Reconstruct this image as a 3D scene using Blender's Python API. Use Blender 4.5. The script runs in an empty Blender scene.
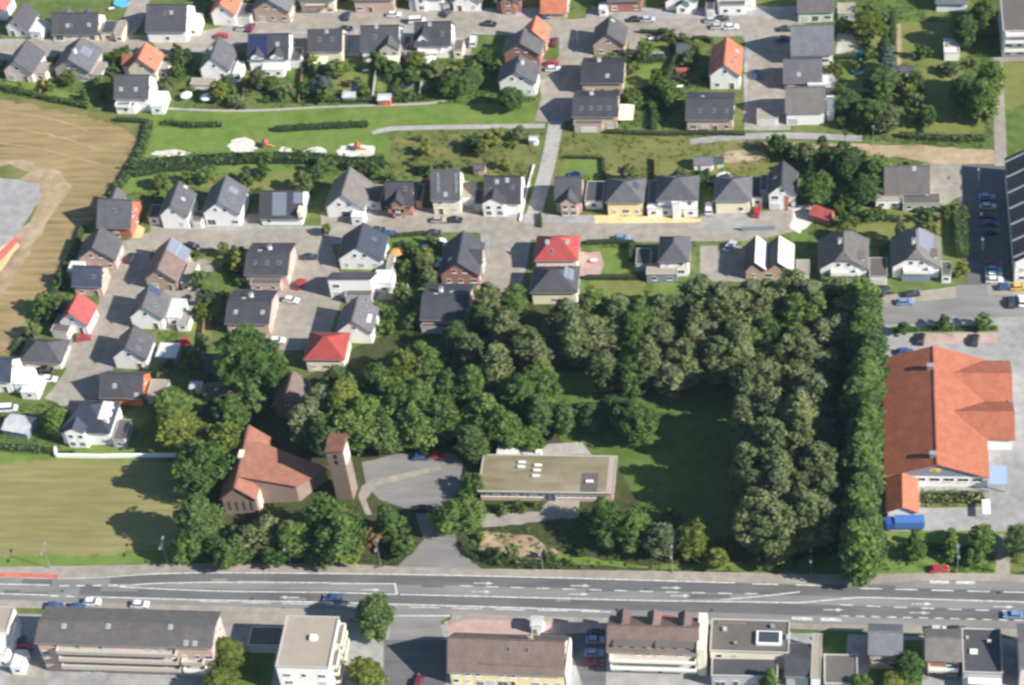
import bpy, bmesh, math, random
import numpy as np
from mathutils import Vector, Matrix, Euler

# ------------------------------------------------------------------ camera, sky, sun, exposure
S = bpy.context.scene
cam_d = bpy.data.cameras.new('camera')
cam = bpy.data.objects.new('camera', cam_d)
S.collection.objects.link(cam)
S.camera = cam
cam_d.sensor_width = 36.0
cam_d.lens = 2280.0 / 1024.0 * 36.0
cam_d.clip_start = 1.0
cam_d.clip_end = 6000.0
cam.matrix_world = Matrix(((0.990784, 0.002794, 0.135421, 79.2215),
                           (0.092852, 0.713902, -0.694063, -406.0267),
                           (-0.098617, 0.70024, 0.707063, 413.6318),
                           (0, 0, 0, 1)))
cam_d.dof.use_dof = True            # the lens of the photograph is softly out of focus
cam_d.dof.focus_distance = 100.0
cam_d.dof.aperture_fstop = 0.85
cam_d.dof.aperture_ratio = 0.65

SUN_AZ, SUN_EL = -19.0, 32.5        # degrees, measured from +X
W = bpy.data.worlds.new('World')
S.world = W
W.use_nodes = True
nt = W.node_tree
sky = nt.nodes.new('ShaderNodeTexSky')
sky.sky_type = 'NISHITA'
sky.sun_disc = False
sky.dust_density = 0.4
sky.ozone_density = 3.0
sky.air_density = 1.2
sky.sun_elevation = math.radians(SUN_EL)
sky.sun_rotation = math.radians(90 - SUN_AZ)
bg = nt.nodes['Background']
nt.links.new(sky.outputs[0], bg.inputs[0])
bg.inputs[1].default_value = 0.075
sl = bpy.data.lights.new('sun', 'SUN')
sl.energy = 5.0
sl.angle = math.radians(0.5)
sl.color = (1.0, 0.94, 0.85)
so = bpy.data.objects.new('sun', sl)
S.collection.objects.link(so)
az, el = math.radians(SUN_AZ), math.radians(SUN_EL)
sdir = Vector((math.cos(az) * math.cos(el), math.sin(az) * math.cos(el), math.sin(el)))
so.rotation_euler = sdir.to_track_quat('Z', 'Y').to_euler()
S.view_settings.view_transform = 'Standard'
S.view_settings.look = 'None'
S.view_settings.exposure = 0.95
S.view_settings.gamma = 1.0
S.render.engine = 'CYCLES'
S.cycles.use_denoising = True
S.cycles.max_bounces = 5
S.cycles.diffuse_bounces = 3
S.cycles.glossy_bounces = 2
S.cycles.transmission_bounces = 3
S.cycles.filter_width = 2.0

COL = S.collection.objects
R = random.Random(11)
PI = math.pi

# ------------------------------------------------------------------ materials
MATS = {}
def nodes_of(m):
    m.use_nodes = True
    return m.node_tree, m.node_tree.nodes['Principled BSDF']
def mix_rgb(t, a, b, fac, mode='MIX'):
    n = t.nodes.new('ShaderNodeMix'); n.data_type = 'RGBA'; n.blend_type = mode
    for k, v in ((6, a), (7, b), (0, fac)):
        if hasattr(v, 'is_linked'): t.links.new(v, n.inputs[k])
        elif v is not None: n.inputs[k].default_value = v if k == 0 else (*v[:3], 1)
    return n.outputs[2]
def coords(t, world, scale=(1, 1, 1), rot=0.0):
    if world:
        g = t.nodes.new('ShaderNodeNewGeometry').outputs['Position']
    else:
        g = t.nodes.new('ShaderNodeTexCoord').outputs['Object']
    mp = t.nodes.new('ShaderNodeMapping'); t.links.new(g, mp.inputs[0])
    mp.inputs['Scale'].default_value = scale
    mp.inputs['Rotation'].default_value = (0, 0, rot)
    return mp.outputs[0]
def noise(t, vec, scale, detail=3, rough=.55):
    n = t.nodes.new('ShaderNodeTexNoise'); t.links.new(vec, n.inputs['Vector'])
    n.inputs['Scale'].default_value = scale; n.inputs['Detail'].default_value = detail
    n.inputs['Roughness'].default_value = rough
    return n.outputs['Fac']
def ramp(t, fac, stops):
    n = t.nodes.new('ShaderNodeValToRGB'); t.links.new(fac, n.inputs[0])
    e = n.color_ramp.elements
    while len(e) < len(stops): e.new(.5)
    for q, (p, c) in zip(e, stops): q.position = p; q.color = (*c, 1)
    return n.outputs[0]
def bump(t, b, h, strength, dist):
    n = t.nodes.new('ShaderNodeBump'); t.links.new(h, n.inputs['Height'])
    n.inputs['Strength'].default_value = strength; n.inputs['Distance'].default_value = dist
    t.links.new(n.outputs[0], b.inputs['Normal'])
def sc(c, k): return tuple(min(1, x * k) for x in c)

def plain(name, c, rough=.8, amt=.12, scale=1.5, metal=0, spec=.3, world=False, bmp=0):
    if name in MATS: return MATS[name]
    m = bpy.data.materials.new(name); t, b = nodes_of(m)
    v = coords(t, world)
    f = noise(t, v, scale, 4)
    f2 = noise(t, v, scale * .17, 2)
    a = mix_rgb(t, sc(c, 1 - amt), sc(c, 1 + amt), f)
    o = mix_rgb(t, a, sc(c, 1 - 1.6 * amt), f2)
    t.links.new(o, b.inputs['Base Color'])
    b.inputs['Roughness'].default_value = rough; b.inputs['Metallic'].default_value = metal
    b.inputs['Specular IOR Level'].default_value = spec
    if bmp: bump(t, b, f, .5, bmp)
    MATS[name] = m
    return m
def plaster(name, c):
    # render with rain streaks and faint dirt of its own
    if name in MATS: return MATS[name]
    m = bpy.data.materials.new(name); t, b = nodes_of(m)
    f = noise(t, coords(t, False, (1.2, 1.2, .25)), 1.6, 5)
    f2 = noise(t, coords(t, True), 9, 3)
    a = mix_rgb(t, sc(c, .84), sc(c, 1.04), f)
    o = mix_rgb(t, a, sc(c, .9), f2)
    t.links.new(o, b.inputs['Base Color']); b.inputs['Roughness'].default_value = .9
    b.inputs['Specular IOR Level'].default_value = .15
    MATS[name] = m
    return m
def brick(name, c):
    if name in MATS: return MATS[name]
    m = bpy.data.materials.new(name); t, b = nodes_of(m)
    tc = t.nodes.new('ShaderNodeTexCoord').outputs['Object']
    sx = t.nodes.new('ShaderNodeSeparateXYZ'); t.links.new(tc, sx.inputs[0])
    ad = t.nodes.new('ShaderNodeMath'); ad.operation = 'ADD'
    t.links.new(sx.outputs[0], ad.inputs[0]); t.links.new(sx.outputs[1], ad.inputs[1])
    cb = t.nodes.new('ShaderNodeCombineXYZ'); t.links.new(ad.outputs[0], cb.inputs[0]); t.links.new(sx.outputs[2], cb.inputs[1])
    n = t.nodes.new('ShaderNodeTexBrick'); t.links.new(cb.outputs[0], n.inputs['Vector'])
    n.inputs['Scale'].default_value = 1; n.inputs['Brick Width'].default_value = .26; n.inputs['Row Height'].default_value = .085
    n.inputs['Mortar Size'].default_value = .008
    n.inputs['Color1'].default_value = (*sc(c, .75), 1); n.inputs['Color2'].default_value = (*sc(c, 1.2), 1)
    n.inputs['Mortar'].default_value = (.42, .39, .35, 1)
    f = noise(t, coords(t, False), .8, 4)
    o = mix_rgb(t, n.outputs[0], sc(c, .8), f)
    t.links.new(o, b.inputs['Base Color']); b.inputs['Roughness'].default_value = .9
    MATS[name] = m
    return m
def tile(name, c, sheen=.2):
    # roof tiles: courses by height, pans across, single tiles weathered differently
    if name in MATS: return MATS[name]
    m = bpy.data.materials.new(name); t, b = nodes_of(m)
    tc = t.nodes.new('ShaderNodeTexCoord').outputs['Object']
    n = t.nodes.new('ShaderNodeTexVoronoi'); t.links.new(tc, n.inputs['Vector']); n.inputs['Scale'].default_value = 2.6
    f = noise(t, tc, .45, 4)
    oi = t.nodes.new('ShaderNodeObjectInfo').outputs['Random']
    a = mix_rgb(t, sc(c, .82), sc(c, 1.18), n.outputs['Color'])
    o = mix_rgb(t, a, sc(c, .80), ramp(t, f, [(.40, (0, 0, 0)), (.68, (1, 1, 1))]))
    hv = t.nodes.new('ShaderNodeHueSaturation'); t.links.new(o, hv.inputs['Color'])
    mr = t.nodes.new('ShaderNodeMapRange'); t.links.new(oi, mr.inputs[0]); mr.inputs[3].default_value = .78; mr.inputs[4].default_value = 1.25
    t.links.new(mr.outputs[0], hv.inputs['Value']); o = hv.outputs[0]
    moss = ramp(t, noise(t, tc, 1.1, 5), [(.58, (0, 0, 0)), (.72, (1, 1, 1))])
    mm = t.nodes.new('ShaderNodeMath'); mm.operation = 'MULTIPLY'; t.links.new(moss, mm.inputs[0]); mm.inputs[1].default_value = .25
    o = mix_rgb(t, o, (.09, .085, .06), mm.outputs[0])
    t.links.new(o, b.inputs['Base Color'])
    b.inputs['Roughness'].default_value = .6; b.inputs['Specular IOR Level'].default_value = sheen
    w = t.nodes.new('ShaderNodeTexWave'); w.bands_direction = 'Z'; w.wave_profile = 'SAW'
    t.links.new(tc, w.inputs['Vector']); w.inputs['Scale'].default_value = 1.3; w.inputs['Distortion'].default_value = .6
    bump(t, b, w.outputs['Fac'], .4, .06)
    MATS[name] = m
    return m

WALLC = dict(white=(.86, .85, .83), cream=(.78, .71, .55), yellow=(.80, .68, .40), tan=(.52, .38, .28), pink=(.56, .38, .32),
             red=(.34, .13, .09), orange=(.62, .17, .06), mint=(.60, .72, .56), grey=(.42, .43, .44), rust=(.42, .10, .05),
             blush=(.80, .66, .60), stone=(.50, .45, .39), umber=(.235, .15, .12), taupe=(.22, .155, .125), bluegrey=(.22, .27, .33))
def wallm(k):
    if k in ('tan', 'pink', 'red', 'umber', 'rust', 'stone', 'taupe'): return brick(k + '_brick', WALLC[k])
    return plaster(k + '_plaster', WALLC[k])
ROOFC = dict(dark=(.052, .053, .062), grey=(.105, .105, .115), mid=(.075, .075, .085), blue=(.05, .058, .085), orange=(.385, .135, .08),
             red=(.29, .055, .05), brown=(.15, .108, .095), green=(.05, .085, .075), rosered=(.42, .10, .095), pale=(.40, .41, .42),
             maroon=(.12, .05, .055), slate=(.125, .13, .145), brick=(.235, .105, .075), warm=(.135, .125, .12))
def roofm(k): return tile(k + '_roof_tiles', ROOFC[k])
M_frame = plain('white_window_frame', (.75, .75, .74), .5, .04)
M_glass = plain('window_glass', (.07, .085, .10), .12, .3, .6, spec=.8)  # base colour lifted to stand in for reflected sky
M_shut = plain('grey_shutter', (.5, .5, .5), .6, .08)
M_door = plain('dark_wood_door', (.10, .07, .05), .6, .2)
M_doorw = plain('light_garage_door', (.62, .62, .60), .6, .08)
M_flat = plain('flat_roof_felt', (.135, .122, .112), .9, .25, .7)
M_flatl = plain('flat_roof_gravel', (.36, .315, .255), .95, .2, .6)
M_flatd = plain('flat_roof_bitumen', (.075, .078, .088), .85, .25, .7)
M_flatw = plain('flat_roof_white_sheet', (.62, .62, .60), .7, .1, .9)
M_solar = plain('solar_cells', (.03, .045, .11), .15, .2, 3, spec=.8)
M_solarg = plain('silver_solar_cells', (.20, .23, .28), .2, .2, 3, spec=.9)
M_alu = plain('aluminium', (.55, .56, .58), .4, .06, metal=.6)
M_awn = plain('cream_awning_cloth', (.80, .70, .50), .8, .06)
M_conc = plain('concrete', (.45, .43, .40), .9, .14, 1.2, bmp=.01)
M_wood = plain('weathered_wood', (.30, .19, .11), .85, .25, 2)
M_steel = plain('galvanised_steel', (.42, .44, .45), .45, .1, metal=.5)
M_rubber = plain('tyre_rubber', (.02, .02, .02), .8, .1)
M_black = plain('black_plastic', (.02, .02, .022), .5, .1)
M_paint = bpy.data.materials.new('worn_road_paint')
_t, _b = nodes_of(M_paint)
_w = ramp(_t, noise(_t, coords(_t, True), 1.4, 5, .7), [(.42, (.60, .60, .58)), (.68, (.22, .215, .21))])
_t.links.new(_w, _b.inputs['Base Color']); _b.inputs['Roughness'].default_value = .75
M_bark = plain('bark', (.12, .09, .065), .95, .3, 4, bmp=.05)

def leaf_mat(name, stops, trans=.48):
    m = bpy.data.materials.new(name); m.use_nodes = True; t = m.node_tree
    t.nodes.clear()
    at = t.nodes.new('ShaderNodeAttribute'); at.attribute_name = 'tint'
    oi = t.nodes.new('ShaderNodeObjectInfo').outputs['Random']
    c = ramp(t, at.outputs['Fac'], stops)
    h = t.nodes.new('ShaderNodeHueSaturation'); t.links.new(c, h.inputs['Color'])
    r1 = t.nodes.new('ShaderNodeMapRange'); t.links.new(oi, r1.inputs[0]); r1.inputs[3].default_value = .485; r1.inputs[4].default_value = .515
    r2 = t.nodes.new('ShaderNodeMapRange'); t.links.new(oi, r2.inputs[0]); r2.inputs[3].default_value = 1.22; r2.inputs[4].default_value = .78
    t.links.new(r1.outputs[0], h.inputs['Hue']); t.links.new(r2.outputs[0], h.inputs['Value'])
    d = t.nodes.new('ShaderNodeBsdfDiffuse'); t.links.new(h.outputs[0], d.inputs[0])
    tr = t.nodes.new('ShaderNodeBsdfTranslucent'); t.links.new(h.outputs[0], tr.inputs[0])
    mx = t.nodes.new('ShaderNodeMixShader'); mx.inputs[0].default_value = trans
    t.links.new(d.outputs[0], mx.inputs[1]); t.links.new(tr.outputs[0], mx.inputs[2])
    o = t.nodes.new('ShaderNodeOutputMaterial'); t.links.new(mx.outputs[0], o.inputs[0])
    MATS[name] = m
    return m
LEAF = dict(
    olive=leaf_mat('olive_leaves', [(0, (0.136, 0.177, 0.073)), (.5, (0.195, 0.236, 0.104)), (1, (0.266, 0.295, 0.142))]),
    green=leaf_mat('green_leaves', [(0, (0.088, 0.159, 0.042)), (.5, (0.136, 0.218, 0.061)), (1, (0.201, 0.277, 0.083))]),
    deep=leaf_mat('deep_green_leaves', [(0, (0.083, 0.142, 0.052)), (.5, (0.124, 0.195, 0.068)), (1, (0.177, 0.248, 0.088))]),
    lime=leaf_mat('yellow_green_leaves', [(0, (0.142, 0.189, 0.042)), (.5, (0.206, 0.254, 0.059)), (1, (0.283, 0.307, 0.083))]),
    grey=leaf_mat('grey_green_leaves', [(0, (0.147, 0.183, 0.092)), (.5, (0.206, 0.242, 0.130)), (1, (0.283, 0.313, 0.177))]),
    blue=leaf_mat('blue_green_needles', [(0, (0.071, 0.118, 0.094)), (.5, (0.106, 0.159, 0.136)), (1, (0.165, 0.224, 0.195))]),
    rust=leaf_mat('rusty_leaves', [(0, (0.177, 0.100, 0.053)), (.5, (0.260, 0.159, 0.077)), (1, (0.330, 0.224, 0.106))]))

def ground_mat(name, stops, big=.03, mid=.3, fine=3.0, stretch=None, rot=0, rough=.95, bmp=.05, rows=0):
    m = bpy.data.materials.new(name); t, b = nodes_of(m)
    v = coords(t, True)
    vs = coords(t, True, stretch, rot) if stretch else v
    a = noise(t, vs, mid, 5, .6); bb = noise(t, v, big, 3, .5); c = noise(t, v, fine, 3, .6)
    def madd(x, k, y, op='MULTIPLY_ADD'):
        n = t.nodes.new('ShaderNodeMath'); n.operation = op
        t.links.new(x, n.inputs[0]); n.inputs[1].default_value = k
        if hasattr(y, 'is_linked'): t.links.new(y, n.inputs[2])
        else: n.inputs[2].default_value = y
        return n.outputs[0]
    s = madd(c, .34, madd(bb, .65, madd(a, .95, -.47)))
    if rows:
        s = madd(noise(t, coords(t, True, (.04, 1, 1), rot), rows, 4, .7), .85, madd(s, .9, -.38))
    t.links.new(ramp(t, s, stops), b.inputs['Base Color'])
    b.inputs['Roughness'].default_value = rough; b.inputs['Specular IOR Level'].default_value = .12
    bump(t, b, c, .8, bmp)
    MATS[name] = m
    return m
G_garden = ground_mat('garden_ground', [(.2, (.055, .080, .026)), (.45, (.090, .130, .034)), (.62, (.125, .155, .048)), (.85, (.20, .17, .10))], .05, .35)
G_lawn = ground_mat('lawn_grass', [(.2, (.078, .130, .026)), (.5, (.125, .185, .040)), (.8, (.180, .215, .064))], .06, .25)
G_lawny = ground_mat('dry_lawn_grass', [(.2, (.105, .130, .034)), (.5, (.155, .170, .050)), (.8, (.21, .20, .08))], .06, .25)
G_lawn_shade = ground_mat('shaded_lawn_grass', [(.2, (.050, .088, .018)), (.5, (.080, .128, .028)), (.8, (.125, .160, .045))], .06, .3)  # darker copy of the lawn, with shade put into its colour
G_rough = ground_mat('rough_meadow_grass', [(.2, (.070, .095, .024)), (.45, (.125, .140, .042)), (.65, (.18, .17, .065)), (.85, (.25, .20, .11))], .06, .22, stretch=(.5, 1, 1))
G_stub = ground_mat('stubble_field_soil', [(.22, (.165, .130, .060)), (.45, (.245, .185, .090)), (.65, (.305, .220, .112)), (.85, (.38, .30, .18))], .03, .55, 2.5, stretch=(.16, 1, 1), rot=.22, rows=.7)
G_field = ground_mat('yellow_field_crop', [(.2, (.150, .150, .060)), (.45, (.200, .185, .075)), (.65, (.240, .210, .092)), (.85, (.30, .25, .12))], .03, .6, 2.5, stretch=(.14, 1, 1), rot=.12, rows=.7)
G_dirt = ground_mat('bare_sandy_soil', [(.2, (.20, .15, .09)), (.5, (.33, .25, .16)), (.8, (.44, .36, .26))], .08, .3)
G_sand = ground_mat('pale_sand', [(.2, (.44, .40, .34)), (.5, (.58, .55, .49)), (.8, (.70, .67, .62))], .1, .5)
G_ysand = ground_mat('yellow_sand', [(.2, (.50, .36, .17)), (.5, (.62, .46, .24)), (.8, (.70, .56, .34))], .1, .5)
G_pave = ground_mat('beige_pavers', [(.2, (.205, .185, .158)), (.5, (.275, .248, .212)), (.8, (.36, .325, .28))], .05, .4, 4, bmp=.01)
G_paveg = ground_mat('grey_pavers', [(.2, (.20, .20, .20)), (.5, (.285, .28, .275)), (.8, (.37, .36, .35))], .05, .4, 4, bmp=.01)
G_pavep = ground_mat('pink_pavers', [(.2, (.30, .21, .18)), (.5, (.40, .28, .245)), (.8, (.48, .36, .31))], .05, .4, 4, bmp=.01)
G_asph = ground_mat('dark_asphalt', [(.2, (.085, .085, .09)), (.5, (.118, .117, .122)), (.8, (.155, .153, .155))], .04, .5, 5, stretch=(.15, 1, 1), bmp=.01)
G_asphl = ground_mat('worn_asphalt', [(.2, (.15, .145, .142)), (.5, (.20, .193, .188)), (.8, (.25, .24, .23))], .04, .5, 5, stretch=(.15, 1, 1), bmp=.01)
G_conc = ground_mat('pale_concrete', [(.2, (.25, .24, .225)), (.5, (.33, .315, .295)), (.8, (.42, .40, .37))], .06, .6, 5, bmp=.01)
G_red = ground_mat('red_cycle_asphalt', [(.2, (.38, .10, .08)), (.5, (.48, .14, .11)), (.8, (.55, .2, .16))], .06, .6, 5, bmp=.01)
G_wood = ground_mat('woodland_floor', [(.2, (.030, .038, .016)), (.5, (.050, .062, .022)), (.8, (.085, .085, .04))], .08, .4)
G_moss = ground_mat('mossy_flat_roof', [(.2, (.135, .115, .065)), (.45, (.19, .165, .10)), (.65, (.24, .205, .145)), (.85, (.30, .26, .20))], .10, .35, 3, stretch=(.35, 1, 1), bmp=.02)

# ------------------------------------------------------------------ mesh helpers
def tag(o, label=None, cat=None, group=None, kind=None):
    if label: o['label'] = label
    if cat: o['category'] = cat
    if group: o['group'] = group
    if kind: o['kind'] = kind
    return o
def empty(name, loc, rz=0.0):
    o = bpy.data.objects.new(name, None); COL.link(o)
    o.location = loc; o.rotation_euler = (0, 0, rz); o.empty_display_size = .5
    return o
def place(name, mesh, parent=None, loc=(0, 0, 0), rot=(0, 0, 0), scale=None):
    o = bpy.data.objects.new(name, mesh); COL.link(o)
    if parent: o.parent = parent
    o.location = loc; o.rotation_euler = rot
    if scale is not None: o.scale = scale if hasattr(scale, '__len__') else (scale,) * 3
    return o
class MB:
    def __init__(s): s.v = []; s.f = []; s.m = []; s.cur = 0
    def face(s, pts, m=None):
        i = len(s.v); s.v += [tuple(p) for p in pts]; s.f.append(tuple(range(i, i + len(pts)))); s.m.append(s.cur if m is None else m)
    def box(s, x0, x1, y0, y1, z0, z1, m=None):
        i = len(s.v)
        s.v += [(x0, y0, z0), (x1, y0, z0), (x1, y1, z0), (x0, y1, z0), (x0, y0, z1), (x1, y0, z1), (x1, y1, z1), (x0, y1, z1)]
        for q in ((0, 3, 2, 1), (4, 5, 6, 7), (0, 1, 5, 4), (1, 2, 6, 5), (2, 3, 7, 6), (3, 0, 4, 7)):
            s.f.append(tuple(i + k for k in q)); s.m.append(s.cur if m is None else m)
    def prism(s, a, b, m=None):
        # two rings of equal length, a seen counter-clockwise from outside, b behind it
        i = len(s.v); n = len(a); s.v += [tuple(p) for p in a] + [tuple(p) for p in b]
        mm = s.cur if m is None else m
        s.f.append(tuple(i + k for k in range(n))); s.m.append(mm)
        s.f.append(tuple(i + n + k for k in reversed(range(n)))); s.m.append(mm)
        for k in range(n):
            l = (k + 1) % n; s.f.append((i + k, i + n + k, i + n + l, i + l)); s.m.append(mm)
    def tube(s, p, q, r0, r1, n=6, m=None):
        p = Vector(p); q = Vector(q); d = (q - p).normalized()
        u = d.orthogonal().normalized(); w = d.cross(u)
        a = [p + (u * math.cos(2 * PI * k / n) + w * math.sin(2 * PI * k / n)) * r0 for k in range(n)]
        b = [q + (u * math.cos(2 * PI * k / n) + w * math.sin(2 * PI * k / n)) * r1 for k in range(n)]
        s.prism(list(reversed(a)), list(reversed(b)), m)
    def mesh(s, name, mats):
        me = bpy.data.meshes.new(name); me.from_pydata(s.v, [], s.f)
        for k in (mats if isinstance(mats, (list, tuple)) else [mats]): me.materials.append(k)
        if any(s.m): me.polygons.foreach_set('material_index', s.m)
        bm = bmesh.new(); bm.from_mesh(me)
        bmesh.ops.recalc_face_normals(bm, faces=bm.faces); bm.to_mesh(me); bm.free()
        me.update()
        return me
    def build(s, name, mats, parent=None, loc=(0, 0, 0), rot=(0, 0, 0)):
        return place(name, s.mesh(name, mats), parent, loc, rot)
def slab(polys, t, mb=None, mats=None):
    # roof skin: top polygons given, thickness t downwards, rim closed
    mb = mb or MB(); key = lambda p: (round(p[0], 3), round(p[1], 3), round(p[2], 3))
    idx = {}; top = []
    def vi(p):
        k = key(p)
        if k not in idx: idx[k] = len(mb.v); mb.v.append(tuple(p)); mb.v.append((p[0], p[1], p[2] - t))
        return idx[k]
    ed = {}
    for n, p in enumerate(polys):
        ids = [vi(q) for q in p]; mm = mats[n] if mats else 0
        mb.f.append(tuple(ids)); mb.m.append(mm)
        mb.f.append(tuple(i + 1 for i in reversed(ids))); mb.m.append(mm)
        for a, b in zip(ids, ids[1:] + ids[:1]):
            if (b, a) in ed: del ed[(b, a)]
            else: ed[(a, b)] = mm
    for (a, b), mm in ed.items():
        mb.f.append((a, a + 1, b + 1, b)); mb.m.append(mm)
    return mb

# ------------------------------------------------------------------ ground sheets
def sheet(name, pts, m, z, label=None, parent=None, kind='structure', thick=0):
    me = bpy.data.meshes.new(name)
    if thick:
        mb = MB(); mb.prism([(x, y, z) for x, y in pts], [(x, y, z - thick) for x, y in pts]); me = mb.mesh(name, m)
    else:
        me.from_pydata([(x, y, z) for x, y in pts], [], [tuple(range(len(pts)))]); me.materials.append(m)
        bm = bmesh.new(); bm.from_mesh(me)
        bmesh.ops.triangulate(bm, faces=bm.faces)
        for f in bm.faces:
            if f.normal.z < 0: f.normal_flip()
        bm.to_mesh(me); bm.free()
    o = place(name, me, parent)
    if kind and not parent: o['kind'] = kind
    return o

# ------------------------------------------------------------------ houses
_win = {}
def window_mesh(w, h, k):
    key = (round(w, 2), round(h, 2), k)
    if key in _win: return _win[key]
    b = MB(); f = .065
    b.box(-w / 2, w / 2, -.01, .05, 0, f, 0); b.box(-w / 2, w / 2, -.01, .05, h - f, h, 0)
    b.box(-w / 2, -w / 2 + f, -.01, .05, f, h - f, 0); b.box(w / 2 - f, w / 2, -.01, .05, f, h - f, 0)
    if w > 1.3: b.box(-f / 2, f / 2, -.008, .05, f, h - f, 0)
    b.box(-w / 2 + f, w / 2 - f, .02, .05, f, h - f, 1)
    b.box(-w / 2 - .08, w / 2 + .08, -.12, .05, -.06, 0, 0)
    if k: b.box(-w / 2 + .04, w / 2 - .04, -.02, .015, h * (1 - .22 * k), h - .02, 2)
    _win[key] = b.mesh('window', [M_frame, M_glass, M_shut])
    return _win[key]
_misc = {}
def shared(key, fn):
    if key not in _misc: _misc[key] = fn()
    return _misc[key]
def boxmesh(key, mats, *boxes):
    def f():
        b = MB()
        for q in boxes: b.box(*q)
        return b.mesh(key if isinstance(key, str) else 'piece', mats)
    return shared(key, f)

def roof_polys(h, ov=.45, t=.22):
    w, d, e, r, ty = h['w'] / 2, h['d'] / 2, h['e'], h['r'], h['t']
    W_, D_ = w + ov, d + ov
    if ty == 'gx':
        s = r / d; ze = e - s * ov + t; zr = e + r + t
        return [[(-W_, -D_, ze), (W_, -D_, ze), (W_, 0, zr), (-W_, 0, zr)], [(W_, D_, ze), (-W_, D_, ze), (-W_, 0, zr), (W_, 0, zr)]]
    if ty == 'gy':
        s = r / w; ze = e - s * ov + t; zr = e + r + t
        return [[(W_, -D_, ze), (W_, D_, ze), (0, D_, zr), (0, -D_, zr)], [(-W_, D_, ze), (-W_, -D_, ze), (0, -D_, zr), (0, D_, zr)]]
    if ty == 'hh':
        s = r / w; ze = e - s * ov + t; zr = e + r + t; zc = zr - .38 * r; xc = (zr - zc) / s; k = xc * 1.0
        P = []
        for g in (1, -1):
            P.append([(g * W_, -D_, ze), (g * W_, D_, ze), (g * xc, D_, zc), (0, D_ - k, zr), (0, -D_ + k, zr), (g * xc, -D_, zc)][::g])
            P.append([(-g * xc, -g * D_, zc), (g * xc, -g * D_, zc), (0, -g * (D_ - k), zr)])
        return P
    if ty == 'hip':
        m = min(W_, D_) * .97; s = r / min(w, d); ze = e - s * ov + t; zr = ze + r + s * ov
        ax, ay = W_ - m, D_ - m
        a, b, c, q = (-W_, -D_, ze), (W_, -D_, ze), (W_, D_, ze), (-W_, D_, ze)
        i, j, k, l = (-ax, -ay, zr), (ax, -ay, zr), (ax, ay, zr), (-ax, ay, zr)
        return [[a, b, j, i], [b, c, k, j], [c, q, l, k], [q, a, i, l], [i, j, k, l]]
    if ty == 'pf':      # mono-pitch, high at the front
        s = r / (2 * d)
        return [[(-W_, -D_, e + s * ov + t), (W_, -D_, e + s * ov + t), (W_, D_, e - r - s * ov + t), (-W_, D_, e - r - s * ov + t)]]
    if ty == 'pr':      # mono-pitch, high on the sunny side
        s = r / (2 * w)
        return [[(-W_, -D_, e - s * ov + t), (W_, -D_, e + r + s * ov + t), (W_, D_, e + r + s * ov + t), (-W_, D_, e - s * ov + t)]]
    if ty == 'mm':      # two parallel gables
        mx = -w + 2 * w * .46; P = []
        for a, b in ((-w, mx), (mx, w)):
            c = (a + b) / 2 - .3; o1 = ov if a == -w else 0; o2 = ov if b == w else 0
            s1 = r / (c - a); s2 = r / (b - c)
            P.append([(a - o1, D_, e - s1 * o1 + t), (a - o1, -D_, e - s1 * o1 + t), (c, -D_, e + r + t), (c, D_, e + r + t)])
            P.append([(b + o2, -D_, e - s2 * o2 + t), (b + o2, D_, e - s2 * o2 + t), (c, D_, e + r + t), (c, -D_, e + r + t)])
        return P
def wall_mesh(h, mat):
    w, d, e, r, ty = h['w'] / 2, h['d'] / 2, h['e'], h['r'], h['t']
    b = MB()
    if ty == 'gx':
        p = [(-d, 0), (d, 0), (d, e), (0, e + r), (-d, e)]
        b.prism([(w, y, z) for y, z in p], [(-w, y, z) for y, z in p])
    elif ty == 'gy':
        p = [(-w, 0), (w, 0), (w, e), (0, e + r), (-w, e)]
        b.prism([(x, -d, z) for x, z in p], [(x, d, z) for x, z in p])
    elif ty == 'hh':
        c = .38 * w; p = [(-w, 0), (w, 0), (w, e), (c, e + .62 * r), (-c, e + .62 * r), (-w, e)]
        b.prism([(x, -d, z) for x, z in p], [(x, d, z) for x, z in p])
    elif ty == 'pf':
        p = [(-d, 0), (d, 0), (d, e - r), (-d, e)]
        b.prism([(w, y, z) for y, z in p], [(-w, y, z) for y, z in p])
    elif ty == 'pr':
        p = [(-w, 0), (w, 0), (w, e + r), (-w, e)]
        b.prism([(x, -d, z) for x, z in p], [(x, d, z) for x, z in p])
    elif ty == 'mm':
        mx = -w + 2 * w * .46; c1, c2 = (-w + mx) / 2 - .3, (mx + w) / 2 - .3
        p = [(-w, 0), (w, 0), (w, e), (c2, e + r), (mx, e), (c1, e + r), (-w, e)]
        b.prism([(x, -d, z) for x, z in p], [(x, d, z) for x, z in p])
    else:
        b.box(-w, w, -d, d, 0, e)
    return b.mesh('wall', mat)
ROT = dict(F=0, R=PI / 2, B=PI, L=-PI / 2)
def rotz(x, y, a): return (x * math.cos(a) - y * math.sin(a), x * math.sin(a) + y * math.cos(a))
def slope_at(h, side, u, v, lift=.05, ov=.45, t=.22):
    along, half = (h['w'], h['d'] / 2) if side in 'FB' else (h['d'], h['w'] / 2)
    s = h['r'] / half
    if h['t'] == 'hip': s = h['r'] / min(h['w'], h['d']) * 2
    if h['t'] == 'pf': s = -h['r'] / h['d']
    if h['t'] == 'flat': s = 0
    run = (half + ov) * v * (2 if h['t'] == 'pf' else 1)
    x, y = -along / 2 - ov + (along + 2 * ov) * u, -half - ov + run
    z = h['e'] - s * ov + t + s * run
    a = ROT[side]; p = math.atan(s)
    n = Vector((0, -math.sin(p), math.cos(p))) * lift
    X, Y = rotz(x, y + n.y, a)
    return (X, Y, z + n.z), (p, 0, a)
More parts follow.
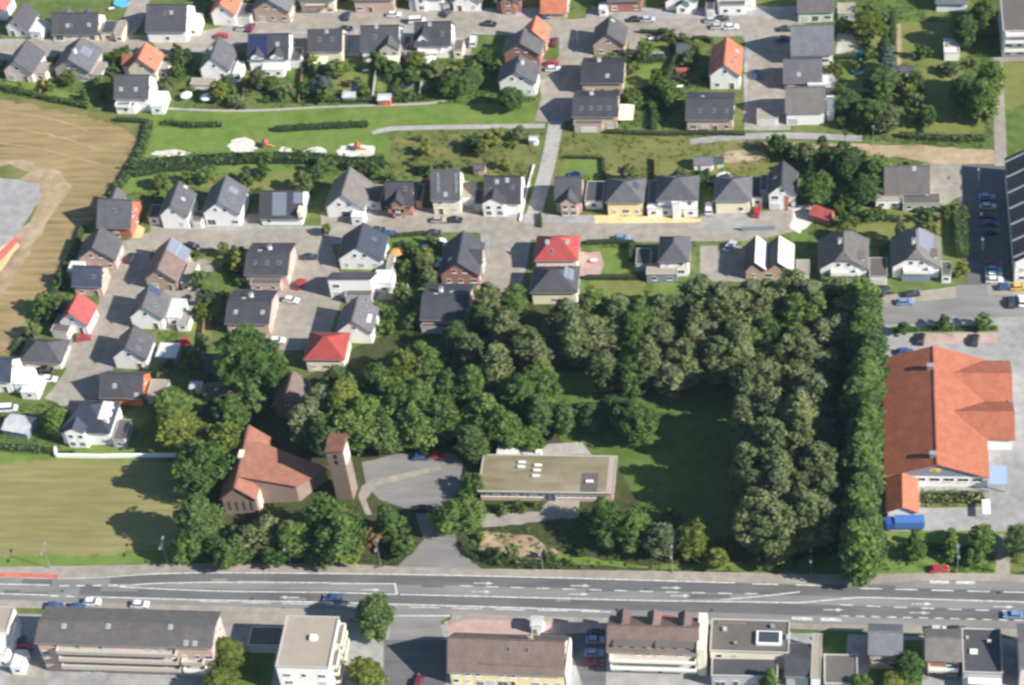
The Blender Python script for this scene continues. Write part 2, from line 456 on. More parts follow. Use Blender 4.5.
def make_house(h):
    rg = random.Random(h['seed'])
    w, d, e, r, ty = h['w'], h['d'], h['e'], h['r'], h['t']
    root = empty(h['n'], (h['x'], h['y'], 0), h['rot'])
    tag(root, h['l'], h.get('c', 'house'), h.get('g'))
    wm = wallm(h['wa'])
    place('wall', wall_mesh(h, wm), root)
    if h.get('pl'):
        b = MB(); b.box(-w / 2 - .03, w / 2 + .03, -d / 2 - .03, d / 2 + .03, 0, .45); b.build('plinth', M_conc, root)
    fm = {'felt': M_flat, 'gravel': M_flatl, 'bitumen': M_flatd, 'sheet': M_flatw, 'moss': G_moss}
    if ty == 'flat':
        b = MB(); W_, D_ = w / 2 + .12, d / 2 + .12
        b.box(-W_, W_, -D_, D_, e, e + .1, 0)
        for q in ((-W_, W_, -D_, -D_ + .3), (-W_, W_, D_ - .3, D_), (-W_, -W_ + .3, -D_ + .3, D_ - .3), (W_ - .3, W_, -D_ + .3, D_ - .3)):
            b.box(*q, e + .102, e + .34, 1)
        roof = b.build('roof', [fm[h['ro']], M_conc if h['ro'] != 'sheet' else M_flatw], root)
    else:
        P = roof_polys(h)
        mats = [roofm(h['ro'])]
        mi = None
        if ty == 'mm': mats = [roofm(h['ro']), M_flatw]; mi = [0, 1, 0, 1]
        b = slab(P, .22, mats=mi)
        roof = place('roof', b.mesh('roof', mats), root)
        if ty in ('gx', 'gy'):
            q = MB(); L = (w if ty == 'gx' else d) / 2 + .47
            if ty == 'gx': q.box(-L, L, -.17, .17, e + r + .12, e + r + .30)
            else: q.box(-.17, .17, -L, L, e + r + .12, e + r + .30)
            place('ridge_cap', q.mesh('ridge_cap', roofm(h['ro'])), roof)
        if ty in ('gx', 'hip', 'gy', 'hh'):
            # eaves gutters
            for sd in (('F', 'B') if ty == 'gx' else ('F', 'B', 'L', 'R') if ty == 'hip' else ('L', 'R')):
                al, hf = (w, d / 2) if sd in 'FB' else (d, w / 2)
                s = r / hf if ty != 'hip' else r / min(w, d) * 2
                place('gutter', shared(('gutter', round(al, 1)), lambda: (lambda g: (g.box(-al / 2 - .45, al / 2 + .45, -.13, 0, -.12, .0), g.mesh('gutter', M_steel))[1])(MB())),
                      roof, (*rotz(0, -hf - .45, ROT[sd]), e - s * .45 + .12), (0, 0, ROT[sd]))
    # annexes first, so that windows keep clear of them
    boxes = []
    for x in h['ex']:
        if x[0] == 'ann':
            _, x0, x1, y0, y1, hh, wa, top, door = x
            boxes.append((x0, x1, y0, y1, hh))
            b = MB(); b.box(x0, x1, y0, y1, 0, hh, 0)
            b.box(x0 - .1, x1 + .1, y0 - .1, y1 + .1, hh, hh + .14, 1)
            for q in ((x0 - .1, x1 + .1, y0 - .1, y0 + .1), (x0 - .1, x1 + .1, y1 - .1, y1 + .1), (x0 - .1, x0 + .1, y0 + .1, y1 - .1), (x1 - .1, x1 + .1, y0 + .1, y1 - .1)):
                b.box(*q, hh + .142, hh + .26, 2)
            an = b.build('garage' if door else 'annex', [wallm(wa), fm[top], M_conc if top != 'sheet' else M_flatw], root)
            if door:
                dw = min(x1 - x0 - .6, 4.6)
                place('garage_door', boxmesh('garage_door', M_doorw, (-.5, .5, -.05, 0, 0, 1), *[(-.49, .49, -.07, -.052, .02 + .25 * k, .23 + .25 * k) for k in range(4)]), an,
                      ((x0 + x1) / 2, y0 - .005, .02), (0, 0, 0), (dw, 1, min(2.2, hh - .3)))
            elif hh > 2 and x1 - x0 > 2.2:
                for k in range(max(1, int((x1 - x0) / 3))):
                    n = max(1, int((x1 - x0) / 3))
                    place('window', window_mesh(1.3, 1.2, 0), an, (x0 + (x1 - x0) * (k + .5) / n, y0 - .04, .9), (0, 0, 0))
    def clear(X, Y, z):
        for x0, x1, y0, y1, hh in boxes:
            if x0 - .7 < X < x1 + .7 and y0 - .7 < Y < y1 + .7 and z < hh + .5: return False
        return True
    # facades
    nofront = h.get('nofront')
    for sd in 'FRLB':
        L, D = (w, d / 2) if sd in 'FB' else (d, w / 2)
        a = ROT[sd]
        he = e
        if ty == 'pf': he = e - r if sd == 'B' else (e - r / 2 if sd in 'LR' else e)
        if sd == 'F' and nofront: continue
        ns = max(1, int((he + .25) / 2.75))
        n = max(1, int(L / h.get('wsp', 3.0)))
        doorx = rg.choice([-.5, .5]) if n > 1 else 0
        for k in range(ns):
            for i in range(n):
                if rg.random() < (.30 if sd in 'FR' else .35): continue
                x = -L / 2 + L * (i + .5) / n + rg.uniform(-.2, .2)
                z = .95 + 2.75 * k; ww = rg.choice([1.1, 1.3, 1.8]); wh = 1.35
                if k == 0 and sd == 'F' and abs(x - doorx * L / n) < 1.2:
                    X, Y = rotz(x, -D - .04, a)
                    if clear(X, Y, .5):
                        place('door', boxmesh('door', [M_door, M_frame, M_steel], (-.55, .55, -.03, .03, .05, 2.15, 0), (-.65, -.55, -.05, .04, 0, 2.25, 1), (.55, .65, -.05, .04, 0, 2.25, 1), (-.55, .55, -.05, .04, 2.15, 2.25, 1), (.38, .44, -.09, -.03, 1.0, 1.1, 2)), root, (X, Y, .1), (0, 0, a))
                        doorx = 99
                    continue
                if k == 0 and rg.random() < .3: z, wh, ww = .15, 2.15, rg.choice([1.8, 2.4])
                if z + wh > he - .15: z = max(.4, he - .2 - wh)
                if abs(x) + ww / 2 > L / 2 - .2: continue
                X, Y = rotz(x, -D - .045, a)
                if clear(X, Y, z): place('window', window_mesh(ww, wh, rg.choice([0, 0, 1, 2, 3, 4])), root, (X, Y, z), (0, 0, a))
        gable = (ty == 'gx' and sd in 'RL') or (ty in ('gy', 'hh') and sd in 'FB')
        if gable and r > 2.6:
            xs = [-1.3, 1.3] if L > 9 else [0]
            for x in xs:
                X, Y = rotz(x, -D - .045, a)
                place('window', window_mesh(1.1, 1.25, 0), root, (X, Y, e + .45), (0, 0, a))
    # extras
    for x in h['ex']:
        k = x[0]
        if k == 'sky':
            loc, rot = slope_at(h, x[1], x[2], x[3])
            place('skylight', boxmesh('skylight', [M_alu, M_glass], (-.45, .45, -.62, .62, -.06, .05, 0), (-.36, .36, -.53, .53, .05, .065, 1)), roof, loc, rot)
        elif k == 'wsky':
            loc, rot = slope_at(h, x[1], x[2], x[3])
            place('skylight', boxmesh('wskylight', [M_shut, M_alu], (-.5, .5, -.62, .62, -.06, .06, 0), (-.4, .4, -.52, .52, .06, .075, 1)), roof, loc, rot)
        elif k == 'solar':
            _, sd, u0, u1, v0, v1, nu, nv, kind = x
            along = (w if sd in 'FB' else d) + .9
            half = (d if sd in 'FB' else w) / 2 + .45
            s = r / (half - .45); L = half * math.sqrt(1 + s * s)
            if h['t'] == 'pf': L = (d + .9) * math.sqrt(1 + (r / d) ** 2)
            pw, ph = along * (u1 - u0) / nu - .05, L * (v1 - v0) / nv - .05
            me = boxmesh('panel' + kind, [M_alu if kind != 'b' else M_black, M_solarg if kind == 's' else M_solar, M_alu],
                         (-.5, .5, -.5, .5, 0, .05, 0), (-.48, .48, -.48, -.02, .05, .06, 1), (-.48, .48, .02, .48, .05, .06, 1))
            for i in range(nu):
                for j in range(nv):
                    loc, rot = slope_at(h, sd, u0 + (u1 - u0) * (i + .5) / nu, v0 + (v1 - v0) * (j + .5) / nv, .07)
                    place('solar_panel', me, roof, loc, rot, (pw, ph, 1))
        elif k == 'rib':
            half = (d if x[1] in 'FB' else w) / 2 + .45; s = r / (half - .45)
            loc, rot = slope_at(h, x[1], x[2], .5, .02)
            place('dividing_wall', boxmesh('rib', M_flatw, (-.5, .5, -.5, .5, -.1, .25)), roof, loc, rot, (.5, half * math.sqrt(1 + s * s) - .1, 1))
        elif k == 'chim':
            loc, rot = slope_at(h, x[1], x[2], x[3])
            place('chimney', boxmesh('chimney' + x[4], [wallm(x[4]), M_conc, M_black], (-.4, .4, -.4, .4, -1.6, 1.3, 0), (-.5, .5, -.5, .5, 1.3, 1.42, 1), (-.2, .2, -.2, .2, 1.42, 1.6, 2)), roof, loc)
        elif k == 'dorm':
            _, sd, u, dw, z0, dz, dr, fo, wa, ro = x
            along, D = (w, d / 2) if sd in 'FB' else (d, w / 2)
            s = max(.25, r / D if ty != 'hip' else r / min(w, d) * 2)
            cx = -along / 2 + along * u; yf = -D - fo
            yb = min(-D + max(.6, (dz + dr - e) / s), -.1)
            b = MB(); p = [(-dw / 2, z0), (dw / 2, z0), (dw / 2, dz), (0, dz + dr), (-dw / 2, dz)]
            if dr == 0: p = p[:3] + p[4:]
            b.prism([(cx + a, yf, z) for a, z in p], [(cx + a, yb, z) for a, z in p])
            dm = b.build('dormer', wallm(wa), root, (0, 0, 0), (0, 0, ROT[sd]))
            hw = dw / 2 + .3; sl = dr / (dw / 2); ze = dz - sl * .3 + .16
            if dr: P = [[(cx + hw, yf - .3, ze), (cx + hw, yb, ze), (cx, yb, dz + dr + .16), (cx, yf - .3, dz + dr + .16)], [(cx - hw, yb, ze), (cx - hw, yf - .3, ze), (cx, yf - .3, dz + dr + .16), (cx, yb, dz + dr + .16)]]
            else: P = [[(cx - hw, yf - .3, dz + .1), (cx + hw, yf - .3, dz + .1), (cx + hw, yb, dz + .35), (cx - hw, yb, dz + .35)]]
            place('roof', slab(P, .15).mesh('dormer_roof', roofm(ro) if ro in ROOFC else fm[ro]), dm)
            zz = max(z0, e - .1) + .25 if z0 > 1 else e - 1.5
            nn = max(1, int(dw / 2.2))
            for i in range(nn):
                if dz - zz > .7: place('window', window_mesh(1.3, min(1.4, dz - zz - .1), 0), dm, (cx - dw / 2 + dw * (i + .5) / nn, yf - .045, zz))
                if z0 < 1: place('window', window_mesh(1.5, 1.6, 0), dm, (cx - dw / 2 + dw * (i + .5) / nn, yf - .045, .6))
        elif k == 'balc':
            _, x0, x1, z, dep, wa = x
            b = MB(); b.box(x0, x1, -d / 2 - dep, -d / 2 + .02, z - .2, z, 1)
            b.box(x0, x1, -d / 2 - dep, -d / 2 - dep + .12, z, z + 1, 0)
            b.box(x0, x0 + .12, -d / 2 - dep + .122, -d / 2, z, z + 1, 0); b.box(x1 - .12, x1, -d / 2 - dep + .122, -d / 2, z, z + 1, 0)
            b.build('balcony', [wallm(wa), M_conc], root)
        elif k == 'rbalc':
            _, y0, y1, z, dep, wa = x
            b = MB(); b.box(w / 2, w / 2 + dep, y0, y1, z - .2, z, 1)
            b.box(w / 2 + dep - .12, w / 2 + dep, y0, y1, z, z + 1, 0)
            b.box(w / 2, w / 2 + dep - .122, y0, y0 + .12, z, z + 1, 0); b.box(w / 2, w / 2 + dep - .122, y1 - .12, y1, z, z + 1, 0)
            b.build('balcony', [wallm(wa), M_conc], root)
        elif k == 'awn':
            _, x0, x1, y0, dep, z = x
            b = MB(); b.prism([(x0, y0 - dep, z - .5), (x1, y0 - dep, z - .5), (x1, y0, z), (x0, y0, z)][::-1], [(x0, y0 - dep, z - .56), (x1, y0 - dep, z - .56), (x1, y0, z - .06), (x0, y0, z - .06)][::-1], 0)
            for px in (x0 + .1, x1 - .1): b.box(px - .06, px + .06, y0 - dep, y0 - dep + .12, 0, z - .56, 1)
            b.build('awning', [M_awn, M_steel], root)
        elif k == 'box':
            _, x0, x1, y0, y1, z0, z1, ma, nm = x
            b = MB(); b.box(x0, x1, y0, y1, z0, z1); b.build(nm, MATS.get(ma) or wallm(ma), root)
    return root, roof

# ------------------------------------------------------------------ plants
def leaf_cloud(name, mat, centres, radii, nleaf, leaf, rg, squash=.8, core=True):
    C = []; N = []; T = []
    for (c, r) in zip(centres, radii):
        tint = rg.uniform(.12, .88)
        dv = rg.normal(size=(nleaf, 3)); dv /= np.linalg.norm(dv, axis=1)[:, None]
        rr = r * rg.uniform(.5, 1.2, size=(nleaf, 1)) ** 1.0
        p = np.array(c) + dv * rr * np.array([1, 1, squash]) * rg.uniform(.7, 1.35, size=3)
        C.append(p); nn = dv + .5 * rg.normal(size=(nleaf, 3)); N.append(nn / np.linalg.norm(nn, axis=1)[:, None])
        T.append(np.clip(tint + rg.normal(size=nleaf) * .13, 0, 1))
    C = np.concatenate(C); N = np.concatenate(N); T = np.concatenate(T); n = len(C)
    ref = np.where(np.abs(N[:, 2:3]) < .9, np.array([[0, 0, 1.]]), np.array([[1., 0, 0]]))
    U = np.cross(N, ref); U /= np.linalg.norm(U, axis=1)[:, None]; V = np.cross(N, U)
    th = rg.uniform(0, 6.28, size=(n, 1)); U2 = U * np.cos(th) + V * np.sin(th); V2 = -U * np.sin(th) + V * np.cos(th)
    s = leaf * rg.uniform(.6, 1.35, size=(n, 1))
    q = np.stack([C - U2 * s, C - V2 * s * .62 - N * s * .2, C + U2 * s, C + V2 * s * .62 - N * s * .2], axis=1).reshape(-1, 3)
    me = bpy.data.meshes.new(name)
    me.vertices.add(4 * n); me.vertices.foreach_set('co', q.ravel())
    me.loops.add(4 * n); me.loops.foreach_set('vertex_index', np.arange(4 * n, dtype=np.int32))
    me.polygons.add(n); me.polygons.foreach_set('loop_start', np.arange(0, 4 * n, 4, dtype=np.int32))
    at = me.attributes.new('tint', 'FLOAT', 'FACE'); at.data.foreach_set('value', T.astype(np.float32))
    me.materials.append(mat); me.update(calc_edges=True)
    return me
def prof_round(t): return math.sin(PI * min(1, max(0, .12 + .83 * t))) ** .6
def prof_tall(t): return (.55 + .45 * math.sin(PI * min(1, .1 + t * .75))) * (1 if t < .75 else 1 - (t - .75) * 2.6)
def prof_col(t): return (.8 + .2 * math.sin(PI * t)) * (1 if t < .8 else 1 - (t - .8) * 3)
def prof_cone(t): return max(.06, 1.02 - t)
SHAPE = dict(round=(4.0, 2.0, 11.0, prof_round, 80, 105, .36), tall=(3.4, 2.5, 15.0, prof_tall, 100, 100, .34),
             column=(2.5, 1.2, 16.0, prof_col, 96, 100, .33), cone=(2.6, .8, 10.0, prof_cone, 46, 80, .30), bush=(1.0, .1, 1.7, prof_round, 10, 42, .20),
             small=(1.9, 1.2, 5.0, prof_round, 20, 70, .28))
_crowns = {}
def crown_mesh(shape, leafk, var):
    key = (shape, leafk, var)
    if key in _crowns: return _crowns[key]
    Rr, z0, z1, pf, nc, nl, lf = SHAPE[shape]
    rg = np.random.default_rng(abs(hash((len(shape) * 7 + ord(shape[0]), ord(leafk[0]) + len(leafk), var))) % 99991)
    cs = []; rs = []
    lop = rg.uniform(-.25, .25, size=2)
    lead = [(0, 0, 1.0)] if shape not in ('tall', 'round') else [(rg.uniform(-.36, .36), rg.uniform(-.36, .36), rg.uniform(.74, 1.05)) for _ in range(3)]
    for i in range(nc):
        t = (i + rg.uniform(0, 1)) / nc
        a = i * 2.39996 + rg.uniform(-.5, .5); pr = pf(t)
        lx, ly, lh = lead[i % len(lead)]; k = .78 if len(lead) == 1 else .6
        rad = pr * Rr * math.sqrt(rg.uniform(.25, 1.0)) * k * rg.uniform(.8, 1.25)
        cs.append((rad * math.cos(a) + (lop[0] * t + lx) * Rr, rad * math.sin(a) + (lop[1] * t + ly) * Rr, z0 + (z1 - z0) * (.06 + .88 * t) * lh))
        rs.append(Rr * rg.uniform(.20, .38) * (.6 + .4 * pr))
    me = leaf_cloud('crown', LEAF[leafk], cs, rs, nl, lf, rg)
    _crowns[key] = me
    return me
_trunks = {}
def trunk_mesh(shape, var):
    key = (shape, var)
    if key in _trunks: return _trunks[key]
    Rr, z0, z1 = SHAPE[shape][:3]; rg = random.Random(var * 31 + len(shape)); b = MB()
    k = .055 * Rr if shape != 'bush' else .05
    top = z0 + (z1 - z0) * .75
    p = Vector((0, 0, -.1)); r = k * 1.3; n = 5
    for i in range(n):
        q = Vector((rg.uniform(-.06, .06) * Rr, rg.uniform(-.06, .06) * Rr, top * (i + 1) / n)); r2 = k * 1.3 * (1 - (i + 1) / (n + 1))
        b.tube(p, q, r, r2, 6)
        if i > 0:
            for j in range(2):
                a = rg.uniform(0, 6.28); e = q + Vector((math.cos(a), math.sin(a), .7)) * Rr * .5
                b.tube(q, e, r2 * .6, r2 * .2, 4)
        p, r = q, r2
    _trunks[key] = b.mesh('trunk', M_bark)
    return _trunks[key]
def make_tree(name, label, x, y, shape, leafk, sr, sh, var, group, cat='tree'):
    root = empty(name, (x, y, 0), R.uniform(0, 6.28)); root.scale = (sr, sr, sh)
    tag(root, label, cat, group)
    place('trunk' if shape != 'bush' else 'stem', trunk_mesh(shape, var % 3), root)
    place('crown' if shape != 'bush' else 'foliage', crown_mesh(shape, leafk, var), root)
    return root
def make_hedge(pts, wd, ht, leafk, label, seed, closed=False):
    rg = np.random.default_rng(seed); cs = []; rs = []
    core = MB()
    x0, y0 = pts[0]
    for (ax, ay), (bx, by) in zip(pts, pts[1:]):
        L = math.hypot(bx - ax, by - ay); n = max(2, int(L / (wd * .55)))
        ux, uy = (bx - ax) / L, (by - ay) / L; vx, vy = -uy * wd * .32, ux * wd * .32
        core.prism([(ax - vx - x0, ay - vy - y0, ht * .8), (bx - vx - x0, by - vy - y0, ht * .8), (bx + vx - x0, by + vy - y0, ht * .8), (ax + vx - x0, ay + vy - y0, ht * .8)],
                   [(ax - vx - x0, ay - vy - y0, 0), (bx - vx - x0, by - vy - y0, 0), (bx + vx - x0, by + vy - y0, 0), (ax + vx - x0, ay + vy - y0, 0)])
        for i in range(n):
            t = (i + .5) / n; k = max(1, int(ht / (wd * .6)))
            for j in range(k):
                cs.append((ax + ux * L * t - x0 + rg.uniform(-.1, .1) * wd, ay + uy * L * t - y0 + rg.uniform(-.1, .1) * wd, ht * (j + .55) / k + rg.uniform(-.1, .1)))
                rs.append(wd * rg.uniform(.42, .58))
    root = empty('hedge', (x0, y0, 0)); tag(root, label, 'hedge')
    place('foliage', leaf_cloud('hedge_foliage', LEAF[leafk], cs, rs, 26 if wd < 2 else 60, .17 * max(.9, wd * .7), rg, squash=.9), root)
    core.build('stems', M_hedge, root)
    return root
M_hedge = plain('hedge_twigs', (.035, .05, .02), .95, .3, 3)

# ------------------------------------------------------------------ vehicles
CARC = dict(white=(.75, .75, .75), silver=(.48, .50, .52), black=(.012, .012, .014), dark=(.03, .034, .042), blue=(.03, .07, .22), red=(.42, .02, .03),
            sky=(.16, .27, .45), wine=(.16, .015, .03), yellow=(.75, .42, .02), tan=(.40, .34, .28), orange=(.6, .2, .03))
def car_paint(k):
    n = k + '_car_paint'
    if n in MATS: return MATS[n]
    m = plain(n, CARC[k], .28, .05, spec=.6); m.node_tree.nodes['Principled BSDF'].inputs['Coat Weight'].default_value = .6
    return m
def car_meshes(kind):
    def f():
        b = MB(); g = MB(); rf = MB()
        if kind == 'car':
            pr = [(-2.12, .32), (2.1, .32), (2.18, .55), (1.98, .78), (.95, .93), (-1.55, .95), (-2.1, .86), (-2.18, .6)]
            cab = ((-1.72, 1.02), (-1.28, .38), .94, 1.43, .79, .62)
        else:
            pr = [(-2.4, .36), (2.4, .36), (2.48, .6), (2.35, 1.0), (1.75, 1.22), (-2.4, 1.25), (-2.45, .7)]
            cab = ((-2.36, 1.75), (-2.25, 1.15), 1.24, 1.98, .9, .78)
        hw = .88 if kind == 'car' else .97
        b.prism([(x, -hw, z) for x, z in pr], [(x, hw, z) for x, z in pr])
        (a0, a1), (c0, c1), z0, z1, y0, y1 = cab
        lo = [(a0, -y0, z0), (a1, -y0, z0), (a1, y0, z0), (a0, y0, z0)]; hi = [(c0, -y1, z1), (c1, -y1, z1), (c1, y1, z1), (c0, y1, z1)]
        g.prism(hi, lo)
        rf.box(c0 - .05, c1 + .05, -y1 - .03, y1 + .03, z1 + .002, z1 + .06)
        wh = MB(); wh.tube((0, -.11, 0), (0, .11, 0), .33, .33, 10, 0); wh.tube((0, -.118, 0), (0, .118, 0), .2, .2, 8, 1)
        return b, g, rf, wh.mesh('wheel', [M_rubber, M_alu])
    return shared('cm' + kind, f)
M_lamp = plain('headlamp_glass', (.7, .7, .68), .2, .05)
M_tail = plain('tail_lamp_red', (.35, .01, .01), .3, .05)
def make_car(x, y, rz, col, label, kind='car', name='parked_car', group=None, cat='car'):
    b, g, rf, wh = car_meshes(kind)
    root = empty(name, (x, y, .05), rz); tag(root, label, cat, group)
    me = shared(('cb', kind, col), lambda: b.mesh('body', car_paint(col)))
    place('body', me, root)
    place('window_glass', shared(('cg', kind), lambda: g.mesh('window_glass', M_glass)), root)
    place('roof', shared(('cr', kind, col), lambda: rf.mesh('roof', car_paint(col))), root)
    fx, rx, yy = (1.35, -1.35, .8) if kind == 'car' else (1.6, -1.5, .88)
    for X in (fx, rx):
        for Y in (-yy, yy): place('wheel', wh, root, (X, Y, .33))
    L = 2.1 if kind == 'car' else 2.42
    for Y in (-.6, .6):
        place('headlight', boxmesh('headlight', M_lamp, (-.06, .06, -.2, .2, -.07, .07)), root, (L - .02, Y, .68))
        place('tail_light', boxmesh('tail_light', M_tail, (-.05, .05, -.18, .18, -.08, .08)), root, (-L - .03, Y, .74))
    return root

# ------------------------------------------------------------------ small things
def make_lamp(x, y, rz, label, ht=8.0, arms=2):
    root = empty('street_lamp', (x, y, 0), rz); tag(root, label, 'street lamp')
    b = MB(); b.tube((0, 0, 0), (0, 0, 1.2), .12, .11, 8); b.tube((0, 0, 1.2), (0, 0, ht), .085, .055, 8); b.build('pole', M_steel, root)
    b = MB()
    for s in ((-1, 1) if arms == 2 else (1,)): b.tube((0, 0, ht - .1), (0, s * 1.2, ht + .15), .04, .035, 6)
    b.build('arm', M_steel, root)
    for s in ((-1, 1) if arms == 2 else (1,)):
        place('lamp_head', boxmesh('lamp_head', [M_alu, M_frame], (-.22, .22, -.45, .45, -.08, .06, 0), (-.17, .17, -.4, .4, -.1, -.08, 1)), root, (0, s * 1.6, ht + .18))
    return root
def make_parasol(x, y, col, label, r=1.6, ht=2.4):
    root = empty('parasol', (x, y, 0)); tag(root, label, 'parasol')
    b = MB(); b.tube((0, 0, 0), (0, 0, ht + .1), .035, .03, 6); b.tube((0, 0, 0), (0, 0, .08), .3, .3, 10); b.build('pole', M_steel, root)
    b = MB(); n = 8
    for k in range(n):
        a, c = 2 * PI * k / n, 2 * PI * (k + 1) / n
        b.face([(0, 0, ht), (r * math.cos(a), r * math.sin(a), ht - .5), (r * math.cos(c), r * math.sin(c), ht - .5)])
        b.face([(0, 0, ht - .03), (r * math.cos(a), r * math.sin(a), ht - .55), (r * math.cos(c), r * math.sin(c), ht - .55)])
        b.face([(r * math.cos(a), r * math.sin(a), ht - .5), (r * math.cos(c), r * math.sin(c), ht - .5), (r * math.cos(c), r * math.sin(c), ht - .55), (r * math.cos(a), r * math.sin(a), ht - .55)])
    b.build('canopy', plain(col[0], col[1], .8, .06), root)
    return root
def make_shed(x, y, rz, w, d, ht, rise, wmat, rmat, label, name='garden_shed', cat='shed'):
    root = empty(name, (x, y, 0), rz); tag(root, label, cat)
    h = dict(w=w, d=d, e=ht, r=rise, t='gx')
    place('wall', wall_mesh(h, wmat), root)
    place('roof', slab(roof_polys(h, .2, .1), .1).mesh('roof', rmat), root)
    place('door', boxmesh('shed_door', M_wood, (-.4, .4, -.03, .02, 0, 1.8), (-.4, .4, -.05, -.032, .3, .4), (-.4, .4, -.05, -.032, 1.4, 1.5)), root, (-w * .2, -d / 2 - .03, .05))
    return root
def make_pool(x, y, r, label):
    root = empty('paddling_pool', (x, y, 0)); tag(root, label, 'pool')
    b = MB(); n = 16
    ring = lambda q, z: [(q * math.cos(2 * PI * k / n), q * math.sin(2 * PI * k / n), z) for k in range(n)]
    o0, o1, i1, i0 = ring(r, 0), ring(r, .7), ring(r * .93, .7), ring(r * .93, .1)
    for A, Bq in ((o0, o1), (o1, i1), (i1, i0)):
        for k in range(n):
            l = (k + 1) % n; b.face([A[k], A[l], Bq[l], Bq[k]])
    b.build('pool_wall', plain('blue_pool_foil', (.12, .34, .55), .4, .08), root)
    b = MB(); b.face(ring(r * .93, .58)); b.build('water_surface', plain('pool_water', (.10, .42, .60), .05, .05), root)
    return root
def make_trampoline(x, y, r, label):
    root = empty('trampoline', (x, y, 0)); tag(root, label, 'trampoline')
    n = 16; b = MB()
    ring = lambda q, z: [(q * math.cos(2 * PI * k / n), q * math.sin(2 * PI * k / n), z) for k in range(n)]
    b.face(ring(r * .85, .82)); b.face(ring(r * .85, .80)); b.build('mat', M_black, root)
    b = MB(); A, C = ring(r * .84, .86), ring(r, .86); A2, C2 = ring(r * .84, .8), ring(r, .8)
    for k in range(n):
        l = (k + 1) % n; b.face([A[k], A[l], C[l], C[k]]); b.face([C[k], C[l], C2[l], C2[k]]); b.face([A2[k], A2[l], C2[l], C2[k]])
    b.build('edge_pad', plain('blue_pad', (.04, .12, .35), .6, .08), root)
    for k in range(6):
        q = MB(); a = 2 * PI * k / 6; q.tube((r * .95 * math.cos(a), r * .95 * math.sin(a), 0), (r * .95 * math.cos(a), r * .95 * math.sin(a), .82), .04, .04, 6); q.build('leg', M_steel, root)
    return root
def make_table(x, y, rz, label):
    root = empty('garden_table', (x, y, 0), rz); tag(root, label, 'table')
    b = MB(); b.box(-.9, .9, -.5, .5, .70, .75); b.build('tabletop', M_frame, root)
    for X in (-.8, .8):
        for Y in (-.4, .4): place('leg', boxmesh('table_leg', M_alu, (-.03, .03, -.03, .03, 0, .7)), root, (X, Y, 0))
    return root
def make_fence(pts, ht, m, label, name='garden_fence', cat='fence'):
    root = empty(name, (*pts[0], 0)); tag(root, label, cat); x0, y0 = pts[0]
    for (ax, ay), (bx, by) in zip(pts, pts[1:]):
        L = math.hypot(bx - ax, by - ay); a = math.atan2(by - ay, bx - ax); n = max(1, round(L / 2))
        pl = boxmesh(('fp', round(L / n, 2), ht, m.name), m, (.05, L / n - .05, -.03, .03, .08, ht))
        for i in range(n):
            place('panel', pl, root, (ax - x0 + math.cos(a) * L * i / n, ay - y0 + math.sin(a) * L * i / n, 0), (0, 0, a))
            place('post', boxmesh(('fpost', ht), M_wood, (-.05, .05, -.05, .05, 0, ht + .1)), root, (ax - x0 + math.cos(a) * L * i / n, ay - y0 + math.sin(a) * L * i / n, 0))
    return root
def make_wall(pts, ht, th, m, label, cat='wall'):
    x0, y0 = pts[0]; root = empty('garden_wall', (x0, y0, 0)); tag(root, label, cat)
    for (ax, ay), (bx, by) in zip(pts, pts[1:]):
        L = math.hypot(bx - ax, by - ay); a = math.atan2(by - ay, bx - ax)
        b = MB(); b.box(0, L, -th / 2, th / 2, 0, ht); b.box(-.03, L + .03, -th / 2 - .05, th / 2 + .05, ht, ht + .08)
        b.build('wall_section', m, root, (ax - x0, ay - y0, 0), (0, 0, a))
    return root

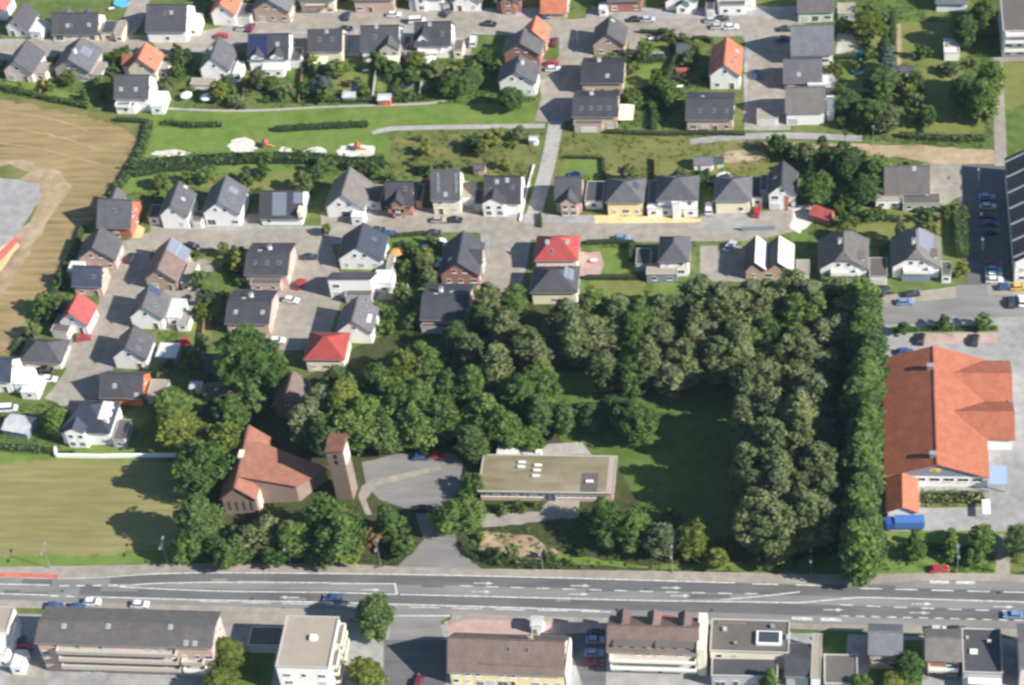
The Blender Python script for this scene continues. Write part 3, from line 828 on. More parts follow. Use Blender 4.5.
# ------------------------------------------------------------------ survey tables (metres)
HOUSES = [
 {'n':'house','l':'white house with red gable roof cut by the top corner of the photo','x':-175.32,'y':144.59,'rot':-0.1396,'w':10.17,'d':7.1,'e':4,'r':3.6,'t':'gy','wa':'white','ro':'rosered','ex':[],'seed':3},
 {'n':'house','l':'white house with dark gable and white annex in the top corner above stubble field','x':-164.05,'y':135.57,'rot':-0.1745,'w':6.93,'d':7.7,'e':3.6,'r':4,'t':'gy','wa':'white','ro':'mid','ex':[('ann',4.29,8.31,-4.33,1.67,2.8,'white','sheet',False)],'seed':10},
 {'n':'long_house','l':'long cream bungalow with wide dark roof and two skylights beside street junction','x':-145.78,'y':133.83,'rot':-0.0349,'w':14.2,'d':9.1,'e':2.9,'r':4,'t':'gx','wa':'cream','ro':'mid','ex':[('wsky','F',0.35,0.42),('sky','F',0.42,0.42),('wsky','F',0.8,0.45),('dorm','B',0.3,3,2.9,4.6,1.6,-1,'cream','mid'),('dorm','B',0.75,3,2.9,4.6,1.6,-1,'cream','mid'),('ann',8.06,12.17,-4.41,1.59,2.7,'cream','bitumen',False),('ann',12.85,15.24,-5.4,1.6,2.9,'cream','gravel',False)],'seed':17},
 {'n':'house','l':'pale house with plain dark gable roof near the stubble field edge,beside solar-roofed house','x':-158.07,'y':114.93,'rot':-0.1571,'w':8.93,'d':9.6,'e':3.8,'r':4.2,'t':'gy','wa':'blush','ro':'mid','ex':[('ann',4.33,8.29,-3.74,1.26,2.8,'cream','gravel',False)],'seed':24},
 {'n':'house','l':'cream stone house with blue-grey solar roof at the edge of the stubble field','x':-141.35,'y':115.35,'rot':-0.1571,'w':11.15,'d':10.1,'e':4,'r':4,'t':'gy','wa':'stone','ro':'slate','ex':[('solar','R',0.45,0.75,0.3,0.75,4,3,'s'),('chim','R',0.35,0.9,'white'),('ann',5.82,9.02,-4.98,1.02,2.6,'cream','gravel',False)],'seed':31},
 {'n':'house','l':'cream house with orange cross-gabled roof behind a white dark-roofed house','x':-119.95,'y':112.83,'rot':-0.1047,'w':8.38,'d':7.1,'e':4.5,'r':4,'t':'gy','wa':'cream','ro':'orange','ex':[('sky','R',0.35,0.5),('dorm','L',0.5,4.5,0,4.6,2.2,2.2,'cream','orange'),('ann',4.45,6.75,-2.18,2.82,2.6,'white','gravel',False)],'seed':38},
 {'n':'house','l':'white two-storey house with dark roof and balcony at the field corner beside park lawn','x':-119.99,'y':99.7,'rot':-0.0349,'w':9.78,'d':9.1,'e':5.4,'r':4.4,'t':'gx','wa':'white','ro':'mid','ex':[('wsky','F',0.2,0.4),('wsky','F',0.62,0.4),('balc',-5,-0.6,2.8,1.6,'white'),('ann',-5.16,0.6,-5.68,-2.68,3.2,'white','felt',False),('ann',5.45,9.26,-5.79,1.21,2.8,'white','sheet',False)],'seed':45},
 {'n':'large_house','l':'broad dark-roofed white house at the top edge beside the street junction','x':-116.44,'y':133.51,'rot':-0.0349,'w':11.97,'d':12.1,'e':4.6,'r':5,'t':'gx','wa':'white','ro':'mid','ex':[('wsky','F',0.62,0.7),('sky','F',0.45,0.68),('ann',-6.22,-2.46,-5.05,-1.05,5.3,'white','sheet',False),('ann',5.34,8.98,-2.81,4.19,3,'white','sheet',False)],'seed':52},
 {'n':'house','l':'white house with orange gable roof at the top edge,facing a red parked car','x':-100.13,'y':139.76,'rot':-0.0873,'w':7.19,'d':9.1,'e':4.6,'r':3.8,'t':'gy','wa':'white','ro':'orange','ex':[('sky','R',0.4,0.5),('ann',3.93,7.99,-3.3,2.7,2.7,'white','felt',True)],'seed':59},
 {'n':'house','l':'sandy brick house with pale blue-grey gable roof at the top edge','x':-85.3,'y':140.82,'rot':-0.1047,'w':10.99,'d':9.1,'e':4.6,'r':4,'t':'gy','wa':'tan','ro':'slate','ex':[],'seed':66},
 {'n':'house','l':'white house with slate gable roof and long patio above the playground hedges','x':-98.07,'y':113.92,'rot':-0.0524,'w':8.65,'d':9.1,'e':4,'r':4.4,'t':'gy','wa':'white','ro':'grey','ex':[('chim','L',0.5,0.7,'white'),('sky','R',0.45,0.45),('ann',5.51,7.72,-5.48,0.52,2.7,'white','sheet',False),('ann',-7.03,0.16,-8.36,-5.36,0.9,'grey','gravel',False)],'seed':73},
 {'n':'double_house','l':'white double house half covered in deep blue solar panels on dark roof','x':-82.59,'y':118.47,'rot':0.0,'w':11.65,'d':11.1,'e':4.6,'r':4.6,'t':'gx','wa':'white','ro':'dark','ex':[('solar','F',0.03,0.48,0.08,0.95,7,5,'b'),('wsky','F',0.72,0.6),('dorm','F',0.22,3.6,3.8,5.6,1.4,0.3,'white','dark'),('dorm','F',0.72,3.6,3.8,5.6,1.4,0.3,'white','dark'),('ann',6.16,9.11,-4.57,1.43,2.7,'white','bitumen',True),('ann',-1.65,4.7,-8.7,-5.7,2.6,'white','sheet',False)],'seed':80},
 {'n':'house','l':'cream house with dark roof,two skylights and a cream awning over its garden patio','x':-66.07,'y':120.91,'rot':0.0,'w':9.75,'d':9.1,'e':4.6,'r':4,'t':'gx','wa':'cream','ro':'mid','ex':[('sky','F',0.35,0.55),('sky','F',0.7,0.55),('wsky','F',0.55,0.9),('awn',-4.76,0.93,-5.32,3.5,2.9)],'seed':87},
 {'n':'house','l':'dark-roofed house with stone front cross-gable and cream awning above the park lawn','x':-49.67,'y':121.37,'rot':0.0,'w':10.79,'d':10.1,'e':4.6,'r':4.6,'t':'gx','wa':'white','ro':'mid','ex':[('sky','F',0.38,0.55),('dorm','F',0.78,5.6,0,5.3,2.3,1.2,'stone','mid'),('wsky','F',0.42,0.95),('awn',0.5,6.0,-5.82,3.2,2.9),('ann',6.29,8.39,-3.92,3.08,2.6,'white','bitumen',True)],'seed':94},
 {'n':'house','l':'cream house with brown awning and shrubs at the top edge beside brick terrace','x':-72.18,'y':145.24,'rot':-0.0175,'w':10.5,'d':9.1,'e':5,'r':4,'t':'gx','wa':'cream','ro':'mid','ex':[('balc',-4,3.5,2.6,1.4,'umber')],'seed':101},
 {'n':'brick_terrace','l':'salmon brick terrace with white windows at the top edge of the street','x':-54.69,'y':144.56,'rot':-0.0175,'w':12.03,'d':9.1,'e':5.2,'r':4,'t':'gx','wa':'pink','ro':'mid','ex':[],'seed':108},
 {'n':'house','l':'white rendered house behind two small trees at the top edge','x':-38.79,'y':144.53,'rot':-0.0175,'w':10.42,'d':8.1,'e':4.8,'r':4,'t':'gx','wa':'white','ro':'mid','ex':[('dorm','F',0.35,3.2,0,4.9,1.8,0.6,'white','grey')],'seed':115},
 {'n':'house','l':'small white house with grey gable at the top edge above the black car','x':-26.43,'y':143.56,'rot':-0.0349,'w':8.23,'d':8.1,'e':3.6,'r':3.4,'t':'gy','wa':'white','ro':'grey','ex':[('ann',-7.84,-5.09,-3.57,2.43,2.6,'grey','felt',True)],'seed':122},
 {'n':'house','l':'red brick house with white bay windows at the top edge before the orange roof','x':-13.68,'y':142.54,'rot':-0.0349,'w':7.26,'d':8.1,'e':4.8,'r':3.6,'t':'gx','wa':'red','ro':'mid','ex':[('dorm','F',0.5,4,0,5,1.8,1,'red','mid')],'seed':129},
 {'n':'orange_roof_house','l':'low house under a plain orange roof at the top edge beside the blue car','x':0.28,'y':139.18,'rot':-0.0349,'w':7.18,'d':9.1,'e':2.8,'r':4.2,'t':'gx','wa':'tan','ro':'orange','ex':[],'seed':136},
 {'n':'house','l':'white house with steep dark roof,triangular dormer and lean-to above the park lawn','x':-33.91,'y':122.02,'rot':0.0,'w':10.28,'d':9.1,'e':5,'r':4.6,'t':'gx','wa':'white','ro':'dark','ex':[('dorm','F',0.24,3.4,4.6,6.6,2.4,-0.6,'white','dark'),('sky','F',0.75,0.5),('wsky','F',0.42,0.9),('balc',-4.5,2.5,2.7,1.5,'white'),('ann',-8.33,-5.04,-6.49,-1.49,2.6,'white','bitumen',False),('ann',5.83,8.51,-5.1,-0.1,3,'cream','felt',False)],'seed':143},
 {'n':'terrace_house','l':'end terrace house with bright orange roof above two grey-roofed neighbours','x':-3.97,'y':121.73,'rot':-0.1047,'w':6.55,'d':6.3,'e':5,'r':3.6,'t':'gy','wa':'red','ro':'orange','ex':[('sky','R',0.3,0.4)],'seed':150},
 {'n':'terrace_house','l':'brick gabled terrace house with grey roof below the bright orange roof','x':-6.99,'y':115.65,'rot':-0.0873,'w':10.33,'d':6.3,'e':5,'r':3.8,'t':'gy','wa':'red','ro':'grey','ex':[],'seed':157},
 {'n':'terrace_house','l':'white gabled terrace house with grey roof at the lawn end of its row','x':-7.15,'y':102.99,'rot':-0.0698,'w':10.26,'d':7.1,'e':5,'r':3.8,'t':'gy','wa':'white','ro':'grey','ex':[('chim','R',0.6,0.8,'white')],'seed':164},
 {'n':'house','l':'tan brick house with grey gable roof on the lane of three stacked houses','x':17.89,'y':120.81,'rot':-0.0524,'w':8.89,'d':7.9,'e':4.2,'r':4,'t':'gy','wa':'tan','ro':'grey','ex':[('wsky','R',0.8,0.85)],'seed':171},
 {'n':'double_house','l':'tan house with broad black roof,middle of three along the lane','x':17.08,'y':104.51,'rot':-0.0175,'w':11.52,'d':10.7,'e':4.6,'r':2.4,'t':'gx','wa':'tan','ro':'dark','ex':[('chim','B',0.6,0.75,'white'),('wsky','F',0.62,0.35)],'seed':178},
 {'n':'double_house','l':'tan house with black roof,four skylights and cream awning at lane end','x':15.99,'y':89.67,'rot':-0.0175,'w':11.99,'d':10.7,'e':4.6,'r':2.4,'t':'gx','wa':'tan','ro':'dark','ex':[('sky','F',0.2,0.42),('sky','F',0.4,0.42),('sky','F',0.6,0.42),('sky','F',0.8,0.42),('chim','B',0.6,0.75,'white'),('ann',-5.77,2.09,-7.1,-2.1,2.7,'tan','felt',True),('box',6.4,10.6,-5,2,2.6,2.7,'cream_awning_cloth','awning')],'seed':185},
 {'n':'house','l':'white gabled house with orange tiled roof between garden hedges and paved lane','x':51.98,'y':106.56,'rot':-0.0349,'w':8.22,'d':11.9,'e':5.2,'r':3.8,'t':'gy','wa':'white','ro':'orange','ex':[('sky','R',0.5,0.4),('sky','R',0.25,0.6),('sky','L',0.4,0.5),('sky','L',0.7,0.5),('wsky','R',0.75,0.35)],'seed':192},
 {'n':'double_house','l':'tan house with black roof and three skylights below the white orange-roofed gable','x':48.1,'y':87.78,'rot':-0.0175,'w':12.57,'d':11.1,'e':4.6,'r':2.6,'t':'gx','wa':'tan','ro':'dark','ex':[('sky','F',0.3,0.42),('sky','F',0.58,0.42),('sky','F',0.84,0.42),('wsky','B',0.66,0.7),('ann',13.0,18.8,-2.98,1.02,2.4,'white','gravel',True)],'seed':199},
 {'n':'house','l':'white house with dark green roof and gabled porch at the top edge','x':37.81,'y':141.62,'rot':0.0,'w':9.14,'d':8.1,'e':3.6,'r':3.4,'t':'gy','wa':'white','ro':'green','ex':[('dorm','F',0.55,3.6,0,2.8,1.4,1.6,'white','green')],'seed':206},
 {'n':'large_house','l':'large white house with grey-roofed bay at the top edge by silver cars','x':53.88,'y':142.07,'rot':0.0,'w':11.09,'d':10.1,'e':5.4,'r':4,'t':'gx','wa':'white','ro':'grey','ex':[('ann',-4.83,2.78,-7.1,-3.1,3.4,'white','felt',False),('ann',-8.63,-6.28,-7.99,-1.99,2.8,'white','bitumen',True)],'seed':213},
 {'n':'house','l':'red-brown brick house with white windows at the top edge above lane mouth','x':21.24,'y':141.54,'rot':-0.0175,'w':9.5,'d':8.1,'e':4.6,'r':4,'t':'gx','wa':'red','ro':'grey','ex':[('ann',-7.57,-5.19,-6.01,-3.01,2.5,'white','sheet',False)],'seed':220},
 {'n':'house','l':'pale mint house with dark roof,topmost of the four along the gardens lane','x':77.29,'y':134.96,'rot':0.0,'w':10.04,'d':8.6,'e':4.2,'r':4.4,'t':'gx','wa':'mint','ro':'warm','ex':[('ann',6.34,11.22,-4.21,0.79,2.6,'grey','gravel',False)],'seed':227},
 {'n':'house','l':'house with wide bluish grey roof and round white entrance box on gardens lane','x':76.23,'y':116.29,'rot':0.0,'w':11.37,'d':11.1,'e':4.2,'r':5.6,'t':'gx','wa':'white','ro':'slate','ex':[('ann',-5.6,-2.34,-2.03,1.97,3.3,'white','sheet',False)],'seed':234},
 {'n':'house','l':'low house with grey roof and red brick base below the bluish roof','x':73.59,'y':103.75,'rot':0.0,'w':10.13,'d':8.1,'e':3.2,'r':4.6,'t':'gx','wa':'red','ro':'grey','ex':[('wsky','F',0.4,0.35),('ann',1.48,7.6,-5.48,-0.48,2.8,'white','sheet',False)],'seed':241},
 {'n':'house','l':'white house with warm grey roof,lowest on the gardens lane beside the footpath','x':74.36,'y':88.73,'rot':0.0,'w':10.2,'d':8.6,'e':5,'r':4.8,'t':'gx','wa':'white','ro':'warm','ex':[('ann',5.96,7.88,-2.77,4.23,3,'white','sheet',False)],'seed':248},
 {'n':'garden_pavilion','l':'small white flat-roofed pavilion standing alone on the mown garden lawn','x':115.4,'y':114.56,'rot':0.0,'w':4.04,'d':6.16,'e':2.8,'r':0,'t':'flat','wa':'white','ro':'sheet','ex':[('box',-1.2,0.6,-0.6,0.6,2.9,3.4,'tan','roof_hatch')],'seed':255,'c':'pavilion'},
 {'n':'apartment_house','l':'white apartment house with stacked white balcony bands in the top corner','x':135.99,'y':121.08,'rot':0.0,'w':13.16,'d':16.76,'e':9,'r':0,'t':'flat','wa':'white','ro':'felt','ex':[('balc',-6,6,3,1.5,'white'),('balc',-6,6,6,1.5,'white'),('balc',-6,6,8.4,1.5,'white')],'seed':262,'c':'apartment house'},
 {'n':'house','l':'house with blue-grey roof and orange gable edge at the top above the garden lawn','x':116.47,'y':138.2,'rot':-0.0698,'w':8.44,'d':8.1,'e':3.4,'r':3,'t':'gx','wa':'white','ro':'slate','ex':[],'seed':269},
 {'n':'house','l':'rust-red house with grey roof beside the stubble field,end of the row','x':-113.47,'y':46.48,'rot':-0.0698,'w':9.1,'d':10.6,'e':4,'r':5,'t':'gx','wa':'rust','ro':'grey','ex':[('dorm','B',0.8,4,0,3.8,2,3,'rust','grey'),('sky','F',0.5,0.6)],'seed':276},
 {'n':'house','l':'white gabled house with dark roof next to the rust-red house','x':-97.2,'y':48.94,'rot':-0.0524,'w':7.46,'d':9.1,'e':5,'r':3.9,'t':'gy','wa':'white','ro':'mid','ex':[('wsky','R',0.5,0.5),('wsky','R',0.95,0.6),('ann',-8.01,-5.15,-3.34,1.66,2.8,'white','bitumen',False)],'seed':283},
 {'n':'house','l':'tall white gabled house with blue-grey roof in the row facing the street','x':-84.01,'y':50.38,'rot':-0.0524,'w':9.88,'d':10.1,'e':4.8,'r':4.2,'t':'gy','wa':'white','ro':'slate','ex':[('solar','R',0.55,0.75,0.35,0.75,2,2,'s'),('sky','R',0.3,0.5),('ann',-8.55,-5.72,-6.41,-2.41,2.6,'white','felt',True)],'seed':290},
 {'n':'house','l':'low white house with silver solar array on navy roof along the street','x':-67.65,'y':50.66,'rot':-0.0175,'w':11.39,'d':10.6,'e':2.9,'r':4.8,'t':'gx','wa':'white','ro':'dark','ex':[('solar','F',0.3,0.62,0.12,0.95,8,6,'s'),('solar','F',0.78,0.98,0.55,0.95,2,2,'s'),('box',5.0,6.0,-5.6,-2.6,2.9,5.2,'cream_awning_cloth','beige_panel')],'seed':297},  # cream block on the beige front corner of the roof
 {'n':'house','l':'glass-gabled house under a wide overhanging grey roof beside the street trees','x':-49.99,'y':53.52,'rot':-0.0698,'w':10.2,'d':10.6,'e':3.6,'r':5,'t':'gy','wa':'white','ro':'warm','ex':[('ann',5.29,9.19,-1.92,5.08,2.8,'grey','felt',False),('ann',2.44,5.77,-8.29,-5.29,2.9,'white','sheet',False)],'seed':304},
 {'n':'house','l':'small dark-roofed brick house with red brick bay facing the street bend','x':-35.15,'y':52.91,'rot':0.0,'w':6.88,'d':8.6,'e':4.2,'r':4.4,'t':'gx','wa':'red','ro':'dark','ex':[('sky','F',0.72,0.7),('dorm','F',0.45,3.2,0,5.4,1.8,1.2,'red','dark'),('balc',-3,3.2,2.5,1.2,'red'),('ann',3.85,5.52,-1.39,5.61,2.6,'tan','bitumen',False)],'seed':311},
 {'n':'house','l':'tall pale house with steep seamed grey roof framed in silver strips','x':-22.18,'y':54.06,'rot':0.0,'w':7.33,'d':10.1,'e':5.8,'r':5.8,'t':'gx','wa':'cream','ro':'grey','ex':[('box',-0.1,0.1,-0.1,0.1,5,5.1,'aluminium','roof_vent'),('solar','F',0.22,0.3,0.25,0.9,1,3,'s'),('solar','F',0.82,0.9,0.25,0.9,1,3,'s'),('wsky','F',0.5,0.2),('ann',3.91,7.23,-1.85,4.15,3.6,'white','gravel',True)],'seed':318},
 {'n':'house','l':'white house with navy roof and curved front gable beside the footpath steps','x':-6.73,'y':54.31,'rot':-0.0175,'w':9.43,'d':10.6,'e':4.2,'r':4.6,'t':'gx','wa':'white','ro':'dark','ex':[('dorm','F',0.26,6,0,5,2,1.2,'white','dark'),('wsky','F',0.35,0.8),('wsky','F',0.62,0.85),('sky','F',0.2,0.5),('sky','F',0.75,0.6),('ann',-8.03,-5.83,-4.41,1.59,2.6,'white','bitumen',True)],'seed':325},
 {'n':'house','l':'slim grey-roofed house with pink brick front bay just past the footpath','x':11.16,'y':53.46,'rot':-0.0175,'w':6.74,'d':8.6,'e':4.4,'r':4.6,'t':'gx','wa':'pink','ro':'mid','ex':[('dorm','F',0.55,4.4,0,5,2,1.6,'pink','mid'),('ann',4.36,8.97,-2.85,5.15,2.8,'white','bitumen',False)],'seed':332},
 {'n':'hipped_house','l':'pale yellow house with grey pyramid roof facing the residential street','x':26.47,'y':52.22,'rot':0.0,'w':9.32,'d':8.9,'e':5.2,'r':2.9,'t':'hip','wa':'yellow','ro':'grey','ex':[('solar','R',0.4,0.65,0.3,0.6,2,2,'n')],'seed':339},
 {'n':'hipped_house','l':'white villa with grey hipped roof,porch and side wing in the street row','x':40.53,'y':52.18,'rot':0.0,'w':10.21,'d':9.1,'e':6,'r':3.2,'t':'hip','wa':'white','ro':'mid','ex':[('sky','B',0.6,0.4),('ann',-7.84,-4.89,-4.09,4.91,4,'white','felt',False),('ann',-7.99,-1.68,-5.0,-2.5,3,'white','sheet',False),('ann',1.79,5.26,-5.31,-3.11,2.8,'white','sheet',False),('ann',-1.25,0.88,-5.97,-3.97,5.6,'white','sheet',False)],'seed':346},
 {'n':'hipped_house','l':'cream house with grey pyramid roof between white van and red car','x':55.28,'y':52.63,'rot':0.0,'w':8.92,'d':8.9,'e':5,'r':3,'t':'hip','wa':'cream','ro':'grey','ex':[('ann',5.07,7.73,-1.72,6.28,3.2,'white','bitumen',False)],'seed':353},
 {'n':'house','l':'white gabled house with navy roof and orange door strip at the row end','x':68.49,'y':53.76,'rot':-0.0349,'w':6.87,'d':8.7,'e':5.8,'r':3.6,'t':'gy','wa':'white','ro':'dark','ex':[('box',1.0,1.7,-4.52,-4.3,0.2,5.2,'orange','door_panel'),('box',-3.4,-0.4,-4.5,-4.3,0.05,2.5,'light_garage_door','garage_door'),('wsky','L',0.5,0.5),('ann',-5.91,-4.05,-2.26,3.74,5,'bluegrey','felt',False)],'seed':360},
 {'n':'house','l':'white house with warm grey roof and glazed porch beside the shaded car park','x':101.21,'y':56.32,'rot':0.0,'w':11.11,'d':9.6,'e':4,'r':4.8,'t':'gx','wa':'white','ro':'warm','ex':[('wsky','F',0.66,0.9),('ann',-8.12,-1.85,-6.96,-2.96,3,'white','gravel',False),('ann',-1.09,8.55,-8.04,-4.04,2.6,'stone','felt',False)],'seed':367},
 {'n':'house','l':'pinkish brick house with grey gable roof heading the paved lane by stubble field','x':-115.66,'y':32.1,'rot':-0.0524,'w':10.05,'d':7.5,'e':4,'r':4.2,'t':'gy','wa':'pink','ro':'grey','ex':[],'seed':374},
 {'n':'house','l':'brick house with blue-black roof and white flat annex beside stubble field','x':-116.03,'y':21.66,'rot':-0.0524,'w':7.7,'d':7.1,'e':4,'r':3.4,'t':'gx','wa':'pink','ro':'blue','ex':[('ann',-7.39,-3.57,2.26,6.26,3,'white','sheet',False),('sky','F',0.7,0.5)],'seed':381},
 {'n':'house','l':'white house with bright rose-red roof on the paved lane','x':-116.33,'y':7.45,'rot':-0.1396,'w':7.65,'d':6.9,'e':3.8,'r':4,'t':'gy','wa':'white','ro':'rosered','ex':[('ann',-5.6,-0.86,-6.07,-0.07,2.5,'white','felt',True)],'seed':388},
 {'n':'bungalow','l':'cream bungalow with broad hipped grey roof at the lane bend','x':-122.66,'y':-5.07,'rot':-0.0698,'w':10.84,'d':7.7,'e':2.7,'r':2.9,'t':'hip','wa':'cream','ro':'mid','ex':[],'seed':395,'c':'bungalow'},
 {'n':'house','l':'white house with navy roof and stepped white terraces,cut by photo edge','x':-131.99,'y':-13.42,'rot':-0.0698,'w':7.85,'d':8.1,'e':4.6,'r':3.6,'t':'gx','wa':'white','ro':'blue','ex':[('ann',4.51,8.52,-3.95,2.05,3.2,'white','sheet',False),('ann',6.95,11.37,-6.02,-0.02,2.4,'white','sheet',False)],'seed':402},
 {'n':'house','l':'white gabled house with blue solar panels atop its grey roof in the paved lane','x':-96.94,'y':9.37,'rot':-0.0524,'w':8.53,'d':7.9,'e':4.4,'r':4,'t':'gy','wa':'white','ro':'grey','ex':[('solar','R',0.72,0.95,0.45,0.95,2,2,'n'),('sky','R',0.35,0.5),('ann',4.95,8.65,-2.49,4.51,2.9,'white','sheet',False),('ann',8.09,11.24,-4.46,0.54,2.4,'white','gravel',False)],'seed':409},
 {'n':'house','l':'tan brick house with long two-tone grey and brown roof at the lane fork','x':-95.61,'y':25.9,'rot':-0.1047,'w':8.63,'d':11.6,'e':4,'r':3.9,'t':'gy','wa':'tan','ro':'brown','ex':[('solar','R',0.62,1.0,0.03,0.97,1,1,'s'),('ann',5.33,7.84,-5.59,2.41,2.8,'blush','gravel',False)],'seed':416},
 {'n':'house','l':'white gabled house with grey roof and glass conservatory opposite the bungalow','x':-98.25,'y':-5.43,'rot':-0.0698,'w':8.7,'d':7.5,'e':4.2,'r':4,'t':'gy','wa':'white','ro':'mid','ex':[('sky','R',0.6,0.5),('sky','R',0.25,0.5),('ann',6.26,11.65,-1.7,3.3,2.7,'bluegrey','sheet',False)],'seed':423},
 {'n':'house','l':'house with vivid orange walls under a plain grey roof at the lane end','x':-97.97,'y':-17.79,'rot':-0.0349,'w':10.78,'d':8.6,'e':3.3,'r':3.6,'t':'gx','wa':'orange','ro':'mid','ex':[('wsky','F',0.35,0.5),('wsky','F',0.85,0.15),('ann',6.41,11.04,-3.55,2.45,2.6,'grey','gravel',False)],'seed':430},
 {'n':'villa','l':'white villa with navy hipped roof and curved white front above the yellow field','x':-104.08,'y':-30.57,'rot':-0.0349,'w':12.56,'d':10.1,'e':5,'r':4,'t':'hip','wa':'white','ro':'blue','ex':[('dorm','F',0.33,5,0,6,1.4,1.2,'white','blue'),('dorm','R',0.5,5.5,5,7.2,0,-0.4,'white','sheet'),('ann',7.0,10.1,-5.87,1.13,2.8,'grey','felt',False)],'seed':437,'c':'villa'},
 {'n':'double_house','l':'pink brick double house with black split roof and chimneys beside paved court','x':-67.47,'y':27.24,'rot':-0.0175,'w':11.18,'d':11.7,'e':4.4,'r':2.2,'t':'gx','wa':'pink','ro':'dark','ex':[('sky','F',0.22,0.55),('sky','F',0.5,0.55),('sky','F',0.78,0.55),('chim','B',0.5,0.7,'white'),('wsky','B',0.72,0.8),('ann',-4.19,3.95,-8.06,-4.06,2.6,'pink','felt',False)],'seed':444},
 {'n':'double_house','l':'pink brick double house with black split roof beside the tall garden tree','x':-69.35,'y':9.05,'rot':-0.0175,'w':11.13,'d':11.9,'e':4.4,'r':2.2,'t':'gx','wa':'pink','ro':'dark','ex':[('wsky','F',0.22,0.5),('wsky','F',0.82,0.5),('chim','B',0.5,0.7,'white'),('wsky','B',0.66,0.8)],'seed':451},
 {'n':'house','l':'white gabled house with navy roof at the street bend beside paved court','x':-42.84,'y':31.87,'rot':-0.0349,'w':11.59,'d':8.7,'e':4,'r':4.6,'t':'gy','wa':'white','ro':'blue','ex':[('sky','R',0.6,0.5),('ann',7.3,8.86,-6.52,-1.52,2.8,'white','gravel',False)],'seed':458},
 {'n':'house','l':'tall white cubic house with high front wall and thin grey mono-pitch roof','x':-43.96,'y':19.62,'rot':0.0,'w':11.53,'d':5.9,'e':7,'r':3.6,'t':'pf','wa':'white','ro':'mid','ex':[('ann',5.9,10.72,-1.07,3.93,3.4,'white','sheet',False),('ann',-1.42,5.54,-5.1,-2.1,2.6,'grey','felt',False)],'seed':465},
 {'n':'house','l':'white gabled house with grey roof just behind the red hipped roof','x':-40.36,'y':4.21,'rot':-0.0524,'w':8.65,'d':8.5,'e':4.4,'r':4,'t':'gy','wa':'white','ro':'grey','ex':[('dorm','R',0.4,2.4,4,5.6,0,-0.6,'white','sheet'),('sky','R',0.7,0.5)],'seed':472},
 {'n':'hipped_house','l':'cream house with bright red hipped roof beside paved court and the wood','x':-46.81,'y':-5.67,'rot':-0.0175,'w':9.79,'d':8.9,'e':4.8,'r':3,'t':'hip','wa':'cream','ro':'red','ex':[],'seed':479},
 {'n':'house','l':'brown-roofed house half hidden by trees behind the church','x':-53.39,'y':-22.37,'rot':-0.0524,'w':7.35,'d':8.1,'e':4.5,'r':3.6,'t':'gy','wa':'red','ro':'brown','ex':[],'seed':486},
 {'n':'house','l':'dark brick gabled house with side dormer and white windows near street bend','x':-15.42,'y':27.03,'rot':-0.0175,'w':9.91,'d':11.5,'e':4,'r':4.4,'t':'gy','wa':'red','ro':'dark','ex':[('dorm','R',0.55,5,0,4.6,2.4,0.5,'pink','dark'),('wsky','L',0.7,0.5)],'seed':493},
 {'n':'double_house','l':'brick double house with black split roof in the shade of the wood','x':-17.57,'y':10.31,'rot':-0.0175,'w':11.6,'d':12.5,'e':4.6,'r':2.2,'t':'gx','wa':'pink','ro':'dark','ex':[('wsky','B',0.4,0.7),('chim','B',0.62,0.7,'white'),('wsky','B',0.72,0.9),('ann',-6.02,5.74,-7.3,-3.3,2.5,'grey','bitumen',False)],'seed':500},
 {'n':'hipped_house','l':'white house with deep red hipped roof and pink patio beside lawn','x':9.68,'y':30.51,'rot':0.0,'w':10.72,'d':8.7,'e':4.6,'r':3.5,'t':'hip','wa':'blush','ro':'red','ex':[('sky','F',0.4,0.4),('wsky','F',0.75,0.8),('wsky','F',0.3,0.8)],'seed':507},
 {'n':'hipped_house','l':'cream house with grey hipped roof and solar panels below deep red roof','x':10.06,'y':18.51,'rot':0.0,'w':11.43,'d':9.1,'e':4.6,'r':3,'t':'hip','wa':'cream','ro':'mid','ex':[('solar','R',0.35,0.75,0.2,0.6,2,2,'s')],'seed':514},
 {'n':'hipped_house','l':'white cube house with grey pyramid roof and green-grey front annex','x':40.7,'y':28.55,'rot':0.0,'w':7.22,'d':8.9,'e':5.8,'r':3,'t':'hip','wa':'white','ro':'mid','ex':[('ann',-7.11,0.83,-6.79,-2.79,2.9,'bluegrey','gravel',False),('ann',-10.09,-6.42,-2.66,3.34,2.6,'white','bitumen',True)],'seed':521},
 {'n':'twin_gable_house','l':'modern brick house with two parallel white roof slopes above the wood','x':65.31,'y':27.16,'rot':-0.0175,'w':11.82,'d':9.3,'e':3.6,'r':2.9,'t':'mm','wa':'tan','ro':'dark','ex':[('wsky','L',0.5,0.5),('ann',6.99,10.31,-5.03,-0.03,2.7,'stone','gravel',True)],'seed':528},
 {'n':'half_hipped_house','l':'white half-hipped house with arched front recess,farther from the car park','x':84.42,'y':27.63,'rot':-0.0175,'w':11.76,'d':10.5,'e':4.2,'r':4.4,'t':'hh','wa':'white','ro':'warm','ex':[('dorm','R',0.3,2.4,3.6,5.9,0,-0.7,'white','felt'),('chim','L',0.5,0.85,'white'),('box',-3.6,3.6,-6.6,-5.27,0,2.8,'bluegrey','recess_shade_block'),('balc',-3.2,3.2,2.9,1.6,'white'),('ann',6.62,11.05,-7.09,-0.09,2.8,'white','felt',True)],'seed':535},  # blue-grey block stands in for the shade of the front recess
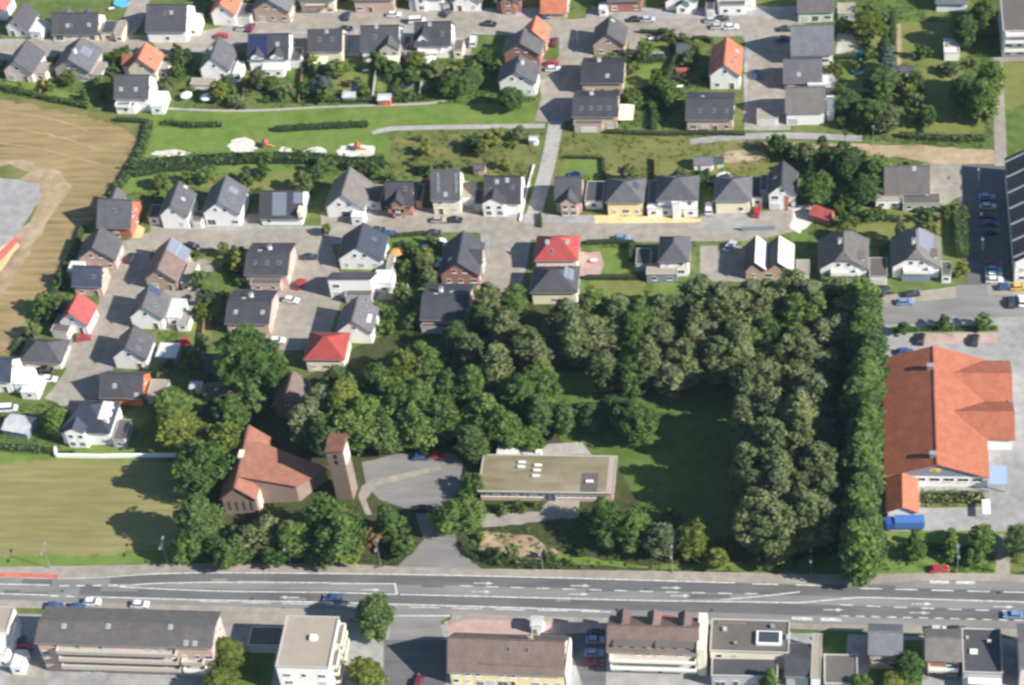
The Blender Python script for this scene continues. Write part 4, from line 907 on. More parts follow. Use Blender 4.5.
 {'n':'half_hipped_house','l':'white half-hipped house with silver solar roof beside the shaded car park','x':102.84,'y':28.18,'rot':-0.0175,'w':11.64,'d':10.5,'e':4.2,'r':4.4,'t':'hh','wa':'white','ro':'warm','ex':[('dorm','R',0.3,2.4,3.6,5.9,0,-0.7,'white','felt'),('solar','R',0.3,0.92,0.3,0.92,6,4,'s'),('chim','L',0.6,0.9,'white'),('box',-3.6,3.6,-6.6,-5.27,0,2.8,'bluegrey','recess_shade_block'),('balc',-3.2,3.2,2.9,1.6,'white'),('ann',6.53,8.79,-7.17,-2.17,2.7,'white','felt',False)],'seed':542},  # recess shade again given as a blue-grey block
 {'n':'apartment_block','l':'long terrace block with brown roof and white dividing walls along the car park edge','x':132.93,'y':40.62,'rot':0.0,'w':10.96,'d':39.1,'e':7.6,'r':3.4,'t':'gy','wa':'white','ro':'brown','ex':[('rib','L',0.04),('rib','L',0.193),('rib','L',0.346),('rib','L',0.49899999999999994),('rib','L',0.652),('rib','L',0.805),('rib','L',0.958),('rib','R',0.04),('rib','R',0.193),('rib','R',0.346),('rib','R',0.49899999999999994),('rib','R',0.652),('rib','R',0.805),('rib','R',0.958)],'seed':549,'c':'apartment block'},
 {'n':'apartment_block','l':'long pink brick apartment block with brown roof and three balcony bands by main road','x':-77.45,'y':-101.08,'rot':-0.0175,'w':40.73,'d':9.6,'e':11,'r':1.2,'t':'gx','wa':'pink','ro':'warm','ex':[('box',-15.8,12.2,-6.3,-4.79,9.0,9.2,'concrete','balcony_floor'),('balc',-15.8,12.2,8.8,1.5,'stone'),('balc',-15.8,12.2,6.0,1.5,'stone'),('balc',-15.8,12.2,3.2,1.5,'stone'),('balc',13,18,6,1.5,'stone'),('balc',13,18,3.2,1.5,'white'),('wsky','F',0.15,0.8),('wsky','F',0.4,0.85),('wsky','F',0.75,0.9),('wsky','F',0.85,0.2),('wsky','F',0.9,0.2)],'seed':556,'wsp':2.6,'c':'apartment block'},
 {'n':'apartment_house','l':'beige flat-roofed apartment house with sunlit side balconies by main road','x':-35.48,'y':-103.7,'rot':-0.0175,'w':11.98,'d':14.16,'e':10,'r':0,'t':'flat','wa':'white','ro':'gravel','ex':[('rbalc',-6,-1,3,1.6,'cream'),('rbalc',-6,-1,6,1.6,'cream'),('rbalc',0,6,3,1.6,'cream'),('rbalc',0,6,6,1.6,'cream'),('rbalc',0,6,8.6,1.6,'cream'),('rbalc',-6,-1,8.6,1.6,'cream'),('box',0.5,2,0.2,1.6,10.1,10.9,'white','roof_vent')],'seed':563,'c':'apartment house'},
 {'n':'garage_block','l':'low grey flat-roofed garage block beside the beige apartment house','x':-46.79,'y':-96.89,'rot':0.0,'w':9.08,'d':5.26,'e':2.7,'r':0,'t':'flat','wa':'grey','ro':'felt','ex':[],'seed':570,'c':'garage block'},
 {'n':'inn','l':'yellow building with broad brown roof,long dormer and white gable by main road','x':9.43,'y':-102.7,'rot':-0.0262,'w':25.52,'d':10.1,'e':5.6,'r':5,'t':'gx','wa':'yellow','ro':'brown','ex':[('sky','F',0.52,0.72),('sky','F',0.68,0.72),('dorm','F',0.62,17,5.6,6.9,0,-1.2,'cream','brown'),('box',13.2,13.5,-5,5,0,5.6,'white','gable_wall'),('chim','B',0.3,0.8,'pink')],'seed':577,'wsp':2.4,'c':'building'},
 {'n':'apartment_block','l':'cream apartment block with brown roof and balconies between inn and flat shops','x':41.78,'y':-98.67,'rot':-0.0175,'w':19.56,'d':9.1,'e':8,'r':3,'t':'gx','wa':'cream','ro':'brown','ex':[('dorm','F',0.27,8,8,9.2,0,-0.4,'cream','felt'),('dorm','F',0.75,8,8,9.2,0,-0.4,'cream','felt'),('dorm','B',0.85,2.6,8,10.6,1,-0.6,'tan','brown'),('dorm','B',0.5,2.6,8,10.6,1,-0.6,'tan','brown'),('dorm','B',0.15,2.6,8,10.6,1,-0.6,'tan','brown'),('balc',-9.5,9.5,5.4,1.4,'white'),('balc',-9.5,9.5,2.7,1.4,'white'),('box',9.8,11.6,-5,5.2,0,9.6,'cream','fire_wall')],'seed':584,'wsp':2.4,'c':'apartment block'},
 {'n':'shop_building','l':'flat brown-roofed shop building with glass roof lantern beside main road','x':62.88,'y':-97.26,'rot':-0.0175,'w':17.16,'d':8.76,'e':6,'r':0,'t':'flat','wa':'cream','ro':'felt','ex':[('box',1.5,7,-2.5,1,6.1,6.9,'white','roof_lantern'),('box',2,6.5,-2.2,0.7,6.91,7.0,'window_glass','lantern_glass'),('box',8,8.8,-1,0.2,6.1,6.9,'grey','roof_vent'),('box',-6,-5.2,1,2,6.1,6.7,'stone','roof_vent'),('box',-3.4,-2.8,-2.6,-2,6.1,6.8,'umber','chimney'),('box',-7.4,-1,3.2,3.5,6.1,6.35,'umber','roof_kerb'),('box',4.5,5.3,2.2,3,6.1,6.8,'aluminium','roof_vent')],'seed':591,'c':'shop'},
 {'n':'workshop','l':'dark flat-roofed workshop behind the cream shop wall','x':61.83,'y':-104.36,'rot':0.0,'w':14.37,'d':4.76,'e':4,'r':0,'t':'flat','wa':'grey','ro':'bitumen','ex':[],'seed':598,'c':'workshop'},
 {'n':'workshop','l':'dark ridged workshop with pale concrete edge strip beside shaded yard','x':73.41,'y':-102.4,'rot':-0.0349,'w':4.73,'d':8.1,'e':4.5,'r':1.2,'t':'gx','wa':'grey','ro':'mid','ex':[('ann',3.06,5.0,-5.13,6.87,5,'white','gravel',False)],'seed':605,'c':'workshop'},
 {'n':'house','l':'narrow slate-roofed house with tan front between two shaded yards by main road','x':92.48,'y':-97.4,'rot':-0.0175,'w':6.64,'d':7.5,'e':6,'r':2.4,'t':'gx','wa':'tan','ro':'slate','ex':[('balc',-3,0,3,1.2,'tan')],'seed':612},
 {'n':'house','l':'grey-brown roofed brick house with pink awning by main road','x':104.89,'y':-98.69,'rot':-0.0175,'w':7.0,'d':7.7,'e':6,'r':2.2,'t':'gx','wa':'red','ro':'warm','ex':[('awn',-3.22,2.78,-2.11,3,3.2),('balc',-3.2,3.2,3.2,1.3,'white')],'seed':619},
 {'n':'flat_house','l':'dark flat-roofed building with white awning in the shade by main road','x':113.24,'y':-99.59,'rot':-0.0175,'w':8.23,'d':11.76,'e':5,'r':0,'t':'flat','wa':'grey','ro':'bitumen','ex':[('box',-2.6,-1,-1,0.2,5.1,5.5,'white','roof_light'),('box',1.2,2,2,2.7,5.1,5.8,'stone','chimney'),('box',-3.4,-2.8,3,3.6,5.1,5.7,'grey','roof_vent'),('box',-3,4,-7.6,-6,3.2,3.4,'white','awning')],'seed':626,'c':'building'},
 {'n':'flat_house','l':'tall building with grey roof cut by the corner of the photo below main road','x':124.96,'y':-100.28,'rot':-0.0175,'w':7.69,'d':11.1,'e':8,'r':1.5,'t':'gx','wa':'blush','ro':'grey','ex':[],'seed':633,'c':'building'},
 {'n':'flat_house','l':'white building with flat roof in the bottom corner beside the brick block','x':-110.39,'y':-100.22,'rot':-0.0349,'w':7.35,'d':8.76,'e':5,'r':0,'t':'flat','wa':'white','ro':'sheet','ex':[('ann',4.67,7.44,-6.35,-1.35,2.6,'white','sheet',False)],'seed':640,'c':'building'},
 {'n':'flat_house','l':'narrow grey-roofed house at the photo edge below the main road','x':-111.75,'y':-96.17,'rot':-0.0175,'w':8.69,'d':6.76,'e':7,'r':0,'t':'flat','wa':'blush','ro':'gravel','ex':[],'seed':647,'c':'building'},
 {'n':'workshop','l':'grey flat-roofed outbuilding in the shaded yard below the main road','x':82.76,'y':-103.69,'rot':0.0,'w':7.09,'d':7.76,'e':3,'r':0,'t':'flat','wa':'grey','ro':'felt','ex':[],'seed':654,'c':'workshop'},
]
SHEDS = [
 (46.75,67.34,0.0,5,3.6,2.3,1,'white','slate','white garden shed with blue-grey roof on the lawn behind the white villa'),
 (50.7,67.68,0.0,3,2.6,2,0.6,'mint','green','green garden shed beside the white shed with blue-grey roof'),
 (-56.54,98.87,0.0,3.6,3,2.1,0.5,'bluegrey','pale','blue-walled shed with grey roof in the gardens above the park lawn'),
 (-46.01,97.23,0.0,3.6,2.8,2.1,0.4,'orange','pale','orange wooden shed with grey roof backing onto the park lawn'),
 (-73.86,-18.38,0.0,6,4.2,2.3,0.8,'tan','brown','shed with white front and brown roof near the orange-walled house'),
 (-79.65,-16.97,0.0,3,2.4,2.1,0.3,'white','pale','white shed next to the brown-roofed shed near the church trees'),
 (-75.32,-9.18,0.0,6.2,5.5,2.6,0.7,'bluegrey','dark','dark-roofed garden house with pale blue front beneath the tall garden tree'),
 (39.11,117.11,0.0,3.4,4,2.4,0.9,'white','mid','small white summer house with dark roof in the hedge garden by the orange roof'),
 (39.48,107.93,0.0,3.4,1.6,1.6,0.4,'rust','rosered','red playhouse with flat roof in the garden west of the white orange-roofed gable'),
 (78.89,45.76,-0.4363323129985824,5.5,4,2.2,1,'red','rosered','red-roofed open barn shed beside the rubble yard of the row end'),
 (102.2,105.6,0.0,3.6,3,2.2,0.6,'grey','mid','grey tool shed among the shrubs by the lawn pavilion'),
 (99.4,105.24,0.0,2.4,2.4,2.0,0.5,'tan','grey','second dark tool shed near the blue spruce by the lawn pavilion'),
 (-15.05,66.08,0.0,3,2.4,2.2,0.6,'tan','grey','small shed behind the tall pale house with seamed roof'),
 (-123.3,-30.6,-0.20943951023931956,7,5.5,2.2,0.8,'bluegrey','pale','silver canopy shelter beside the villa with curved front'),
 (-29.29,60.51,0.0,2.2,1.8,2,0.4,'rust','red','small red shed in the dark gap behind the brick bay house'),
 (14.66,-91.69,0.0,2.6,2.6,3.2,0.2,'white','pale','white kiosk shelter at the kerb of the main road above the yellow inn'),
 (-1.0,78.08,0.0,2.2,1.8,2,0.3,'white','pale','low white hut on the meadow edge beside the footpath'),
]
SHEETS = [
 ('stubble_field','G_stub',2,[(-182.93,105.87),(-163.1,101.59),(-143.26,96.0),(-126.03,89.67),(-116.83,83.2),(-114.32,76.98),(-116.6,68.36),(-120.8,58.24),(-123.58,47.47),(-125.33,37.73),(-127.05,25.83),(-128.73,11.95),(-131.1,1.44),(-135.07,-6.64),(-145.76,-27.32)],1.1,1.8),
 ('verge','G_rough',1,[(-183.99,109.67),(-164.07,105.34),(-140.74,98.22),(-124.41,93.24),(-113.99,86.69),(-110.3,69.09),(-118.33,52.35),(-122.31,32.1),(-125.21,8.9),(-131.41,-10.28),(-144.8,-30.79)],0.5,2.5),
 ('gravel_yard','G_paveg',5,[(-172.28,67.71),(-154.01,66.5),(-141.44,63.69),(-139.59,58.56),(-142.13,45.27),(-145.58,33.96),(-154.86,5.29)],0.4,2.5),
 ('bare_soil','G_dirt',3,[(-174.24,74.73),(-150.01,74.23),(-136.15,68.74),(-131.76,62.66),(-133.87,54.26),(-136.84,40.3),(-139.77,22.43),(-151.75,-5.87)],0.8,2.5),
 ('weed_patch','G_rough',4,[(-158.15,70.91),(-152.58,72.54),(-145.7,68.93),(-148.41,65.53),(-157.0,66.55)],0.6,2.5),
 ('weed_patch','G_rough',4,[(-143.8,51.92),(-139.83,54.78),(-140.42,47.72),(-143.46,43.65)],0.6,2.5),
 ('sand_strip','G_ysand',6,[(-150.71,31.62),(-146.42,37.19),(-143.41,41.2),(-140.85,37.93),(-143.56,28.36),(-148.29,22.51)],0.3,2.5),
 ('rubber_track','G_red',7,[(-147.83,31.58),(-144.63,39.19),(-142.75,42.01),(-141.57,40.77),(-143.86,33.94),(-146.79,27.6)],0.1,2.5),
 ('yellow_field','G_field',2,[(-141.38,-43.02),(-125.93,-41.92),(-110.55,-40.83),(-78.19,-41.31),(-74.48,-53.69),(-74.17,-67.88),(-88.49,-70.53),(-118.19,-71.83),(-133.21,-72.33)],0.8,1.8),
 ('verge','G_lawn',1,[(-142.42,-39.32),(-126.89,-38.23),(-112.25,-39.17),(-77.24,-39.65),(-69.42,-47.17),(-64.68,-72.38),(-92.55,-74.58),(-117.23,-75.52),(-132.26,-75.73)],0.3,2.5),
 ('park_lawn','G_lawn',2,[(-116.3,94.85),(-100.76,95.36),(-71.04,95.94),(-35.78,96.37),(1.4,95.83),(1.56,87.0),(-25.94,86.79),(-48.3,85.13),(-41.79,79.74),(-42.14,69.45),(-66.45,67.38),(-112.79,67.0),(-115.95,73.53),(-113.78,80.04)],0.4,2.5),
 ('rough_meadow','G_rough',3,[(-42.08,81.92),(-25.54,83.28),(0.42,83.54),(0.07,71.12),(-1.62,58.65),(-15.06,65.12),(-29.51,68.35),(-40.89,68.57)],0.5,2.5),
 ('rough_meadow','G_rough',2,[(3.87,83.02),(22.87,81.71),(45.32,79.48),(61.93,78.25),(86.54,75.17),(99.96,70.71),(89.06,60.27),(67.58,64.76),(46.03,59.43),(18.86,57.47),(4.54,57.72),(4.28,71.04)],0.5,2.5),
 ('bare_soil','G_dirt',4,[(51.59,73.41),(62.55,74.01),(64.25,70.63),(53.91,68.76),(48.94,70.11)],0.5,2.5),
 ('bare_soil','G_dirt',4,[(55.05,77.98),(72.92,76.73),(89.26,75.95),(108.13,74.69),(125.16,72.65),(125.93,67.29),(110.51,66.37),(101.28,69.85),(86.51,72.24),(61.98,75.71)],0.6,2.5),
 ('sand_pit','G_sand',6,[(-99.64,76.01),(-100.54,75.58),(-101.26,75.14),(-102.44,74.91),(-104.37,74.64),(-106.36,74.72),(-107.85,74.81),(-109.71,75.39),(-111.16,75.68),(-111.48,76.28),(-110.47,76.8),(-110.37,77.25),(-108.43,77.27),(-106.74,77.66),(-104.79,77.8),(-103.12,77.5),(-101.89,77.08),(-100.49,76.41)],0.15,1.2),
 ('sand_pit','G_sand',6,[(-81.18,78.88),(-80.47,77.67),(-81.3,76.46),(-82.1,75.22),(-83.77,75.84),(-85.12,75.3),(-86.77,76.32),(-87.69,76.37),(-88.36,77.53),(-89.7,79.09),(-88.63,80.41),(-89.03,81.44),(-87.46,82.28),(-86.16,82.39),(-84.86,82.74),(-83.49,81.9),(-82.37,81.29),(-81.38,79.91)],0.15,1.2),
 ('sand_pit','G_sand',6,[(-70.02,76.24),(-70.54,75.67),(-70.36,74.85),(-70.95,74.65),(-71.56,74.23),(-72.31,74.58),(-72.93,74.65),(-73.59,74.8),(-74.21,75.65),(-74.17,76.35),(-73.92,76.9),(-73.92,77.54),(-73.5,78.33),(-72.9,78.33),(-72.17,77.91),(-71.53,77.76),(-70.96,77.77),(-70.39,76.83)],0.15,1.2),
 ('sand_pit','G_sand',6,[(-60.09,75.6),(-60.04,74.81),(-60.38,74.42),(-61.56,73.48),(-62.56,73.71),(-63.84,73.54),(-65.15,73.83),(-66.15,74.51),(-66.85,74.9),(-67.09,75.77),(-67.11,76.39),(-66.64,77.22),(-65.36,77.29),(-64.42,77.84),(-63.1,78.14),(-61.8,77.83),(-60.95,77.16),(-60.2,76.44)],0.15,1.2),
 ('sand_pit','G_sand',6,[(-46.22,75.73),(-46.15,74.72),(-47.34,73.66),(-47.79,72.5),(-49.9,72.83),(-51.9,72.81),(-53.51,73.4),(-54.89,73.41),(-56.88,74.69),(-57.38,76.0),(-56.43,77.2),(-56.21,78.46),(-54.73,78.41),(-52.78,79.45),(-50.72,78.76),(-48.86,78.25),(-46.83,78.18),(-46.17,76.75)],0.15,1.2),
 ('lawn','G_lawn',3,[(8.2,70.96),(18.53,70.74),(19.82,59.5),(6.55,60.15)],0.35,2.2),
 ('lawn','G_lawny',3,[(34.64,69.99),(47.61,68.89),(47.94,58.99),(34.32,59.65)],0.35,2.2),
 ('lawn','G_lawn',3,[(18.2,35.17),(30.47,35.02),(31.5,25.81),(18.36,25.18)],0.35,2.2),
 ('lawn','G_lawny',3,[(18.52,22.9),(33.26,22.39),(33.63,15.3),(18.49,15.79)],0.35,2.2),
 ('lawn','G_lawny',3,[(17.96,124.22),(34.29,126.5),(35.25,118.04),(25.44,116.49),(18.43,116.72)],0.35,2.2),
 ('lawn','G_lawn',3,[(17.04,106.65),(32.78,108.92),(30.36,99.96),(19.52,99.36)],0.35,2.2),
 ('lawn','G_lawn',3,[(18.26,110.26),(33.14,113.48),(33.69,107.98),(19.04,107.05)],0.35,2.2),
 ('lawn','G_lawny',3,[(101.43,129.83),(112.83,129.43),(121.17,125.4),(120.07,113.5),(109.3,109.32),(100.97,111.38)],0.35,2.2),
 ('lawn','G_lawny',3,[(100.32,107.8),(117.65,109.07),(123.82,93.88),(123.01,77.7),(97.44,78.29),(96.41,94.62)],0.35,2.2),
 ('lawn','G_lawny',3,[(129.93,110.49),(139.86,110.18),(138.75,93.48),(128.75,89.43)],0.35,2.2),
 ('lawn','G_lawny',3,[(84.98,51.11),(99.46,50.87),(115.06,48.65),(114.91,33.22),(108.04,34.06),(91.32,35.03),(83.06,40.54)],0.35,2.2),
 ('lawn','G_lawn',3,[(-38.36,39.02),(-25.62,40.44),(-23.88,34.9),(-33.41,32.66),(-37.48,30.37)],0.35,2.2),
 ('lawn','G_lawny',3,[(-87.95,34.88),(-79.42,37.16),(-76.04,27.67),(-83.81,27.75),(-85.29,23.88)],0.35,2.2),
 ('lawn','G_lawn',3,[(57.82,40.88),(65.74,40.77),(64.77,35.36),(57.46,33.92)],0.35,2.2),
 ('lawn','G_lawn',3,[(70.48,40.71),(75.21,40.64),(75.23,33.7),(71.06,33.75)],0.35,2.2),
 ('lawn','G_lawny',3,[(-80.91,67.66),(-61.27,67.28),(-61.67,58.88),(-76.39,58.31),(-81.16,62.58)],0.35,2.2),
 ('lawn','G_lawn',3,[(-118.96,68.4),(-108.65,68.2),(-105.6,60.5),(-116.81,58.59)],0.35,2.2),
 ('lawn','G_lawny',3,[(-105.07,66.42),(-90.93,67.0),(-90.09,61.06),(-102.86,61.29)],0.35,2.2),
 ('lawn','G_lawny',3,[(-64.71,112.76),(-55.53,111.55),(-56.6,102.37),(-66.44,104.47)],0.35,2.2),
 ('lawn','G_lawny',3,[(-50.26,112.33),(-42.47,112.09),(-42.35,101.97),(-48.87,102.15)],0.35,2.2),
 ('lawn','G_lawny',3,[(-42.17,112.08),(-36.08,110.97),(-36.28,100.44),(-41.76,101.95)],0.35,2.2),
 ('lawn','G_lawn',3,[(-56.54,110.19),(-50.9,110.49),(-50.19,103.1),(-56.74,103.28)],0.35,2.2),
 ('lawn','G_lawny',3,[(83.64,131.41),(99.18,131.8),(98.75,112.36),(86.91,112.73)],0.35,2.2),
 ('lawn','G_lawn',3,[(80.68,112.01),(95.35,111.56),(95.1,98.16),(81.75,98.53)],0.35,2.2),
 ('lawn','G_lawn',3,[(-133.98,17.34),(-122.04,14.19),(-121.54,5.12),(-131.29,4.42)],0.35,2.2),
 ('lawn','G_lawny',3,[(-90.14,16.24),(-83.01,17.71),(-79.34,1.23),(-85.99,-0.58)],0.35,2.2),
 ('lawn','G_lawn',3,[(-84.83,20.02),(-79.79,18.07),(-79.8,9.38),(-83.21,10.15)],0.35,2.2),
 ('lawn','G_lawn',3,[(-112.16,-34.1),(-95.9,-36.73),(-80.92,-36.66),(-80.51,-38.67),(-111.03,-38.82)],0.35,2.2),
 ('lawn','G_lawn_shade',3,[(-91.44,-27.19),(-81.34,-25.44),(-78.03,-35.64),(-90.72,-36.71)],0.35,2.2),
 ('lawn','G_lawn',3,[(-152.98,110.67),(-145.6,105.77),(-133.9,101.73),(-133.98,98.05),(-154.0,102.27),(-164.31,106.29),(-165.05,109.13)],0.35,2.2),
 ('lawn','G_lawn',3,[(35.59,22.74),(44.82,20.41),(44.45,16.7),(34.07,16.78)],0.35,2.2),
 ('lawn','G_garden',3,[(-120.8,119.2),(-105.4,103.72),(-99.69,97.6),(-112.85,95.67)],0.35,2.2),
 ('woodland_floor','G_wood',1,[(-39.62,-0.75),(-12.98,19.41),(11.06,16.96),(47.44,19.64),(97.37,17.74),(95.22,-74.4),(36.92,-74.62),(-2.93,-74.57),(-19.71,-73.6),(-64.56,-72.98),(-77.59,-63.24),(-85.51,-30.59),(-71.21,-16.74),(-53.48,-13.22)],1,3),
 ('wood_clearing','G_lawn_shade',3,[(12.2,-10.49),(33.46,-10.52),(58.54,-12.62),(60.89,-30.12),(59.95,-52.53),(58.56,-63.28),(48.17,-66.42),(35.83,-54.3),(30.88,-43.27),(15.04,-33.58)],0.8,3),
 ('lawn','G_lawn',4,[(13.22,-10.49),(33.5,-11.21),(36.26,-16.05),(23.82,-17.42),(13.77,-17.42)],0.8,3),  # sunlit bit of the clearing, painted as brighter grass
 ('bare_soil','G_dirt',4,[(-2.21,-63.35),(9.09,-63.84),(17.82,-68.9),(14.48,-71.35),(-1.01,-70.34)],0.8,2),
 ('verge','G_lawn',3,[(-10.53,-70.46),(3.86,-71.49),(46.15,-73.9),(87.31,-74.51),(115.39,-74.11),(115.66,-68.86),(96.5,-67.92),(69.1,-70.64),(36.83,-72.84),(17.82,-68.9)],0.4,2.5),
 ('verge','G_lawny',4,[(90.05,-73.3),(132.1,-73.3),(132.35,-69.82),(91.93,-69.16)],0.4,2.5),
 ('church_yard','G_asphl',4,[(-33.41,-41.06),(-24.25,-38.38),(-10.54,-38.31),(-7.24,-43.51),(-7.52,-49.93),(-10.59,-53.13),(-15.29,-54.76),(-19.48,-56.37),(-27.25,-53.28),(-31.41,-48.19)],0.3,3),
 ('church_path','G_pave',6,[(-32.31,-48.84),(-30.1,-46.9),(-13.81,-42.25),(-13.41,-43.55),(-28.84,-48.82),(-30.69,-53.31),(-28.56,-58.03),(-30.03,-58.04),(-32.84,-52.05)],0,2),
 ('forecourt','G_pave',5,[(-4.73,-57.8),(12.06,-56.7),(14.15,-52.92),(21.33,-52.23),(21.3,-58.47),(14.18,-59.16),(7.61,-60.78),(-3.13,-61.51)],0.3,2),
 ('back_terrace','G_conc',5,[(9.28,-38.53),(12.18,-34.91),(20.51,-34.22),(23.26,-38.46)],0.2,2),
 ('drive_mouth','G_asphl',5,[(-18.59,-55.73),(-13.03,-53.16),(-9.08,-57.84),(-7.26,-65.55),(-3.25,-71.58),(0.67,-75.12),(-21.38,-75.43),(-18.18,-70.56),(-14.94,-65.64),(-17.07,-60.1)],0,2),
 ('street','G_pave',6,[(-181.48,123.52),(-156.9,126.63),(-138.41,128.46),(-125.57,127.07),(-111.64,127.58),(-98.32,131.02),(-83.58,135.4),(-62.16,136.6),(-37.62,136.22),(-16.08,133.03),(2.2,129.5),(19.98,129.84),(43.54,129.5),(63.96,128.79),(72.67,125.66)],'s',8.5),
 ('street','G_pave',7,[(-136.61,127.43),(-131.06,135.09),(-130.24,146.05),(-130.27,155.22)],'s',6.5),
 ('lane','G_pave',7,[(15.2,139.66),(11.8,128.22),(7.55,117.53),(4.8,103.82),(3.16,91.79),(2.66,87.41)],'s',9),
 ('lane','G_pave',7,[(65.4,130.16),(64.15,115.73),(63.28,97.71),(62.95,83.35)],'s',10),
 ('street','G_pave',6,[(-115.92,28.86),(-109.57,35.93),(-101.34,39.84),(-81.55,39.58),(-62.06,40.13),(-49.77,41.56),(-34.95,44.56),(-18.52,45.53),(-7.41,44.17),(3.67,42.02),(19.95,41.01),(46.68,41.04),(59.93,41.24),(73.08,45.37)],'s',7.5),
 ('lane','G_pave',7,[(-107.87,35.91),(-107.9,25.65),(-108.2,11.81),(-109.58,-1.59),(-112.52,-14.6),(-115.13,-21.67)],'s',10),
 ('court','G_pave',7,[(-59.71,39.3),(-59.33,28.27),(-59.0,16.0),(-57.62,-0.68)],'s',12),
 ('court','G_pave',7,[(-5.11,42.94),(-4.33,34.66),(-5.28,25.03),(-7.05,18.61)],'s',9.5),
 ('garden_path','G_conc',6,[(-48.12,83.81),(-44.52,85.04),(-40.24,85.6),(-25.82,85.78),(1.38,85.69)],'s',2.0),
 ('garden_path','G_conc',8,[(4.38,87.37),(3.83,73.16),(2.54,58.58),(0.98,44.84)],'s',4.2),
 ('garden_path','G_paveg',6,[(42.6,77.84),(56.39,79.65),(72.91,79.7),(89.83,78.04)],'s',2.6),
 ('garden_path','G_conc',6,[(-116.07,96.66),(-88.65,94.59),(-62.13,95.71),(-35.78,96.37),(-28.61,97.53)],'s',1.0),
 ('garden_path','G_dirt',6,[(101.12,128.9),(100.64,109.59)],'s',1.3),
 ('garden_path','G_pave',6,[(126.65,66.05),(127.4,89.47),(127.99,110.55)],'s',3.2),
 ('garden_path','G_pave',6,[(126.93,111.48),(134.45,112.15),(145.48,111.8)],'s',3.0),
 ('driveway','G_paveg',4,[(-183.77,131.95),(-154.55,129.98),(-130.2,131.12),(-124.82,130.94),(-107.71,131.34),(-93.13,136.72),(-78.15,140.14),(-76.73,131.26),(-92.77,125.98),(-114.96,120.93),(-137.31,123.57),(-155.58,121.25),(-180.55,120.1)],0.3,3),
 ('driveway','G_paveg',4,[(-81.61,142.25),(1.36,140.17),(2.5,125.68),(-24.64,128.51),(-79.5,129.41)],0.3,3),
 ('driveway','G_paveg',4,[(-114.72,33.6),(-105.94,37.49),(-101.77,31.08),(-101.16,20.16),(-102.88,5.03),(-103.84,-10.32),(-114.46,-24.47),(-117.55,-16.03),(-113.22,-2.32),(-113.14,14.12),(-113.38,22.58)],0.3,3),
 ('driveway','G_paveg',4,[(-13.53,45.05),(1.32,44.04),(1.48,29.94),(0.38,18.55),(-9.02,17.12),(-11.37,34.75)],0.3,3),
 ('driveway','G_paveg',4,[(-63.6,131.78),(-57.76,131.57),(-56.6,119.09),(-61.76,119.25)],0.3,3),
 ('driveway','G_paveg',4,[(-46.12,131.17),(-41.85,131.02),(-40.9,118.59),(-45.24,119.67)],0.3,3),
 ('driveway','G_pave',4,[(-79.66,130.38),(-74.1,130.19),(-72.73,117.7),(-78.06,116.93)],0.3,3),
 ('driveway','G_pave',4,[(-30.51,132.56),(-23.84,132.33),(-23.52,118.04),(-29.5,118.23)],0.3,3),
 ('driveway','G_paveg',4,[(1.82,134.32),(17.25,135.7),(16.19,124.28),(12.12,115.06),(3.31,115.33)],0.3,3),
 ('driveway','G_paveg',4,[(13.4,139.72),(72.6,138.49),(72.68,124.26),(14.36,125.29)],0.3,3),
 ('driveway','G_paveg',4,[(56.43,127.63),(72.66,127.07),(70.14,82.32),(57.43,82.62)],0.3,3),
 ('driveway','G_pave',4,[(-106.4,50.5),(-74.95,50.02),(-73.4,41.08),(-104.18,39.88)],0.3,3),
 ('driveway','G_pave',4,[(-58.11,50.57),(-13.73,52.31),(-12.89,44.24),(-56.49,40.05)],0.3,3),
 ('driveway','G_pave',4,[(-76.59,27.67),(-60.53,30.63),(-55.2,-2.51),(-63.7,-2.48),(-67.21,8.56)],0.3,3),
 ('driveway','G_pave',4,[(-38.57,30.38),(-34.2,30.34),(-33.38,15.81),(-37.67,15.84)],0.3,3),
 ('driveway','G_pave',4,[(-96.48,16.29),(-87.41,17.74),(-86.15,5.69),(-94.15,4.99)],0.3,3),
 ('driveway','G_paveg',5,[(-97.7,47.09),(-74.1,45.12),(-57.23,44.88),(-54.07,42.42),(-96.15,42.19)],0,2.5),
 ('driveway','G_paveg',5,[(-49.55,49.63),(-27.23,49.28),(4.46,48.79),(4.99,42.4),(-24.08,46.01),(-45.83,43.11)],0,2.5),
 ('driveway','G_paveg',5,[(4.77,48.39),(19.48,48.16),(19.87,42.19),(3.63,42.42)],0,2.5),
 ('sandy_plot','G_ysand',5,[(17.87,47.78),(32.48,47.56),(47.56,46.54),(46.63,42.61),(18.2,43.01)],0.4,2),
 ('sandy_plot','G_ysand',8,[(-117.64,44.11),(-112.04,47.3),(-106.63,44.77),(-106.63,40.72),(-112.42,41.2)],0.4,2),
 ('driveway','G_paveg',6,[(46.7,48.14),(62.46,47.9),(62.55,42.38),(46.89,42.6)],0,2.5),
 ('sandy_plot','G_pave',6,[(61.38,48.71),(74.39,49.29),(76.25,43.75),(67.85,40.74),(60.45,41.63)],0.4,2),
 ('rubble_yard','G_sand',7,[(71.99,51.32),(76.24,52.05),(77.3,44.52),(73.11,39.89),(70.47,42.27)],0.6,1.5),
 ('patio','G_pavep',5,[(15.1,33.65),(20.44,33.59),(21.81,28.95),(21.05,24.39),(15.24,24.45)],0,2.5),
 ('patio','G_conc',5,[(83.6,125.29),(87.6,124.69),(89.24,118.14),(82.96,114.68)],0.3,2.5),
 ('patio','G_conc',5,[(78.98,108.44),(82.92,107.42),(83.45,102.03),(81.75,98.53),(80.06,89.82),(78.4,89.86)],0.2,2.5),
 ('patio','G_pave',5,[(22.4,128.81),(26.0,127.73),(26.51,118.32),(23.64,117.48)],0,2.5),
